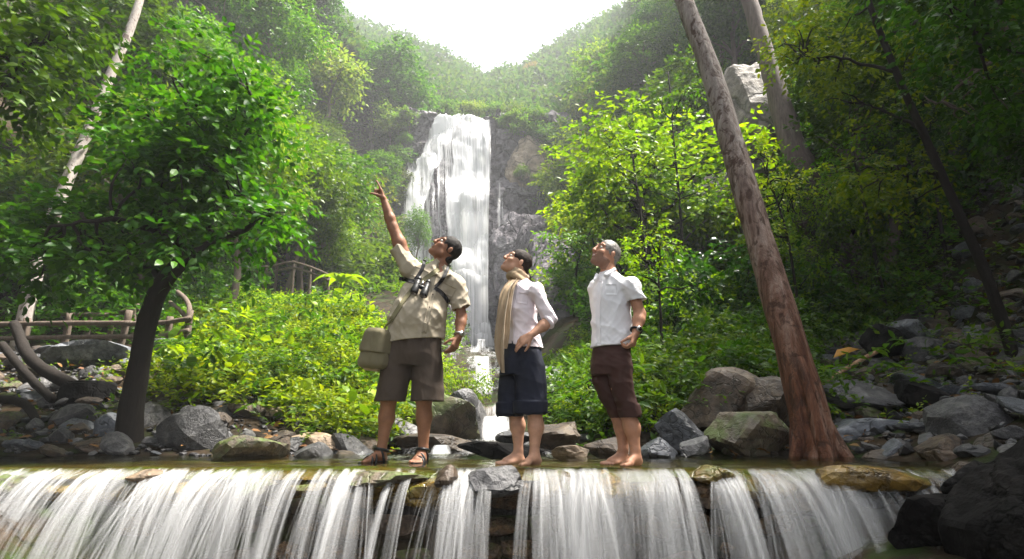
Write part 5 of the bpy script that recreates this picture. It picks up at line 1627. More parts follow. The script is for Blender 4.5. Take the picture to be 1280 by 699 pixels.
# ------------------------------------------------------------------ people: smooth bodies and clothes from blended limbs
class Sdf:
    def __init__(s, lo, hi, h):
        s.h = h
        s.lo = np.array(lo, float)
        s.n = np.ceil((np.array(hi) - s.lo) / h).astype(int) + 1
        s.d = np.full(tuple(s.n), 1.0, np.float32)
    def sub(s, lo, hi):
        a = np.maximum(np.floor((lo - s.lo) / s.h).astype(int), 0)
        b = np.minimum(np.ceil((hi - s.lo) / s.h).astype(int) + 1, s.n)
        if (b <= a).any():
            return None, None
        g = [s.lo[k] + s.h * np.arange(a[k], b[k]) for k in range(3)]
        P = np.stack(np.meshgrid(*g, indexing='ij'), -1)
        return tuple(slice(a[k], b[k]) for k in range(3)), P
    def put(s, lo, hi, f, k, op='+'):
        sl, P = s.sub(np.asarray(lo) - 0.05 - k, np.asarray(hi) + 0.05 + k)
        if sl is None: return
        b = f(P).astype(np.float32)
        a = s.d[sl]
        if op == '-':
            b = -b
            hh = np.clip(0.5 - 0.5 * (a - b) / max(k, 1e-5), 0, 1)
            s.d[sl] = a * (1 - hh) + b * hh + k * hh * (1 - hh) if k > 0 else np.maximum(a, b)
        else:
            hh = np.clip(0.5 + 0.5 * (a - b) / max(k, 1e-5), 0, 1)
            s.d[sl] = a * (1 - hh) + b * hh - k * hh * (1 - hh) if k > 0 else np.minimum(a, b)
    def rc(s, a, b, ra, rb=None, k=0.02, op='+'):
        a, b = np.asarray(a, float), np.asarray(b, float)
        rb = ra if rb is None else rb
        ab = b - a
        L2 = max(ab.dot(ab), 1e-9)
        def f(P):
            t = np.clip(((P - a) @ ab) / L2, 0, 1)
            return np.linalg.norm(P - a - t[..., None] * ab, axis=-1) - (ra + (rb - ra) * t)
        r = max(ra, rb)
        s.put(np.minimum(a, b) - r, np.maximum(a, b) + r, f, k, op)
    def chain(s, pts, rs, k=0.02):
        for i in range(len(pts) - 1):
            s.rc(pts[i], pts[i + 1], rs[i], rs[i + 1], k)
    def ell(s, c, r, R=None, k=0.02, op='+'):
        c, r = np.asarray(c, float), np.asarray(r, float)
        R = np.eye(3) if R is None else np.asarray(R, float)      # rows = local axes
        def f(P):
            q = (P - c) @ R.T
            k0 = np.linalg.norm(q / r, axis=-1)
            k1 = np.linalg.norm(q / (r * r), axis=-1) + 1e-9
            return k0 * (k0 - 1) / k1
        e = np.abs(R.T * r[None, :]).sum(1)
        s.put(c - e, c + e, f, k, op)
    def ec(s, a, b, ra, rb, side=(1, 0, 0), k=0.03, op='+', rnd=0.0):
        """elliptic cone frustum from a to b, radii (across, depth) at both ends"""
        a, b = np.asarray(a, float), np.asarray(b, float)
        L = np.linalg.norm(b - a)
        w_ = (b - a) / L
        u_ = np.asarray(side, float)
        u_ = u_ - w_ * u_.dot(w_)
        u_ /= np.linalg.norm(u_)
        v_ = np.cross(w_, u_)
        ra, rb = np.array(ra, float), np.array(rb, float)
        def f(P):
            q = P - a
            t = (q @ w_) / L
            tc = np.clip(t, 0, 1)[..., None]
            r = ra * (1 - tc) + rb * tc
            e = np.stack([q @ u_, q @ v_], -1)
            k0 = np.linalg.norm(e / r, axis=-1)
            k1 = np.linalg.norm(e / (r * r), axis=-1) + 1e-9
            d = k0 * (k0 - 1) / k1
            z = (np.abs(t - 0.5) - 0.5) * L
            return np.maximum(d, z)
        m = max(ra.max(), rb.max())
        s.put(np.minimum(a, b) - m, np.maximum(a, b) + m, f, k, op)
    def loft(s, pts, rad, k=0.03, op='+', yaw=0.0):
        """garment tube: horizontal ellipses (across, depth) blended smoothly from level to level"""
        pts, rad = np.asarray(pts, float), np.asarray(rad, float)
        o = np.argsort(pts[:, 2])
        pts, rad = pts[o], rad[o]
        zz = np.linspace(pts[0, 2], pts[-1, 2], 80)
        tab = []
        for col in (pts[:, 0], pts[:, 1], rad[:, 0], rad[:, 1]):
            y = np.interp(zz, pts[:, 2], col)
            for _ in range(30):
                y[1:-1] = .5 * y[1:-1] + .25 * (y[:-2] + y[2:])
            tab.append(y)
        cy, sy_ = math.cos(yaw), math.sin(yaw)
        def f(P):
            z = P[..., 2]
            c = [np.interp(z, zz, t) for t in tab]
            dx, dy = P[..., 0] - c[0], P[..., 1] - c[1]
            ex, ey = dx * cy + dy * sy_, -dx * sy_ + dy * cy
            k0 = np.sqrt((ex / c[2]) ** 2 + (ey / c[3]) ** 2)
            k1 = np.sqrt((ex / c[2] ** 2) ** 2 + (ey / c[3] ** 2) ** 2) + 1e-9
            return np.maximum(k0 * (k0 - 1) / k1, np.maximum(pts[0, 2] - z, z - pts[-1, 2]))
        m = rad.max()
        s.put(pts.min(0) - [m, m, 0], pts.max(0) + [m, m, 0], f, k, op)
    def cut(s, c, n, k=0.0):
        """keep the side the normal points away from"""
        c, n = np.asarray(c, float), np.asarray(n, float)
        n = n / np.linalg.norm(n)
        g = [s.lo[i] + s.h * np.arange(s.n[i]) for i in range(3)]
        pl = (g[0] - c[0])[:, None, None] * n[0] + (g[1] - c[1])[None, :, None] * n[1] + (g[2] - c[2])[None, None, :] * n[2]
        s.d = np.maximum(s.d, pl.astype(np.float32))
    def cut_local(s, c, n, r):
        """the same, only inside a ball"""
        c, n = np.asarray(c, float), np.asarray(n, float)
        n = n / np.linalg.norm(n)
        sl, P = s.sub(c - r, c + r)
        q = P - c
        m = np.linalg.norm(q, axis=-1) < r
        s.d[sl] = np.where(m, np.maximum(s.d[sl], (q @ n).astype(np.float32)), s.d[sl])
    def folds(s, f, band=0.03):
        m = np.abs(s.d) < band
        idx = np.argwhere(m)
        P = s.lo + idx * s.h
        s.d[m] += f(P).astype(np.float32)
    def at(s, P):
        q = (np.asarray(P, float) - s.lo) / s.h
        i = np.clip(np.floor(q).astype(int), 0, s.n - 2)
        f = np.clip(q - i, 0, 1)
        r = 0
        for dx in (0, 1):
            for dy in (0, 1):
                for dz in (0, 1):
                    r = r + s.d[i[..., 0] + dx, i[..., 1] + dy, i[..., 2] + dz] * np.abs(1 - dx - f[..., 0]) * np.abs(1 - dy - f[..., 1]) * np.abs(1 - dz - f[..., 2])
        return r
    def surf(s):
        """surface nets"""
        d = s.d
        neg = d < 0
        nx, ny, nz = d.shape
        cnt = np.zeros((nx - 1, ny - 1, nz - 1), np.int8)
        for a in (0, 1):
            for b in (0, 1):
                for c in (0, 1):
                    cnt += neg[a:nx - 1 + a, b:ny - 1 + b, c:nz - 1 + c]
        act = (cnt > 0) & (cnt < 8)
        idx = np.argwhere(act)
        num = np.full(act.shape, -1, np.int64)
        num[act] = np.arange(len(idx))
        acc = np.zeros((len(idx), 3))
        ww = np.zeros(len(idx))
        cor = np.array([[a, b, c] for a in (0, 1) for b in (0, 1) for c in (0, 1)])
        val = [d[idx[:, 0] + c[0], idx[:, 1] + c[1], idx[:, 2] + c[2]] for c in cor]
        for i in range(8):
            for j in range(i + 1, 8):
                if np.abs(cor[i] - cor[j]).sum() != 1: continue
                x = (val[i] < 0) != (val[j] < 0)
                t = np.where(x, val[i] / np.where(x, val[i] - val[j], 1), 0)
                acc += np.where(x[:, None], cor[i] + t[:, None] * (cor[j] - cor[i]), 0)
                ww += x
        V = s.lo + s.h * (idx + acc / ww[:, None])
        Q = []
        for ax in range(3):
            o = [0, 1, 2]; o.remove(ax)
            sl0 = [slice(1, -1)] * 3; sl1 = [slice(1, -1)] * 3
            sl0[ax] = slice(0, -1); sl1[ax] = slice(1, None)
            A, B = neg[tuple(sl0)], neg[tuple(sl1)]
            e = np.argwhere(A != B)
            if not len(e): continue
            inn = A[tuple(e.T)]
            e = e + np.array([0 if k == ax else 1 for k in range(3)])
            u, v = o
            du, dv = np.zeros(3, int), np.zeros(3, int)
            du[u], dv[v] = 1, 1
            q = np.stack([num[tuple((e - du - dv).T)], num[tuple((e - dv).T)], num[tuple(e.T)], num[tuple((e - du).T)]], 1)
            flip = inn if ax != 1 else ~inn
            q = np.where(flip[:, None], q, q[:, ::-1])
            Q.append(q)
        Q = np.vstack(Q)
        Q = Q[(Q >= 0).all(1)]
        return V, Q

def smooth_v(V, Q, it=2, lam=0.5):
    for _ in range(it):
        S = np.zeros_like(V); c = np.zeros(len(V))
        for a in range(4):
            for b in (1, 3):
                np.add.at(S, Q[:, a], V[Q[:, (a + b) % 4]])
                np.add.at(c, Q[:, a], 1)
        V = V * (1 - lam) + lam * S / np.maximum(c, 1)[:, None]
    return V

def sdf_mesh(name, s, base, mats, it=1):
    V, Q = s.surf()
    V = smooth_v(V, Q, it)
    return mesh_np(name, V - base, Q, mats), V, Q

def set_mats(me, V, Q, rules):
    """rules: list of (material index, function of face centres -> bool)"""
    c = V[Q].mean(1)
    mi = np.zeros(len(Q), np.int32)
    for k, f in rules:
        mi[f(c)] = k
    me.polygons.foreach_set("material_index", mi)
    me.update()

def nrm(v):
    v = np.asarray(v, float)
    return v / np.linalg.norm(v)

def head_frame(fwd, up):
    f = nrm(fwd)
    u = nrm(np.asarray(up, float) - f * np.dot(up, f))
    r = np.cross(f, u)
    return f, u, r

def add_head(S, c, fwd, up, sc=1.0, jaw=1.0):
    f, u, r = head_frame(fwd, up)
    L = lambda x, y, z: c + sc * (r * x + f * y + u * z)
    R = np.stack([r, f, u])
    S.ell(L(0, -.015, .032), np.array([.074, .097, .088]) * sc, R, 0.02)
    S.ell(L(0, .032, -.042), np.array([.057 * jaw, .060, .078]) * sc, R, 0.025)
    S.rc(L(-.045 * jaw, .01, -.065), L(0, .072, -.102), .026 * sc, .019 * sc, 0.02)
    S.rc(L(.045 * jaw, .01, -.065), L(0, .072, -.102), .026 * sc, .019 * sc, 0.02)
    for q in (-1, 1):
        S.ell(L(q * .036, .068, -.022), np.array([.025, .022, .024]) * sc, R, 0.015)
        S.rc(L(q * .010, .089, .036), L(q * .042, .074, .036), .009 * sc, .008 * sc, 0.014)
        S.ell(L(q * .033, .104, .010), np.array([.014, .010, .008]) * sc, R, 0.006, '-')
        S.ell(L(q * .079, -.012, .0), np.array([.008, .019, .029]) * sc, R, 0.006)
        S.ell(L(q * .013, .107, -.030), np.array([.010, .010, .009]) * sc, R, 0.006)
    S.rc(L(0, .088, .024), L(0, .111, -.025), .010 * sc, .0125 * sc, 0.010)
    S.rc(L(-.020, .086, -.055), L(.020, .086, -.055), .0085 * sc, None, 0.006)
    S.rc(L(-.016, .085, -.070), L(.016, .085, -.070), .0095 * sc, None, 0.006)
    S.rc(L(-.022, .099, -.0625), L(.022, .099, -.0625), .0035 * sc, None, 0.003, '-')
    return L, R

def add_hand(S, wrist, d, nrm_palm, thumb_side, curls, sc=1.0, spread=0.05, thumb=(0.6, 0.5)):
    """d: direction of the hand, nrm_palm: out of the palm, thumb_side: +1/-1 along d x palm; curls: degrees per joint for index..little"""
    d = nrm(d)
    n = nrm(np.asarray(nrm_palm, float) - d * np.dot(nrm_palm, d))
    sd = np.cross(d, n) * thumb_side
    w0 = np.asarray(wrist, float)
    offs = [.030, .010, -.011, -.031]
    pl = [.088, .092, .087, .078]
    ph = [(.042, .026, .021), (.047, .030, .022), (.043, .028, .021), (.034, .021, .019)]
    rr = [.0098, .0100, .0096, .0085]
    for o, p, f_, r_, cu in zip(offs, pl, ph, rr, curls):
        a = w0 + sc * (sd * o * 0.55 + d * 0.012)
        b = w0 + sc * (sd * o + d * p)
        S.rc(a, b, .0155 * sc, .0125 * sc, 0.012)
        q = b
        ang = 0.0
        dd = nrm(d + sd * o * spread * 30)
        for j, l in enumerate(f_):
            ang += math.radians(cu if not isinstance(cu, (tuple, list)) else cu[j])
            v = dd * math.cos(ang) + n * math.sin(ang)
            q2 = q + v * l * sc
            S.rc(q, q2, r_ * sc * (1 - .08 * j), r_ * sc * (.92 - .1 * j), 0.003)
            q = q2
    a = w0 + sc * (sd * .018 + d * .022 + n * .006)
    b = a + sc * nrm(sd * thumb[0] + d * .75 + n * thumb[1] * .6) * .048
    c = b + sc * nrm(sd * thumb[0] * .4 + d * .9 + n * thumb[1]) * .034
    e = c + sc * nrm(sd * thumb[0] * .1 + d * .9 + n * thumb[1] * 1.2) * .026
    S.rc(a, b, .017 * sc, .0125 * sc, 0.012)
    S.rc(b, c, .0115 * sc, .0105 * sc, 0.004)
    S.rc(c, e, .0105 * sc, .0085 * sc, 0.003)

def add_foot(S, ankle, heel, toe, sc=1.0, side=1, r_ank=.036):
    """foot flat on the ground (z = 0); side: +1 when the big toe lies to the left of the walking direction"""
    h, t = np.array([heel[0], heel[1], 0.0]), np.array([toe[0], toe[1], 0.0])
    d = nrm(t - h)
    L = .245 * sc
    t = h + d * L
    s_ = np.array([-d[1], d[0], 0]) * side
    Z = np.array([0, 0, 1.0])
    S.rc(np.asarray(ankle), h + d * .055 * sc + Z * .062, r_ank, .036 * sc, 0.02)
    S.rc(h + d * .03 * sc + Z * .03, h + d * .07 * sc + Z * .045, .031 * sc, .036 * sc, 0.02)
    S.rc(h + d * .075 * sc + Z * .058, h + d * .165 * sc + s_ * .012 + Z * .026, .034 * sc, .024 * sc, 0.025)
    S.rc(h + d * .05 * sc - s_ * .012 + Z * .024, h + d * .165 * sc - s_ * .026 * sc + Z * .016, .026 * sc, .017 * sc, 0.02)
    S.rc(h + d * .16 * sc + s_ * .022 * sc + Z * .019, h + d * .165 * sc - s_ * .02 * sc + Z * .016, .019 * sc, .017 * sc, 0.02)
    for k, (o, l, r_) in enumerate([(.026, .243, .0135), (.007, .240, .0098), (-.009, .230, .0092), (-.023, .216, .0086), (-.036, .198, .0085)]):
        b = h + d * (l - .062) * sc + s_ * o * sc + Z * .018
        e = h + d * (l - .010) * sc + s_ * o * sc * 1.06 + Z * (r_ * .95)
        S.rc(b, e, r_ * 1.05 * sc, r_ * sc, 0.004)
    return h, d, s_

def eye_parts(L, sc, f, parent, base):
    for q in (-1, 1):
        c = L(q * .033, .0815, .010)
        V, F = ico(2)
        P = V * .0125 * sc
        me = mesh_np('eye', P, F, [MAT['eye_white'], MAT['eye_dark']])
        cc = P[F].mean(1)
        mi = ((cc @ f) > .0094 * sc).astype(np.int32)
        me.polygons.foreach_set("material_index", mi)
        obj('eye', me, parent, loc=c - base)

def brow_parts(L, sc, mat, parent, base, r=.0026):
    for q in (-1, 1):
        p = [L(q * .014, .0975, .036), L(q * .030, .0935, .042), L(q * .046, .079, .036)]
        obj('eyebrow', tube_mesh('eyebrow', MAT[mat], spline(np.array(p) - base, 8), [r * sc, r * sc * 1.1, r * sc * .5], 6), parent)

def drape(S, pts, width, off, thick, mat, name, parent, base, Yn, nseg=40, nw=5, z_=None):
    """a strap or patch laid onto a surface along a line given as photo pixels (looked up from the front)"""
    pts = np.asarray(pts, float)
    wd = np.interp(np.linspace(0, 1, nseg), np.linspace(0, 1, len(np.atleast_1d(width))), np.atleast_1d(width))
    c = spline(pts, nseg)
    T = np.gradient(c, axis=0)
    T /= np.linalg.norm(T, axis=1)[:, None]
    N = np.stack([-T[:, 1], T[:, 0]], 1)
    o = np.linspace(-1, 1, nw)
    G = c[:, None, :] + N[:, None, :] * (wd[:, None] * 0.5 * o[None, :])[:, :, None]
    Y = np.full(G.shape[:2], Yn - 0.55)
    u, v = (G[..., 0] - 640) / FPX, (349.5 - G[..., 1]) / FPX
    def pt(Y):
        k = Y / (CP - v * SP)
        return np.stack([u * k, Y, HC + (SP + v * CP) * k], -1)
    for _ in range(90):
        d = S.at(pt(Y)) - off
        Y = Y + np.clip(d, -0.01, 0.03) * 0.8
        Y = np.minimum(Y, Yn + 0.1)
    P = pt(Y)
    # keep the strip smooth where it runs off the edge of the surface
    for _ in range(3):
        P[1:-1] = 0.5 * P[1:-1] + 0.25 * (P[:-2] + P[2:])
    gx_ = np.gradient(P, axis=0); gy_ = np.gradient(P, axis=1)
    nn = np.cross(gx_, gy_)
    nn /= np.linalg.norm(nn, axis=-1, keepdims=True) + 1e-9
    nn *= np.sign(-nn[..., 1:2] + 1e-9)
    A = (P + nn * thick * 0.5).reshape(-1, 3)
    B = (P - nn * thick * 0.5).reshape(-1, 3)
    n, m = nseg, nw
    i = (np.arange(n - 1)[:, None] * m + np.arange(m - 1)[None, :]).ravel()
    F1 = np.stack([i, i + 1, i + m + 1, i + m], 1)
    F2 = F1[:, ::-1] + n * m
    rim = np.concatenate([np.arange(m - 1), np.arange(n - 1) * m + m - 1, np.arange(m - 1, 0, -1) + (n - 1) * m, np.arange(n - 1, 0, -1) * m])
    r2 = np.roll(rim, -1)
    F3 = np.stack([rim, r2, r2 + n * m, rim + n * m], 1)
    return obj(name, mesh_np(name, np.vstack([A, B]) - base, np.vstack([F1, F2, F3]), MAT[mat]), parent)

def cloth_folds(amp, dirs, seed):
    def f(P):
        r = 0.45 * fbm(P * np.array([7, 7, 5]), 3, seed) * amp
        w = fbm(P * 3.0, 2, seed + 5)
        for (k, ph, a) in dirs:
            r = r - a * amp * 1.5 * ((1 - np.abs(np.sin(0.5 * (P @ np.asarray(k, float)) + 2.6 * w + ph))) ** 2 - 0.3)
        return r
    return f

MAT['eye_white'] = plain_mat('eye_white', (0.6, 0.56, 0.52), 0.3)
MAT['eye_dark'] = plain_mat('eye_dark', (0.012, 0.008, 0.006), 0.1)
def skin(name, c, lips):
    MAT[name] = plain_mat(name, c, 0.55, 0.32, nscale=14, namt=0.2, bs=0.12, nb=120)
    MAT[name + '_lips'] = plain_mat(name + '_lips', lips, 0.4, 0.4)
skin('skin_dark', (0.25, 0.115, 0.066), (0.15, 0.05, 0.04))
skin('skin_fair', (0.52, 0.285, 0.19), (0.40, 0.13, 0.11))
skin('skin_tan', (0.43, 0.215, 0.135), (0.26, 0.10, 0.08))
MAT['stubble'] = plain_mat('stubble', (0.24, 0.13, 0.09), 0.7, 0.3, nscale=260, namt=0.3)
MAT['hair_dark'] = plain_mat('hair_dark', (0.012, 0.009, 0.008), 0.7, 0.25, nscale=90, namt=0.5, bs=0.35, nb=260)
MAT['hair_brown'] = plain_mat('hair_brown', (0.018, 0.010, 0.007), 0.7, 0.25, nscale=90, namt=0.5, bs=0.35, nb=260)
MAT['hair_grey'] = plain_mat('hair_grey', (0.20, 0.185, 0.17), 0.55, 0.4, nscale=90, namt=0.55, bs=0.35, nb=260)
MAT['khaki'] = plain_mat('khaki', (0.40, 0.345, 0.265), 0.85, 0.2, nscale=5, namt=0.08, bs=0.05, nb=300, wr=0.6)
MAT['brown_cloth'] = plain_mat('brown_cloth', (0.062, 0.046, 0.036), 0.85, 0.2, nscale=6, namt=0.18, bs=0.05, nb=300, wr=0.6)
MAT['white_cloth'] = plain_mat('white_cloth', (0.74, 0.73, 0.76), 0.85, 0.2, nscale=5, namt=0.04, bs=0.05, nb=300, wr=0.6)
MAT['pink_cloth'] = plain_mat('pink_cloth', (0.74, 0.66, 0.70), 0.85, 0.2, nscale=6, namt=0.06, bs=0.05, nb=300, wr=0.6)
MAT['navy_cloth'] = plain_mat('navy_cloth', (0.012, 0.014, 0.026), 0.8, 0.25, nscale=7, namt=0.3, bs=0.05, nb=300, wr=0.6)
MAT['maroon_cloth'] = plain_mat('maroon_cloth', (0.052, 0.023, 0.019), 0.8, 0.25, nscale=6, namt=0.2, bs=0.05, nb=300, wr=0.6)
MAT['scarf'] = plain_mat('scarf', (0.36, 0.265, 0.17), 0.9, 0.15, nscale=8, namt=0.12, bs=0.05, nb=300, wr=0.6, sheen=0.2)
MAT['canvas'] = plain_mat('canvas', (0.17, 0.148, 0.092), 0.9, 0.2, nscale=7, namt=0.15, bs=0.05, nb=300, wr=0.6)
MAT['strap_olive'] = plain_mat('strap_olive', (0.20, 0.18, 0.105), 0.85, 0.2, nscale=20, namt=0.15)
MAT['black_strap'] = plain_mat('black_strap', (0.014, 0.013, 0.015), 0.6, 0.3)
MAT['rubber'] = plain_mat('rubber', (0.012, 0.012, 0.013), 0.42, 0.4, nscale=30, namt=0.3)
MAT['lens'] = plain_mat('lens', (0.02, 0.012, 0.03), 0.05, 0.9)
MAT['steel'] = plain_mat('steel', (0.5, 0.5, 0.5), 0.3, 0.5, 1.0)

# ================= the pointing man
def man_pointing():
    Y0 = 4.50
    J = lambda x, y, dy=0.0: at(x, y, Y0 + dy)
    base = np.array([J(505, 572)[0], Y0, 0.0])
    S = Sdf(base + [-.50, -.42, -.01], base + [.62, .36, 2.32], 0.0055)
    # legs
    hipL, hipR = J(499, 432), J(536, 432)
    knL, knR = J(486, 498, -.02), J(530, 498, -.02)
    anL, anR = J(477, 561, .02), J(529, 561, .02)
    for hp_, kn, an in ((hipL, knL, anL), (hipR, knR, anR)):
        S.rc(hp_, kn, .085, .062, .03)
        cf = kn * 0.62 + an * 0.38 + np.array([0, .018, 0])
        S.rc(kn, cf, .058, .060, .03)
        S.rc(cf, an, .057, .036, .03)
    S.ell(J(518, 425), (.17, .12, .12))
    hL = np.array([anL[0] + .03, anL[1] + .05, 0]); tL = np.array([anL[0] - .12, anL[1] - .16, 0])
    hR = np.array([anR[0] + .005, anR[1] + .06, 0]); tR = np.array([anR[0] - .035, anR[1] - .18, 0])
    fL = add_foot(S, anL, hL, tL, 1.05, 1)
    fR = add_foot(S, anR, hR, tR, 1.05, -1)
    # trunk, neck
    S.ec(J(519, 420), J(532, 360), (.17, .13), (.17, .11))
    S.rc(J(532, 360), J(546, 338, .02), .12, .07, .05)
    S.rc(J(545, 340, .02), J(557, 319, .01), .066, .060, .03)
    # raised arm and pointing hand
    sh, el, wr = J(511, 333), J(491, 284, -.05), J(479.5, 249, -.08)
    S.rc(J(530, 345), sh, .075, .060, .04)
    S.rc(sh, sh * .4 + el * .6, .054, .052, .03); S.rc(sh * .4 + el * .6, el, .052, .043, .03)
    S.rc(el, el * .7 + wr * .3, .040, .043, .02); S.rc(el * .7 + wr * .3, wr, .043, .027, .02)
    tip = J(468.5, 219, -.10)
    d = nrm(tip - wr)
    add_hand(S, wr - d * .012, d, np.array([-.75, -.25, -.6]), 1, [(4, 3, 3), (72, 85, 50), (76, 88, 50), (78, 88, 50)], .98, 0.0, (0.2, 1.5))
    # lowered arm with a half closed hand
    sh2, el2, wr2 = J(570, 354), J(577, 396, .02), J(573, 422, -.05)
    S.rc(J(552, 348), sh2, .075, .060, .04)
    S.rc(sh2, el2, .051, .041, .03)
    S.rc(el2, el2 * .7 + wr2 * .3, .041, .043, .02); S.rc(el2 * .7 + wr2 * .3, wr2, .043, .028, .02)
    add_hand(S, wr2, J(564, 443, -.10) - wr2, np.array([-.75, .45, -.1]), -1, [(18, 28, 18), (26, 34, 22), (30, 38, 24), (34, 40, 26)], .98, 0.03, (0.7, 0.7))
    # head thrown back, looking up along the arm
    hc = J(557.5, 311.5)
    fwd, up = np.array([-.58, -.45, .60]), np.array([.66, .12, .70])
    L, R = add_head(S, hc, fwd, up, 1.02, 1.08)
    S.d = np.maximum(S.d, -(S.lo[2] + S.h * np.arange(S.n[2]))[None, None, :].astype(np.float32) + 0.001)
    me, V, Q = sdf_mesh('person', S, base, [MAT['skin_dark'], MAT['skin_dark_lips']], 2)
    lc = L(0, .093, -.062)
    set_mats(me, V, Q, [(1, lambda c: (np.linalg.norm(((c - lc) @ R.T) / np.array([.024, .014, .014]), axis=1) < 1))])
    P = obj('person', me, None, 'man in khaki shirt and brown shorts pointing up with a raised arm', 'person', loc=base)
    f, u, r = head_frame(fwd, up)
    eye_parts(L, 1.02, f, P, base); brow_parts(L, 1.02, 'hair_dark', P, base)
    # hair
    Hh = Sdf(hc - .17, hc + .17, 0.005)
    Hh.ell(L(0, -.018, .034), np.array([.079, .103, .094]) * 1.02, R, 0.0)
    Hh.ell(L(0, -.075, -.055), np.array([.062, .034, .050]), R, 0.02)
    Hh.rc(L(-.05, -.06, -.06), L(.05, -.06, -.06), .026, None, .02)
    Hh.cut(L(0, .074, .075), f * .92 + u * -.20)
    for q in (-1, 1):
        Hh.ell(L(q * .085, .055, -.02), np.array([.035, .055, .058]), R, .004, '-')
    Hh.ell(L(0, .105, -.03), np.array([.078, .064, .092]), R, .012, '-')
    Hh.folds(lambda p: .004 * fbm(p * 45, 2, 3))
    me, V2, Q2 = sdf_mesh('hair', Hh, base, MAT['hair_dark'], 1)
    obj('hair', me, P)
    # shirt
    T = Sdf(base + [-.34, -.36, .66], base + [.62, .34, 1.78], 0.0055)
    side = nrm(np.array([1, .12, .0]))
    s1, s2 = J(512, 336), J(493, 301, -.03)
    T.rc(s1, s2, .076, .072, .04)
    c1, n1 = J(495.5, 309, -.03), nrm(s2 - s1)
    s3, s4 = J(570, 355), J(579, 392, .02)
    T.rc(s3, s4, .074, .086, .04)
    T.cut_local(J(495.5, 309, -.03), nrm(s2 - s1), .155)
    T.rc(c1 - n1 * .02, c1 + n1 * .1, .047, .056, .004, '-')
    c2, n2 = J(577.5, 386, .01), nrm(s4 - s3)
    T.cut_local(c2, n2, .17)
    T.rc(c2 - n2 * .02, c2 + n2 * .1, .054, .066, .004, '-')
    T.loft([J(519, 434), J(520, 412), J(522, 396, -.02), J(527, 378), J(533, 360), J(540, 347), J(546, 337), J(550, 328)],
           [(.238, .165), (.232, .172), (.228, .172), (.218, .155), (.206, .135), (.182, .115), (.115, .09), (.07, .07)], .03, yaw=.12)
    T.ell(J(520, 396, -.05), (.185, .145, .15), None, .06)
    T.rc(J(540, 343), J(512, 336), .076, .072, .05)
    T.rc(J(547, 344), J(568, 355), .074, .070, .05)
    T.folds(cloth_folds(.0095, [((26, 10, 30), 0, .6), ((-30, 8, 24), 1.5, .45), ((6, 0, 46), .4, .35), ((40, 0, 8), .4, .35), ((70, 0, 50), .4, .2), ((-60, 0, 64), .4, .2)], 31))
    T.cut_local(J(519, 427), np.array([0.10, 0, -1]), .30)
    T.ec(J(519, 436), J(519, 408), (.222, .150), (.19, .13), side, .004, '-')
    T.ell(J(553, 326, .0), (.082, .080, .070), None, .01, '-')
    T.rc(J(546, 346, -.05), J(551, 333, -.08), .016, .034, .01, '-')
    for a, b, c in (((541, 334), (546, 343), (538, 338)), ((559, 338), (553, 348), (562, 343))):
        pa, pb = J(*a, -.085), J(*b, -.125)
        T.rc(pa, pb, .016, .010, .012)
        T.rc(J(*c, -.09), pb, .012, .009, .012)
    # open side slit at the hem
    T.rc(J(503, 432, -.2), J(502, 417, -.2), .012, .004, .004, '-')
    me, V3, Q3 = sdf_mesh('shirt', T, base, MAT['khaki'], 2)
    sh_o = obj('shirt', me, P)
    drape(T, [(548, 346), (538, 380), (528, 426)], [5.0, 5.5, 6.0], .003, .004, 'khaki', 'button_placket', sh_o, base, Y0)
    drape(T, [(516, 338), (534, 346)], 12, .003, .005, 'khaki', 'pocket_flap', sh_o, base, Y0, 16, 6)
    drape(T, [(551, 358), (568, 366)], 12, .003, .005, 'khaki', 'pocket_flap', sh_o, base, Y0, 16, 6)
    for q in ((541, 368), (537, 384), (533, 400), (530, 414)):
        p = at(q[0], q[1], Y0 - .3)
        Yq = Y0 - .4
        for _ in range(60):
            Yq += float(np.clip(T.at(at(q[0], q[1], Yq)[None])[0] - .005, -.01, .03)) * .8
        V_, F_ = ico(1)
        obj('button', mesh_np('button', V_ * [.006, .003, .006], F_, MAT['wood_old']), sh_o, loc=at(q[0], q[1], Yq) - base)
    # shorts
    G = Sdf(base + [-.34, -.30, .42], base + [.42, .30, 1.06], 0.0055)
    G.loft([J(518, 408), J(518, 425), J(518, 445), J(517, 458)], [(.19, .14), (.200, .148), (.200, .148), (.19, .13)], .03, yaw=.12)
    G.loft([J(501, 425), J(495, 465), J(486, 507, -.02)], [(.10, .12), (.120, .125), (.124, .122)], .025)
    G.loft([J(535, 425), J(535, 465), J(534, 507, -.02)], [(.10, .12), (.122, .125), (.134, .122)], .025)
    G.folds(cloth_folds(.006, [((24, 8, 10), 0, .7), ((-20, 8, 14), 1.0, .5), ((14, 0, 34), .4, .4), ((60, 0, 14), .4, .25)], 37))
    G.cut(J(510, 502), (0.0, 0, -1))
    for kn, hp_, w1 in ((J(486, 512, -.02), J(490, 480, -.02), .105), (J(534, 512, -.02), J(534, 480, -.02), .115)):
        G.ec(kn, hp_, (w1, .108), (w1 * .8, .09), side, .004, '-')
    me, V4, Q4 = sdf_mesh('shorts', G, base, MAT['brown_cloth'], 2)
    obj('shorts', me, P)
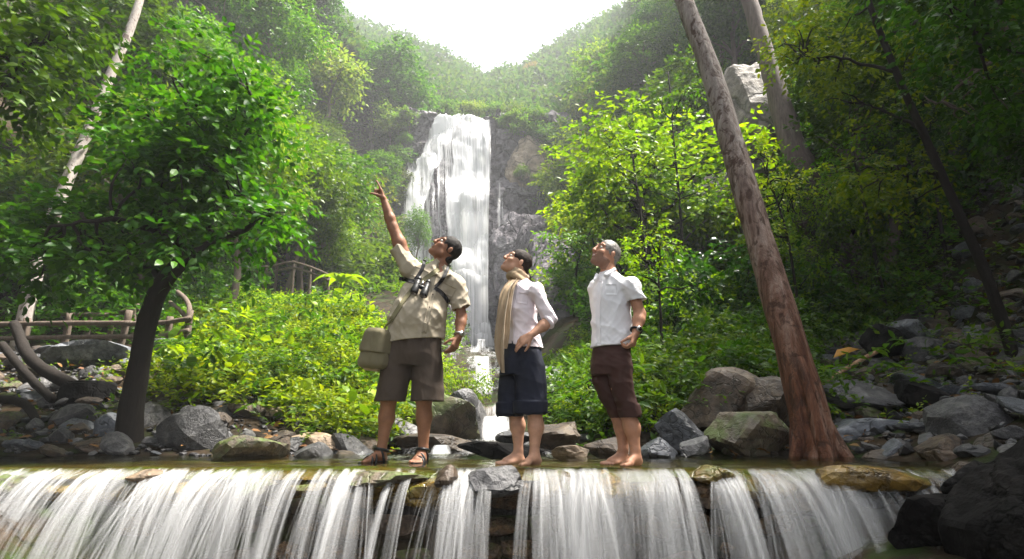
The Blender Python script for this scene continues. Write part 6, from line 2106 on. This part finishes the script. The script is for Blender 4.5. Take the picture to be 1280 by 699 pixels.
    # sandals
    for (h, d_, s_), q in ((fL, 1), (fR, -1)):
        so = thing('sandal', None, None, (0, 0, 0)); so.parent = P
        A_ = Acc()
        n = 26
        a_ = np.linspace(0, 2 * math.pi, n, endpoint=False)
        lx, wy = .145 * np.cos(a_), .050 * np.sin(a_) * (1 + .12 * np.cos(a_))
        ring = h[None, :] + d_[None, :] * (.122 + lx)[:, None] + s_[None, :] * wy[:, None] - base
        for z0, z1 in ((-.012, .010),):
            Vs = np.vstack([ring + [0, 0, z0], ring + [0, 0, z1], ring.mean(0) + [0, 0, z0], ring.mean(0) + [0, 0, z1]])
            i = np.arange(n); j = (i + 1) % n
            A_.add(Vs, np.stack([i, j, j + n, i + n], 1))
            A_.add(Vs, np.vstack([np.stack([np.full(n, 2 * n), j, i], 1), np.stack([np.full(n, 2 * n + 1), i + n, j + n], 1)]))
        obj('sole', A_.mesh('sole', MAT['rubber'], False), so)
        def band(fr, r_w, r_h, zc, tilt, wd):
            t = np.linspace(-.15 * math.pi, 1.15 * math.pi, 20)
            p = h[None, :] + d_[None, :] * (fr + tilt * np.sin(t))[:, None] + s_[None, :] * (r_w * np.cos(t))[:, None] + np.array([0, 0, 1])[None, :] * (zc + r_h * np.sin(t))[:, None]
            obj('strap', tube_mesh('strap', MAT['rubber'], p - base, wd, 8, flat=0.9), so)
        band(.185, .050, .042, .006, -.02, .009)
        band(.145, .049, .060, .006, -.02, .008)
        band(.070, .047, .078, .030, .02, .010)
        t = np.linspace(0, 2 * math.pi, 24)
        p = h[None, :] + d_[None, :] * (.052 + .055 * np.cos(t))[:, None] + s_[None, :] * (.045 * np.sin(t))[:, None] + np.array([0, 0, 1])[None, :] * (.088 + .012 * np.cos(t))[:, None]
        obj('ankle_strap', tube_mesh('ankle_strap', MAT['rubber'], p - base, .012, 8, caps=False), so)
    # watch
    wp = wr2 * .86 + el2 * .14
    dv = nrm(wr2 - el2)
    a1 = nrm(np.cross(dv, [0, 1, 0])); a2 = np.cross(dv, a1)
    t = np.linspace(0, 2 * math.pi, 24)
    wo = thing('wristwatch', None, None, (0, 0, 0)); wo.parent = P
    obj('watch_band', tube_mesh('watch_band', MAT['steel'], wp[None] + .037 * (np.cos(t)[:, None] * a1 + np.sin(t)[:, None] * a2) - base, .008, 8, caps=False), wo)
    cdir = nrm(np.array([.6, -.8, .1]))
    obj('watch_case', tube_mesh('watch_case', MAT['steel'], np.array([wp + cdir * .032, wp + cdir * .048]) - base, .019, 16), wo)
    # binoculars on a chest harness
    bl_ = J(524, 352, -.24)
    bn = thing('binoculars', 'black binoculars hanging on the chest harness of the pointing man', 'binoculars', bl_)
    bb = bl_.copy()
    surf_y = lambda x, y: (lambda Yq: Yq)(None)
    def ysurf(x, y, off):
        Yq = Y0 - .45
        for _ in range(80):
            Yq += float(np.clip(T.at(at(x, y, Yq)[None])[0] - off, -.01, .03)) * .8
        return at(x, y, Yq)
    for (x0, y0, x1, y1) in ((523, 351, 517, 366), (534.5, 355, 529, 370)):
        a_, b_ = ysurf(x0, y0, .034), ysurf(x1, y1, .050)
        v = b_ - a_
        br = obj('barrel', tube_mesh('barrel', MAT['rubber'], np.array([a_, a_ + v * .3, a_ + v * .45, a_ + v * .6, a_ + v * .98, b_]) - bb, [.021, .024, .026, .030, .032, .031], 18), bn)
        obj('lens', tube_mesh('lens', MAT['lens'], np.array([b_ + v * .005, b_ + v * .02]) - bb, .025, 18), br)
        obj('eyecup', tube_mesh('eyecup', MAT['rubber'], np.array([a_ - v * .28, a_ - v * .02]) - bb, [.019, .018], 14), br)
    a_, b_ = ysurf(521, 357, .044), ysurf(532, 361, .044)
    obj('bridge', tube_mesh('bridge', MAT['rubber'], np.array([a_, b_]) - bb, .018, 10), bn)
    obj('focus_wheel', tube_mesh('focus_wheel', MAT['steel'], np.array([ysurf(529, 352, .04), ysurf(527.5, 356, .045)]) - bb, .009, 10), bn)
    for pts, wd in (([(531, 325), (527, 338), (519, 350)], 4.2), ([(562, 331), (553, 349), (544, 359)], 4.2), ([(499, 348), (508, 350), (518, 352)], 4.5), ([(543, 360), (552, 366), (561, 378)], 4.5)):
        drape(T, pts, wd, .006, .005, 'black_strap', 'harness_strap', bn, bb, Y0)
    # shoulder bag
    bc = J(470, 436, -.08)
    bag = thing('shoulder_bag', 'olive canvas shoulder bag hanging at the hip of the pointing man', 'bag', bc)
    B = Sdf(bc - .24, bc + .24, 0.006)
    bu = nrm(J(476, 408, -.08) - J(464, 462, -.08)); bs_ = nrm(np.array([.85, -.45, 0.2]))
    bs_ = nrm(bs_ - bu * bs_.dot(bu)); bd = np.cross(bs_, bu)
    RB = np.stack([bs_, bd, bu])
    def rbox(S_, c, hx, hy, hz, r, k=0.0, op='+', taper=0.0):
        def f(P):
            q = (P - c) @ RB.T
            w_ = 1 - taper * (q[..., 2] / hz)
            d_ = np.abs(q / np.stack([w_, np.ones_like(w_), np.ones_like(w_)], -1)) - np.array([hx, hy, hz]) + r
            return np.linalg.norm(np.maximum(d_, 0), axis=-1) + np.minimum(d_.max(-1), 0) - r
        S_.put(c - .2, c + .2, f, k, op)
    rbox(B, bc - bu * .01, .118, .070, .150, .055, 0, '+', .16)
    B.folds(cloth_folds(.008, [((20, 8, 30), 0, .6), ((-30, 8, 18), 1.5, .5)], 41))
    me, _, _ = sdf_mesh('bag_body', B, bc, MAT['canvas'], 2)
    obj('bag_body', me, bag)
    B2 = Sdf(bc - .26, bc + .26, 0.006)
    rbox(B2, bc + bu * .045, .116, .086, .112, .05, 0, '+', .10)
    B2.folds(cloth_folds(.005, [((20, 8, 30), 0, .6)], 43))
    B2.cut(bc - bu * .035, -bu)
    rbox(B2, bc + bu * .01, .100, .066, .125, .05, .004, '-', .10)
    me, _, _ = sdf_mesh('bag_flap', B2, bc, MAT['canvas'], 2)
    obj('bag_flap', me, bag)
    for q in (-.05, .05):
        p = [bc + bs_ * q - bd * .088 + bu * .06, bc + bs_ * q - bd * .090 - bu * .03, bc + bs_ * q - bd * .082 - bu * .09]
        obj('buckle_strap', tube_mesh('buckle_strap', MAT['strap_olive'], spline(np.array(p) - bc, 10), .010, 6, flat=.5), bag)
    obj('bag_base', tube_mesh('bag_base', MAT['scarf'], np.array([bc - bu * .155 - bs_ * .07, bc - bu * .155 + bs_ * .07]) - bc, [.02, .034, .02], 10), bag)
    drape(T, [(549, 336), (530, 350), (512, 366), (494, 392), (488, 402)], [5.5, 5.5, 5, 5, 5], .005, .005, 'strap_olive', 'bag_strap', bag, bc, Y0, 50)
    p = [J(489, 400, -.13), J(483, 407, -.13), bc + bu * .13 + bs_ * .02]
    obj('bag_strap', tube_mesh('bag_strap', MAT['strap_olive'], spline(np.array(p) - bc, 10), .014, 8, flat=.5), bag)

# ================= the woman with the scarf
def woman():
    Y0 = 4.22
    J = lambda x, y, dy=0.0: at(x, y, Y0 + dy)
    base = np.array([J(655, 572)[0], Y0, 0.0])
    S = Sdf(base + [-.34, -.40, -.01], base + [.34, .40, 1.72], 0.005)
    for hp_, kn, cf, an in ((J(644, 456, .05), J(641, 500, .06), J(647, 532, .08), J(648, 563, .08)), (J(660, 456, -.05), J(667, 502, -.07), J(670, 534, -.05), J(668, 564, -.05))):
        S.rc(hp_, kn, .066, .054, .03); S.rc(kn, cf, .052, .054, .03); S.rc(cf, an, .053, .031, .03)
    aL, aR = J(648, 563, .08), J(668, 564, -.05)
    add_foot(S, aL, np.array([aL[0] + .045, aL[1] + .035, 0]), np.array([aL[0] - .15, aL[1] - .09, 0]), .95, -1, .031)
    add_foot(S, aR, np.array([aR[0] + .045, aR[1] + .045, 0]), np.array([aR[0] - .15, aR[1] - .15, 0]), .95, 1, .031)
    S.ell(J(653, 450), (.09, .085, .07))
    S.ec(J(655, 435), J(655, 372), (.085, .09), (.10, .12))
    S.rc(J(655, 368), J(652, 352), .09, .055, .05)
    S.rc(J(653, 354), J(648, 336), .048, .046, .03)
    # near arm, hand on the hip
    sh, el, wr = J(671, 364, -.13), J(687, 401, -.15), J(664, 419, -.20)
    S.rc(J(660, 364, -.05), sh, .06, .045, .04)
    S.rc(sh, el, .042, .034, .03); S.rc(el, el * .65 + wr * .35, .038, .039, .02); S.rc(el * .65 + wr * .35, wr, .039, .024, .02)
    add_hand(S, wr, J(650, 428, -.19) - wr, np.array([.25, .9, -.35]), 1, [(10, 18, 12), (16, 24, 16), (22, 28, 18), (28, 30, 20)], .92, 0.04, (0.8, 0.4))
    # far arm
    sh2, el2, wr2 = J(645, 366, .14), J(652, 402, .20), J(648, 428, .16)
    S.rc(J(652, 366, .06), sh2, .07, .05, .04); S.rc(sh2, el2, .046, .038, .03); S.rc(el2, wr2, .038, .025, .02)
    add_hand(S, wr2, np.array([-.15, -.1, -1]), np.array([-.5, -.5, 0]), 1, [20, 24, 28, 30], .92)
    hc = J(646, 328.5)
    fwd, up = np.array([-.78, -.34, .52]), np.array([.56, .05, .80])
    L, R = add_head(S, hc, fwd, up, .92, .93)
    S.d = np.maximum(S.d, -(S.lo[2] + S.h * np.arange(S.n[2]))[None, None, :].astype(np.float32) + 0.001)
    me, V, Q = sdf_mesh('person', S, base, [MAT['skin_fair'], MAT['skin_fair_lips']], 3)
    lc = L(0, .093, -.062)
    set_mats(me, V, Q, [(1, lambda c: (np.linalg.norm(((c - lc) @ R.T) / np.array([.023, .014, .015]), axis=1) < 1))])
    P = obj('person', me, None, 'barefoot woman in pale pink shirt and long tan scarf with a hand on her hip', 'person', loc=base)
    f, u, r = head_frame(fwd, up)
    eye_parts(L, .92, f, P, base); brow_parts(L, .92, 'hair_brown', P, base, .0017)
    A_ = tube_mesh('teeth', MAT['eye_white'], np.array([L(-.016, .089, -.0625), L(0, .094, -.0635), L(.016, .089, -.0625)]) - base, .004, 6)
    obj('teeth', A_, P)
    Hh = Sdf(hc - .18, hc + .18, 0.005)
    Hh.ell(L(0, -.018, .036), np.array([.079, .104, .092]) * .92, R, 0.0)
    Hh.ell(L(0, -.07, -.04), np.array([.055, .036, .055]), R, 0.02)
    Hh.cut(L(0, .078, .07), f * .95 + u * -.10)
    for q in (-1, 1):
        Hh.ell(L(q * .085, .050, -.03), np.array([.035, .055, .055]), R, .004, '-')
    Hh.ell(L(0, .105, -.035), np.array([.070, .062, .098]) * .92, R, .012, '-')
    Hh.rc(L(0, -.100, -.030), L(0, -.135, -.050), .034, .040, .012)
    Hh.rc(L(0, -.135, -.055), L(0, -.150, -.11), .026, .010, .01)
    Hh.folds(lambda p: .003 * fbm(p * 50, 2, 3))
    me, _, _ = sdf_mesh('hair', Hh, base, MAT['hair_brown'], 1)
    obj('hair', me, P)
    # shirt
    T = Sdf(base + [-.24, -.36, .82], base + [.32, .36, 1.50], 0.005)
    side = nrm(np.array([.86, -.5, 0]))
    T.loft([J(657, 450), J(656, 430), J(655, 412), J(653, 390), J(653, 374), J(652, 362), J(650, 351)],
           [(.158, .150), (.136, .130), (.104, .108), (.112, .134), (.112, .138), (.098, .122), (.06, .075)], .03)
    T.ell(J(639, 385, -.03), (.055, .075, .060), None, .05)
    T.ell(J(637, 386, .06), (.055, .06, .060), None, .05)
    T.rc(J(655, 361), sh, .056, .050, .05)
    T.rc(J(652, 361), sh2, .056, .050, .05)
    T.rc(sh, sh * .3 + el * .7, .052, .048, .03); T.rc(sh * .3 + el * .7, el * .96 + sh * .04, .048, .052, .03)
    c1 = el * 0.93 + wr * 0.07 + np.array([0, 0, -.01])
    T.rc(el * .97 + sh * .03, el * .80 + wr * .20, .050, .048, .015)
    n1 = nrm(wr - el)
    T.rc(sh2, el2, .056, .050, .03)
    T.folds(cloth_folds(.0085, [((30, 10, 40), 0, .6), ((-40, 8, 30), 1.5, .5), ((6, 0, 60), .4, .3), ((70, 0, 60), .4, .2)], 51))
    c1 = el * .82 + wr * .18
    T.cut_local(c1, n1, .075)
    T.rc(c1 - n1 * .03, c1 + n1 * .08, .038, .041, .003, '-')
    # rolled cuff band
    a1 = nrm(np.cross(n1, [0, 1, 0])); a2 = np.cross(n1, a1)
    T.cut_local(J(657, 437), np.array([-.30, 0, -1]), .26)
    T.ec(J(657, 455), J(656, 425), (.132, .122), (.098, .10), (1, 0, 0), .004, '-')
    T.ell(J(650, 346), (.062, .065, .045), None, .01, '-')
    me, _, _ = sdf_mesh('shirt', T, base, MAT['pink_cloth'], 2)
    so = obj('shirt', me, P)
    drape(T, [(648, 352), (640, 385), (640, 425)], [3.5, 4, 4], .002, .003, 'pink_cloth', 'button_placket', so, base, Y0)
    drape(T, [(648, 372), (660, 374)], 13, .002, .004, 'pink_cloth', 'pocket', so, base, Y0, 14, 6)
    t = np.linspace(0, 2 * math.pi, 24)
    cu = c1 - n1 * .016
    obj('rolled_cuff', tube_mesh('rolled_cuff', MAT['pink_cloth'], cu[None] + .043 * (np.cos(t)[:, None] * a1 + np.sin(t)[:, None] * a2) - base, .016, 8, caps=False), so)
    # trousers with rolled cuffs
    G = Sdf(base + [-.28, -.30, .32], base + [.26, .30, 1.02], 0.005)
    G.loft([J(655, 422), J(654, 436), J(651, 456), J(650, 470)], [(.108, .105), (.124, .118), (.148, .14), (.146, .138)], .03)
    legs = ((J(641, 448, .07), J(637, 519, .06), .105, .093), (J(663, 448, -.07), J(663, 517, -.07), .118, .112))
    G.loft([J(647, 432, .03), J(642, 456, .065), J(640, 480, .065), J(637, 521, .06)], [(.09, .08), (.10, .10), (.100, .10), (.093, .098)], .03)
    G.loft([J(658, 432, -.03), J(663, 456, -.065), J(664, 480, -.07), J(663, 519, -.07)], [(.09, .08), (.112, .105), (.116, .104), (.112, .10)], .03)
    G.folds(cloth_folds(.0055, [((26, 8, 12), 0, .8), ((-22, 8, 16), 1.0, .5), ((10, 0, 50), .4, .35), ((60, 0, 20), .4, .2)], 57))
    for a, b, w0, w1 in legs:
        up_ = nrm(a - b)
        G.ec(b, b + up_ * .085, (w1 + .010, .108), (w1 + .014, .110), (1, 0, 0), .006)
        G.ec(b - up_ * .02, b + up_ * .07, (w1 - .012, .088), (w1 - .02, .075), (1, 0, 0), .004, '-')
    me, _, _ = sdf_mesh('trousers', G, base, MAT['navy_cloth'], 2)
    obj('trousers', me, P)
    # scarf: a loose wrap round the neck and a long end down the front
    sf = thing('scarf', None, None, (0, 0, 0)); sf.parent = P
    K = Sdf(base + [-.30, -.34, .82], base + [.20, .30, 1.56], 0.005)
    nc = J(648, 346)
    tl = nrm(np.array([.35, .0, .9]))
    b1 = nrm(np.cross(tl, [0, 1, 0])); b2 = np.cross(tl, b1)
    tq = np.linspace(0, 2 * math.pi, 18)
    for dz, rr_, rad in ((-.016, .068, .024), (.018, .060, .021)):
        pts = [nc + tl * (dz + .010 * math.sin(2 * a)) + rr_ * (math.cos(a) * b1 + math.sin(a) * b2) for a in tq]
        K.chain(pts, [rad] * len(pts), .012)
    me, _, _ = (None, None, None)
    K.folds(cloth_folds(.006, [((30, 20, 70), 0, .7), ((-40, 30, 60), 1.5, .4)], 61))
    me, _, _ = sdf_mesh('scarf_wrap', K, base, MAT['scarf'], 2)
    obj('scarf_wrap', me, sf)
    def hang(pts, wd, nfold, th, seed):
        c = spline(np.array(pts), 44)
        n = len(c); m = 21
        o_ = np.linspace(-1, 1, m)
        w_ = np.interp(np.linspace(0, 1, n), np.linspace(0, 1, len(wd)), wd)
        sd = nrm(np.array([.85, -.5, 0]))
        dp = np.array([-.5, -.85, 0])
        tt_ = np.linspace(0, 1, n)
        fold = np.sin(o_[None, :] * nfold + 2.2 * tt_[:, None] + seed) * .016 * (0.5 + .6 * tt_[:, None])
        Pm = c[:, None, :] + sd * (w_[:, None] * o_[None, :])[:, :, None] + dp * (fold + .006 * fbm(np.stack([np.repeat(o_[None, :], n, 0).ravel() * 2, np.repeat(tt_[:, None] * 6, m, 1).ravel(), np.zeros(n * m)], 1), 2, seed).reshape(n, m))[:, :, None]
        A0, B0 = (Pm + dp * th).reshape(-1, 3), (Pm - dp * th).reshape(-1, 3)
        i = (np.arange(n - 1)[:, None] * m + np.arange(m - 1)[None, :]).ravel()
        F1 = np.stack([i, i + 1, i + m + 1, i + m], 1)
        rim = np.concatenate([np.arange(m - 1), np.arange(n - 1) * m + m - 1, np.arange(m - 1, 0, -1) + (n - 1) * m, np.arange(n - 1, 0, -1) * m])
        r2 = np.roll(rim, -1)
        F3 = np.stack([rim, r2, r2 + n * m, rim + n * m], 1)
        obj('scarf_end', mesh_np('scarf_end', np.vstack([A0, B0]) - base, np.vstack([F1, F1[:, ::-1] + n * m, F3]), MAT['scarf']), sf)
    hang([J(642, 349, -.10), J(633, 362, -.15), J(628, 385, -.17), J(624.5, 415, -.17), J(624, 440, -.16), J(629, 466, -.15)], [.030, .040, .042, .046, .042, .010], 5.5, .003, 2)
    hang([J(644, 350, -.09), J(637, 362, -.13), J(632, 388, -.145), J(629, 420, -.145), J(628, 436, -.145)], [.03, .036, .040, .044, .030], 4.5, .003, 5)

# ================= the man in the white shirt
def man_white():
    Y0 = 4.18
    J = lambda x, y, dy=0.0: at(x, y, Y0 + dy)
    base = np.array([J(785, 572)[0], Y0, 0.0])
    S = Sdf(base + [-.42, -.42, -.01], base + [.32, .42, 1.82], 0.005)
    lg = ((J(757, 448, .06), J(759, 482, .06), J(778, 535, .09), J(779, 562, .08)), (J(771, 448, -.06), J(775, 484, -.08), J(790, 535, -.05), J(794, 563, -.06)))
    for hp_, kn, cf, an in lg:
        S.rc(hp_, kn, .068, .058, .03); S.rc(kn, cf, .058, .056, .03); S.rc(cf, an, .055, .034, .03)
    aL, aR = lg[0][3], lg[1][3]
    add_foot(S, aL, np.array([aL[0] + .045, aL[1] + .04, 0]), np.array([aL[0] - .15, aL[1] - .08, 0]), 1.0, -1, .034)
    add_foot(S, aR, np.array([aR[0] + .045, aR[1] + .05, 0]), np.array([aR[0] - .15, aR[1] - .15, 0]), 1.02, 1, .034)
    S.ell(J(764, 446), (.09, .085, .07))
    S.ec(J(766, 436), J(765, 364), (.11, .09), (.13, .11))
    S.rc(J(765, 362), J(762, 346), .10, .065, .05)
    S.rc(J(762, 347), J(758, 326), .058, .055, .03)
    sh, el, wr = J(790, 357, -.13), J(800, 393, -.12), J(794.5, 417, -.19)
    S.rc(J(775, 362, -.05), sh + np.array([-.01, 0, -.02]), .06, .044, .04)
    S.rc(sh + np.array([-.004, 0, -.012]), el, .044, .041, .03); S.rc(el, el * .7 + wr * .3, .041, .043, .02); S.rc(el * .7 + wr * .3, wr, .043, .027, .02)
    add_hand(S, wr, J(787, 446, -.22) - wr, np.array([-.8, .35, -.1]), -1, [(40, 55, 30), (46, 58, 32), (50, 60, 34), (54, 62, 34)], .96, 0.02, (0.35, 0.9))
    sh2, el2, wr2 = J(748, 360, .14), J(752, 396, .20), J(752, 424, .14)
    S.rc(J(758, 358, .05), sh2, .08, .062, .04); S.rc(sh2, el2, .056, .047, .03); S.rc(el2, wr2, .048, .030, .02)
    add_hand(S, wr2, np.array([-.05, -.15, -1]), np.array([.4, -.6, 0]), 1, [30, 34, 38, 40], 1.0)
    hc = J(757, 318.5)
    fwd, up = np.array([-.76, -.48, .42]), np.array([.40, .05, .90])
    L, R = add_head(S, hc, fwd, up, 1.0, 1.05)
    S.d = np.maximum(S.d, -(S.lo[2] + S.h * np.arange(S.n[2]))[None, None, :].astype(np.float32) + 0.001)
    me, V, Q = sdf_mesh('person', S, base, [MAT['skin_tan'], MAT['skin_tan_lips'], MAT['stubble']], 2)
    lc = L(0, .093, -.062)
    def beard(c):
        q = (c - hc) @ R.T
        return (q[:, 2] < -.030 - .02 * (q[:, 1] < .05)) & (q[:, 2] > -.13) & (q[:, 1] > -.02) & (np.abs(q[:, 0]) < .09) & ~((q[:, 2] > -.048) & (np.abs(q[:, 0]) < .03) & (q[:, 1] > .098))
    set_mats(me, V, Q, [(2, beard), (1, lambda c: (np.linalg.norm(((c - lc) @ R.T) / np.array([.024, .014, .014]), axis=1) < 1))])
    P = obj('person', me, None, 'barefoot man in white shirt and rolled maroon trousers smiling upwards', 'person', loc=base)
    f, u, r = head_frame(fwd, up)
    eye_parts(L, 1.0, f, P, base); brow_parts(L, 1.0, 'hair_dark', P, base)
    obj('teeth', tube_mesh('teeth', MAT['eye_white'], np.array([L(-.018, .089, -.0625), L(0, .095, -.0635), L(.018, .089, -.0625)]) - base, .0042, 6), P)
    Hh = Sdf(hc - .17, hc + .17, 0.005)
    Hh.ell(L(0, -.018, .034), np.array([.078, .102, .093]), R, 0.0)
    Hh.ell(L(0, -.07, -.045), np.array([.060, .036, .045]), R, 0.02)
    Hh.cut(L(0, .072, .075), f * .92 + u * -.15)
    for q in (-1, 1):
        Hh.ell(L(q * .085, .055, -.025), np.array([.035, .05, .058]), R, .004, '-')
    Hh.ell(L(0, .105, -.03), np.array([.078, .064, .092]), R, .012, '-')
    Hh.folds(lambda p: .0035 * fbm(p * 50, 2, 3))
    me, _, _ = sdf_mesh('hair', Hh, base, MAT['hair_grey'], 1)
    obj('hair', me, P)
    # shirt
    T = Sdf(base + [-.38, -.36, .80], base + [.30, .36, 1.60], 0.005)
    s4 = sh * .40 + el * .60
    T.rc(sh + np.array([-.004, 0, -.004]), s4, .064, .074, .03)
    n2 = nrm(el - sh + np.array([.0, 0, .0]))
    c2 = sh * .46 + el * .54
    T.rc(sh2, sh2 * .4 + el2 * .6, .078, .082, .04)
    T.cut_local(c2, n2, .135)
    T.rc(c2 - n2 * .02, c2 + n2 * .09, .053, .068, .004, '-')
    T.loft([J(766, 442), J(766, 425), J(765, 405), J(764, 385), J(764, 366), J(763, 354), J(761, 345), J(759, 337)],
           [(.172, .152), (.163, .144), (.152, .132), (.150, .138), (.148, .145), (.122, .128), (.08, .09), (.055, .06)], .03)
    T.rc(J(768, 355, -.03), sh + np.array([-.012, 0, -.006]), .068, .060, .04)
    T.rc(J(758, 354, .03), sh2, .068, .062, .05)
    T.folds(cloth_folds(.0085, [((26, 10, 36), 0, .6), ((-34, 8, 26), 1.5, .45), ((44, 0, 8), .4, .4), ((70, 0, 50), .4, .2), ((-60, 0, 64), .4, .2)], 71))
    T.cut_local(J(766, 434), np.array([0.05, 0, -1]), .25)
    T.ec(J(766, 446), J(765, 415), (.146, .122), (.12, .10), (1, 0, 0), .004, '-')
    T.ell(J(759, 334, .0), (.070, .072, .066), None, .01, '-')
    T.rc(J(748, 351, -.12), J(753, 338, -.10), .014, .034, .01, '-')
    for a, b in (((768, 337, -.07), (757, 344, -.13)), ((757, 344, -.13), (763, 340, -.10)), ((746, 344, -.06), (743, 350, -.09))):
        T.rc(J(*a), J(*b), .015, .010, .012)
    me, _, _ = sdf_mesh('shirt', T, base, MAT['white_cloth'], 2)
    so = obj('shirt', me, P)
    drape(T, [(751, 352), (748, 385), (749, 432)], [4, 4.5, 4.5], .002, .004, 'white_cloth', 'button_placket', so, base, Y0)
    drape(T, [(757, 362), (771, 362)], 13, .002, .004, 'white_cloth', 'pocket', so, base, Y0, 16, 6)
    # trousers
    G = Sdf(base + [-.36, -.32, .32], base + [.24, .32, 1.04], 0.005)
    G.loft([J(766, 420), J(765, 436), J(764, 456), J(763, 470)], [(.130, .112), (.138, .120), (.146, .134), (.14, .12)], .03)
    G.loft([J(757, 432, .05), J(752, 455, .07), J(753, 480, .05), J(764, 503, .065), J(776, 523, .08)], [(.085, .085), (.088, .095), (.078, .088), (.074, .082), (.072, .078)], .018)
    G.loft([J(770, 432, -.04), J(775, 455, -.07), J(777, 482, -.08), J(783, 504, -.07), J(789, 523, -.06)], [(.090, .085), (.096, .10), (.084, .09), (.078, .084), (.074, .08)], .018)
    G.folds(cloth_folds(.0065, [((24, 8, 12), 0, .6), ((-22, 8, 26), 1.0, .5), ((10, 0, 56), .4, .5), ((50, 0, 70), .4, .3)], 77))
    for hp_, kn, cf, w0 in ((J(753, 444, .08), J(758, 480, .05), J(777, 521, .08), .098), (J(775, 444, -.08), J(777, 482, -.08), J(789, 521, -.06), .108)):
        up_ = nrm(kn - cf)
        G.ec(cf, cf + up_ * .075, (.080, .084), (.083, .087), (1, 0, 0), .008)
        G.ec(cf - up_ * .03, cf + up_ * .06, (.062, .066), (.054, .054), (1, 0, 0), .004, '-')
    me, _, _ = sdf_mesh('trousers', G, base, MAT['maroon_cloth'], 2)
    obj('trousers', me, P)
    wp = wr * .84 + el * .16
    dv = nrm(wr - el)
    a1 = nrm(np.cross(dv, [0, 1, 0])); a2 = np.cross(dv, a1)
    t = np.linspace(0, 2 * math.pi, 24)
    wo = thing('wristwatch', None, None, (0, 0, 0)); wo.parent = P
    obj('watch_band', tube_mesh('watch_band', MAT['black_strap'], wp[None] + .037 * (np.cos(t)[:, None] * a1 + np.sin(t)[:, None] * a2) - base, .009, 8, caps=False), wo)
    cdir = nrm(np.array([.35, -.93, .1]))
    obj('watch_case', tube_mesh('watch_case', MAT['steel'], np.array([wp + cdir * .032, wp + cdir * .047]) - base, .020, 16), wo)
    obj('watch_dial', tube_mesh('watch_dial', MAT['eye_dark'], np.array([wp + cdir * .047, wp + cdir * .049]) - base, .016, 16), wo)

man_pointing()
woman()
man_white()
# ------------------------------------------------------------------ haze
def haze(dens):
    m = bpy.data.materials.new('haze')
    m.use_nodes = True
    t = m.node_tree
    for n in list(t.nodes):
        if n.type != 'OUTPUT_MATERIAL':
            t.nodes.remove(n)
    out = [n for n in t.nodes if n.type == 'OUTPUT_MATERIAL'][0]
    pv = t.nodes.new('ShaderNodeVolumePrincipled')
    pv.inputs['Color'].default_value = (0.93, 0.96, 1.0, 1)
    pv.inputs['Density'].default_value = dens
    pv.inputs['Density Attribute'].default_value = ''
    pv.inputs['Anisotropy'].default_value = 0.1
    t.links.new(pv.outputs[0], out.inputs['Volume'])
    x0, x1, y0, y1, z0, z1 = -90, 90, -20, 160, -4, 150
    V = np.array([[x, y, z] for x in (x0, x1) for y in (y0, y1) for z in (z0, z1)], float)
    F = np.array([[0, 1, 3, 2], [4, 6, 7, 5], [0, 4, 5, 1], [2, 3, 7, 6], [0, 2, 6, 4], [1, 5, 7, 3]])
    o = obj('haze', mesh_np('haze', V, F, m, smooth=False), kind='stuff')
haze(0.0015)
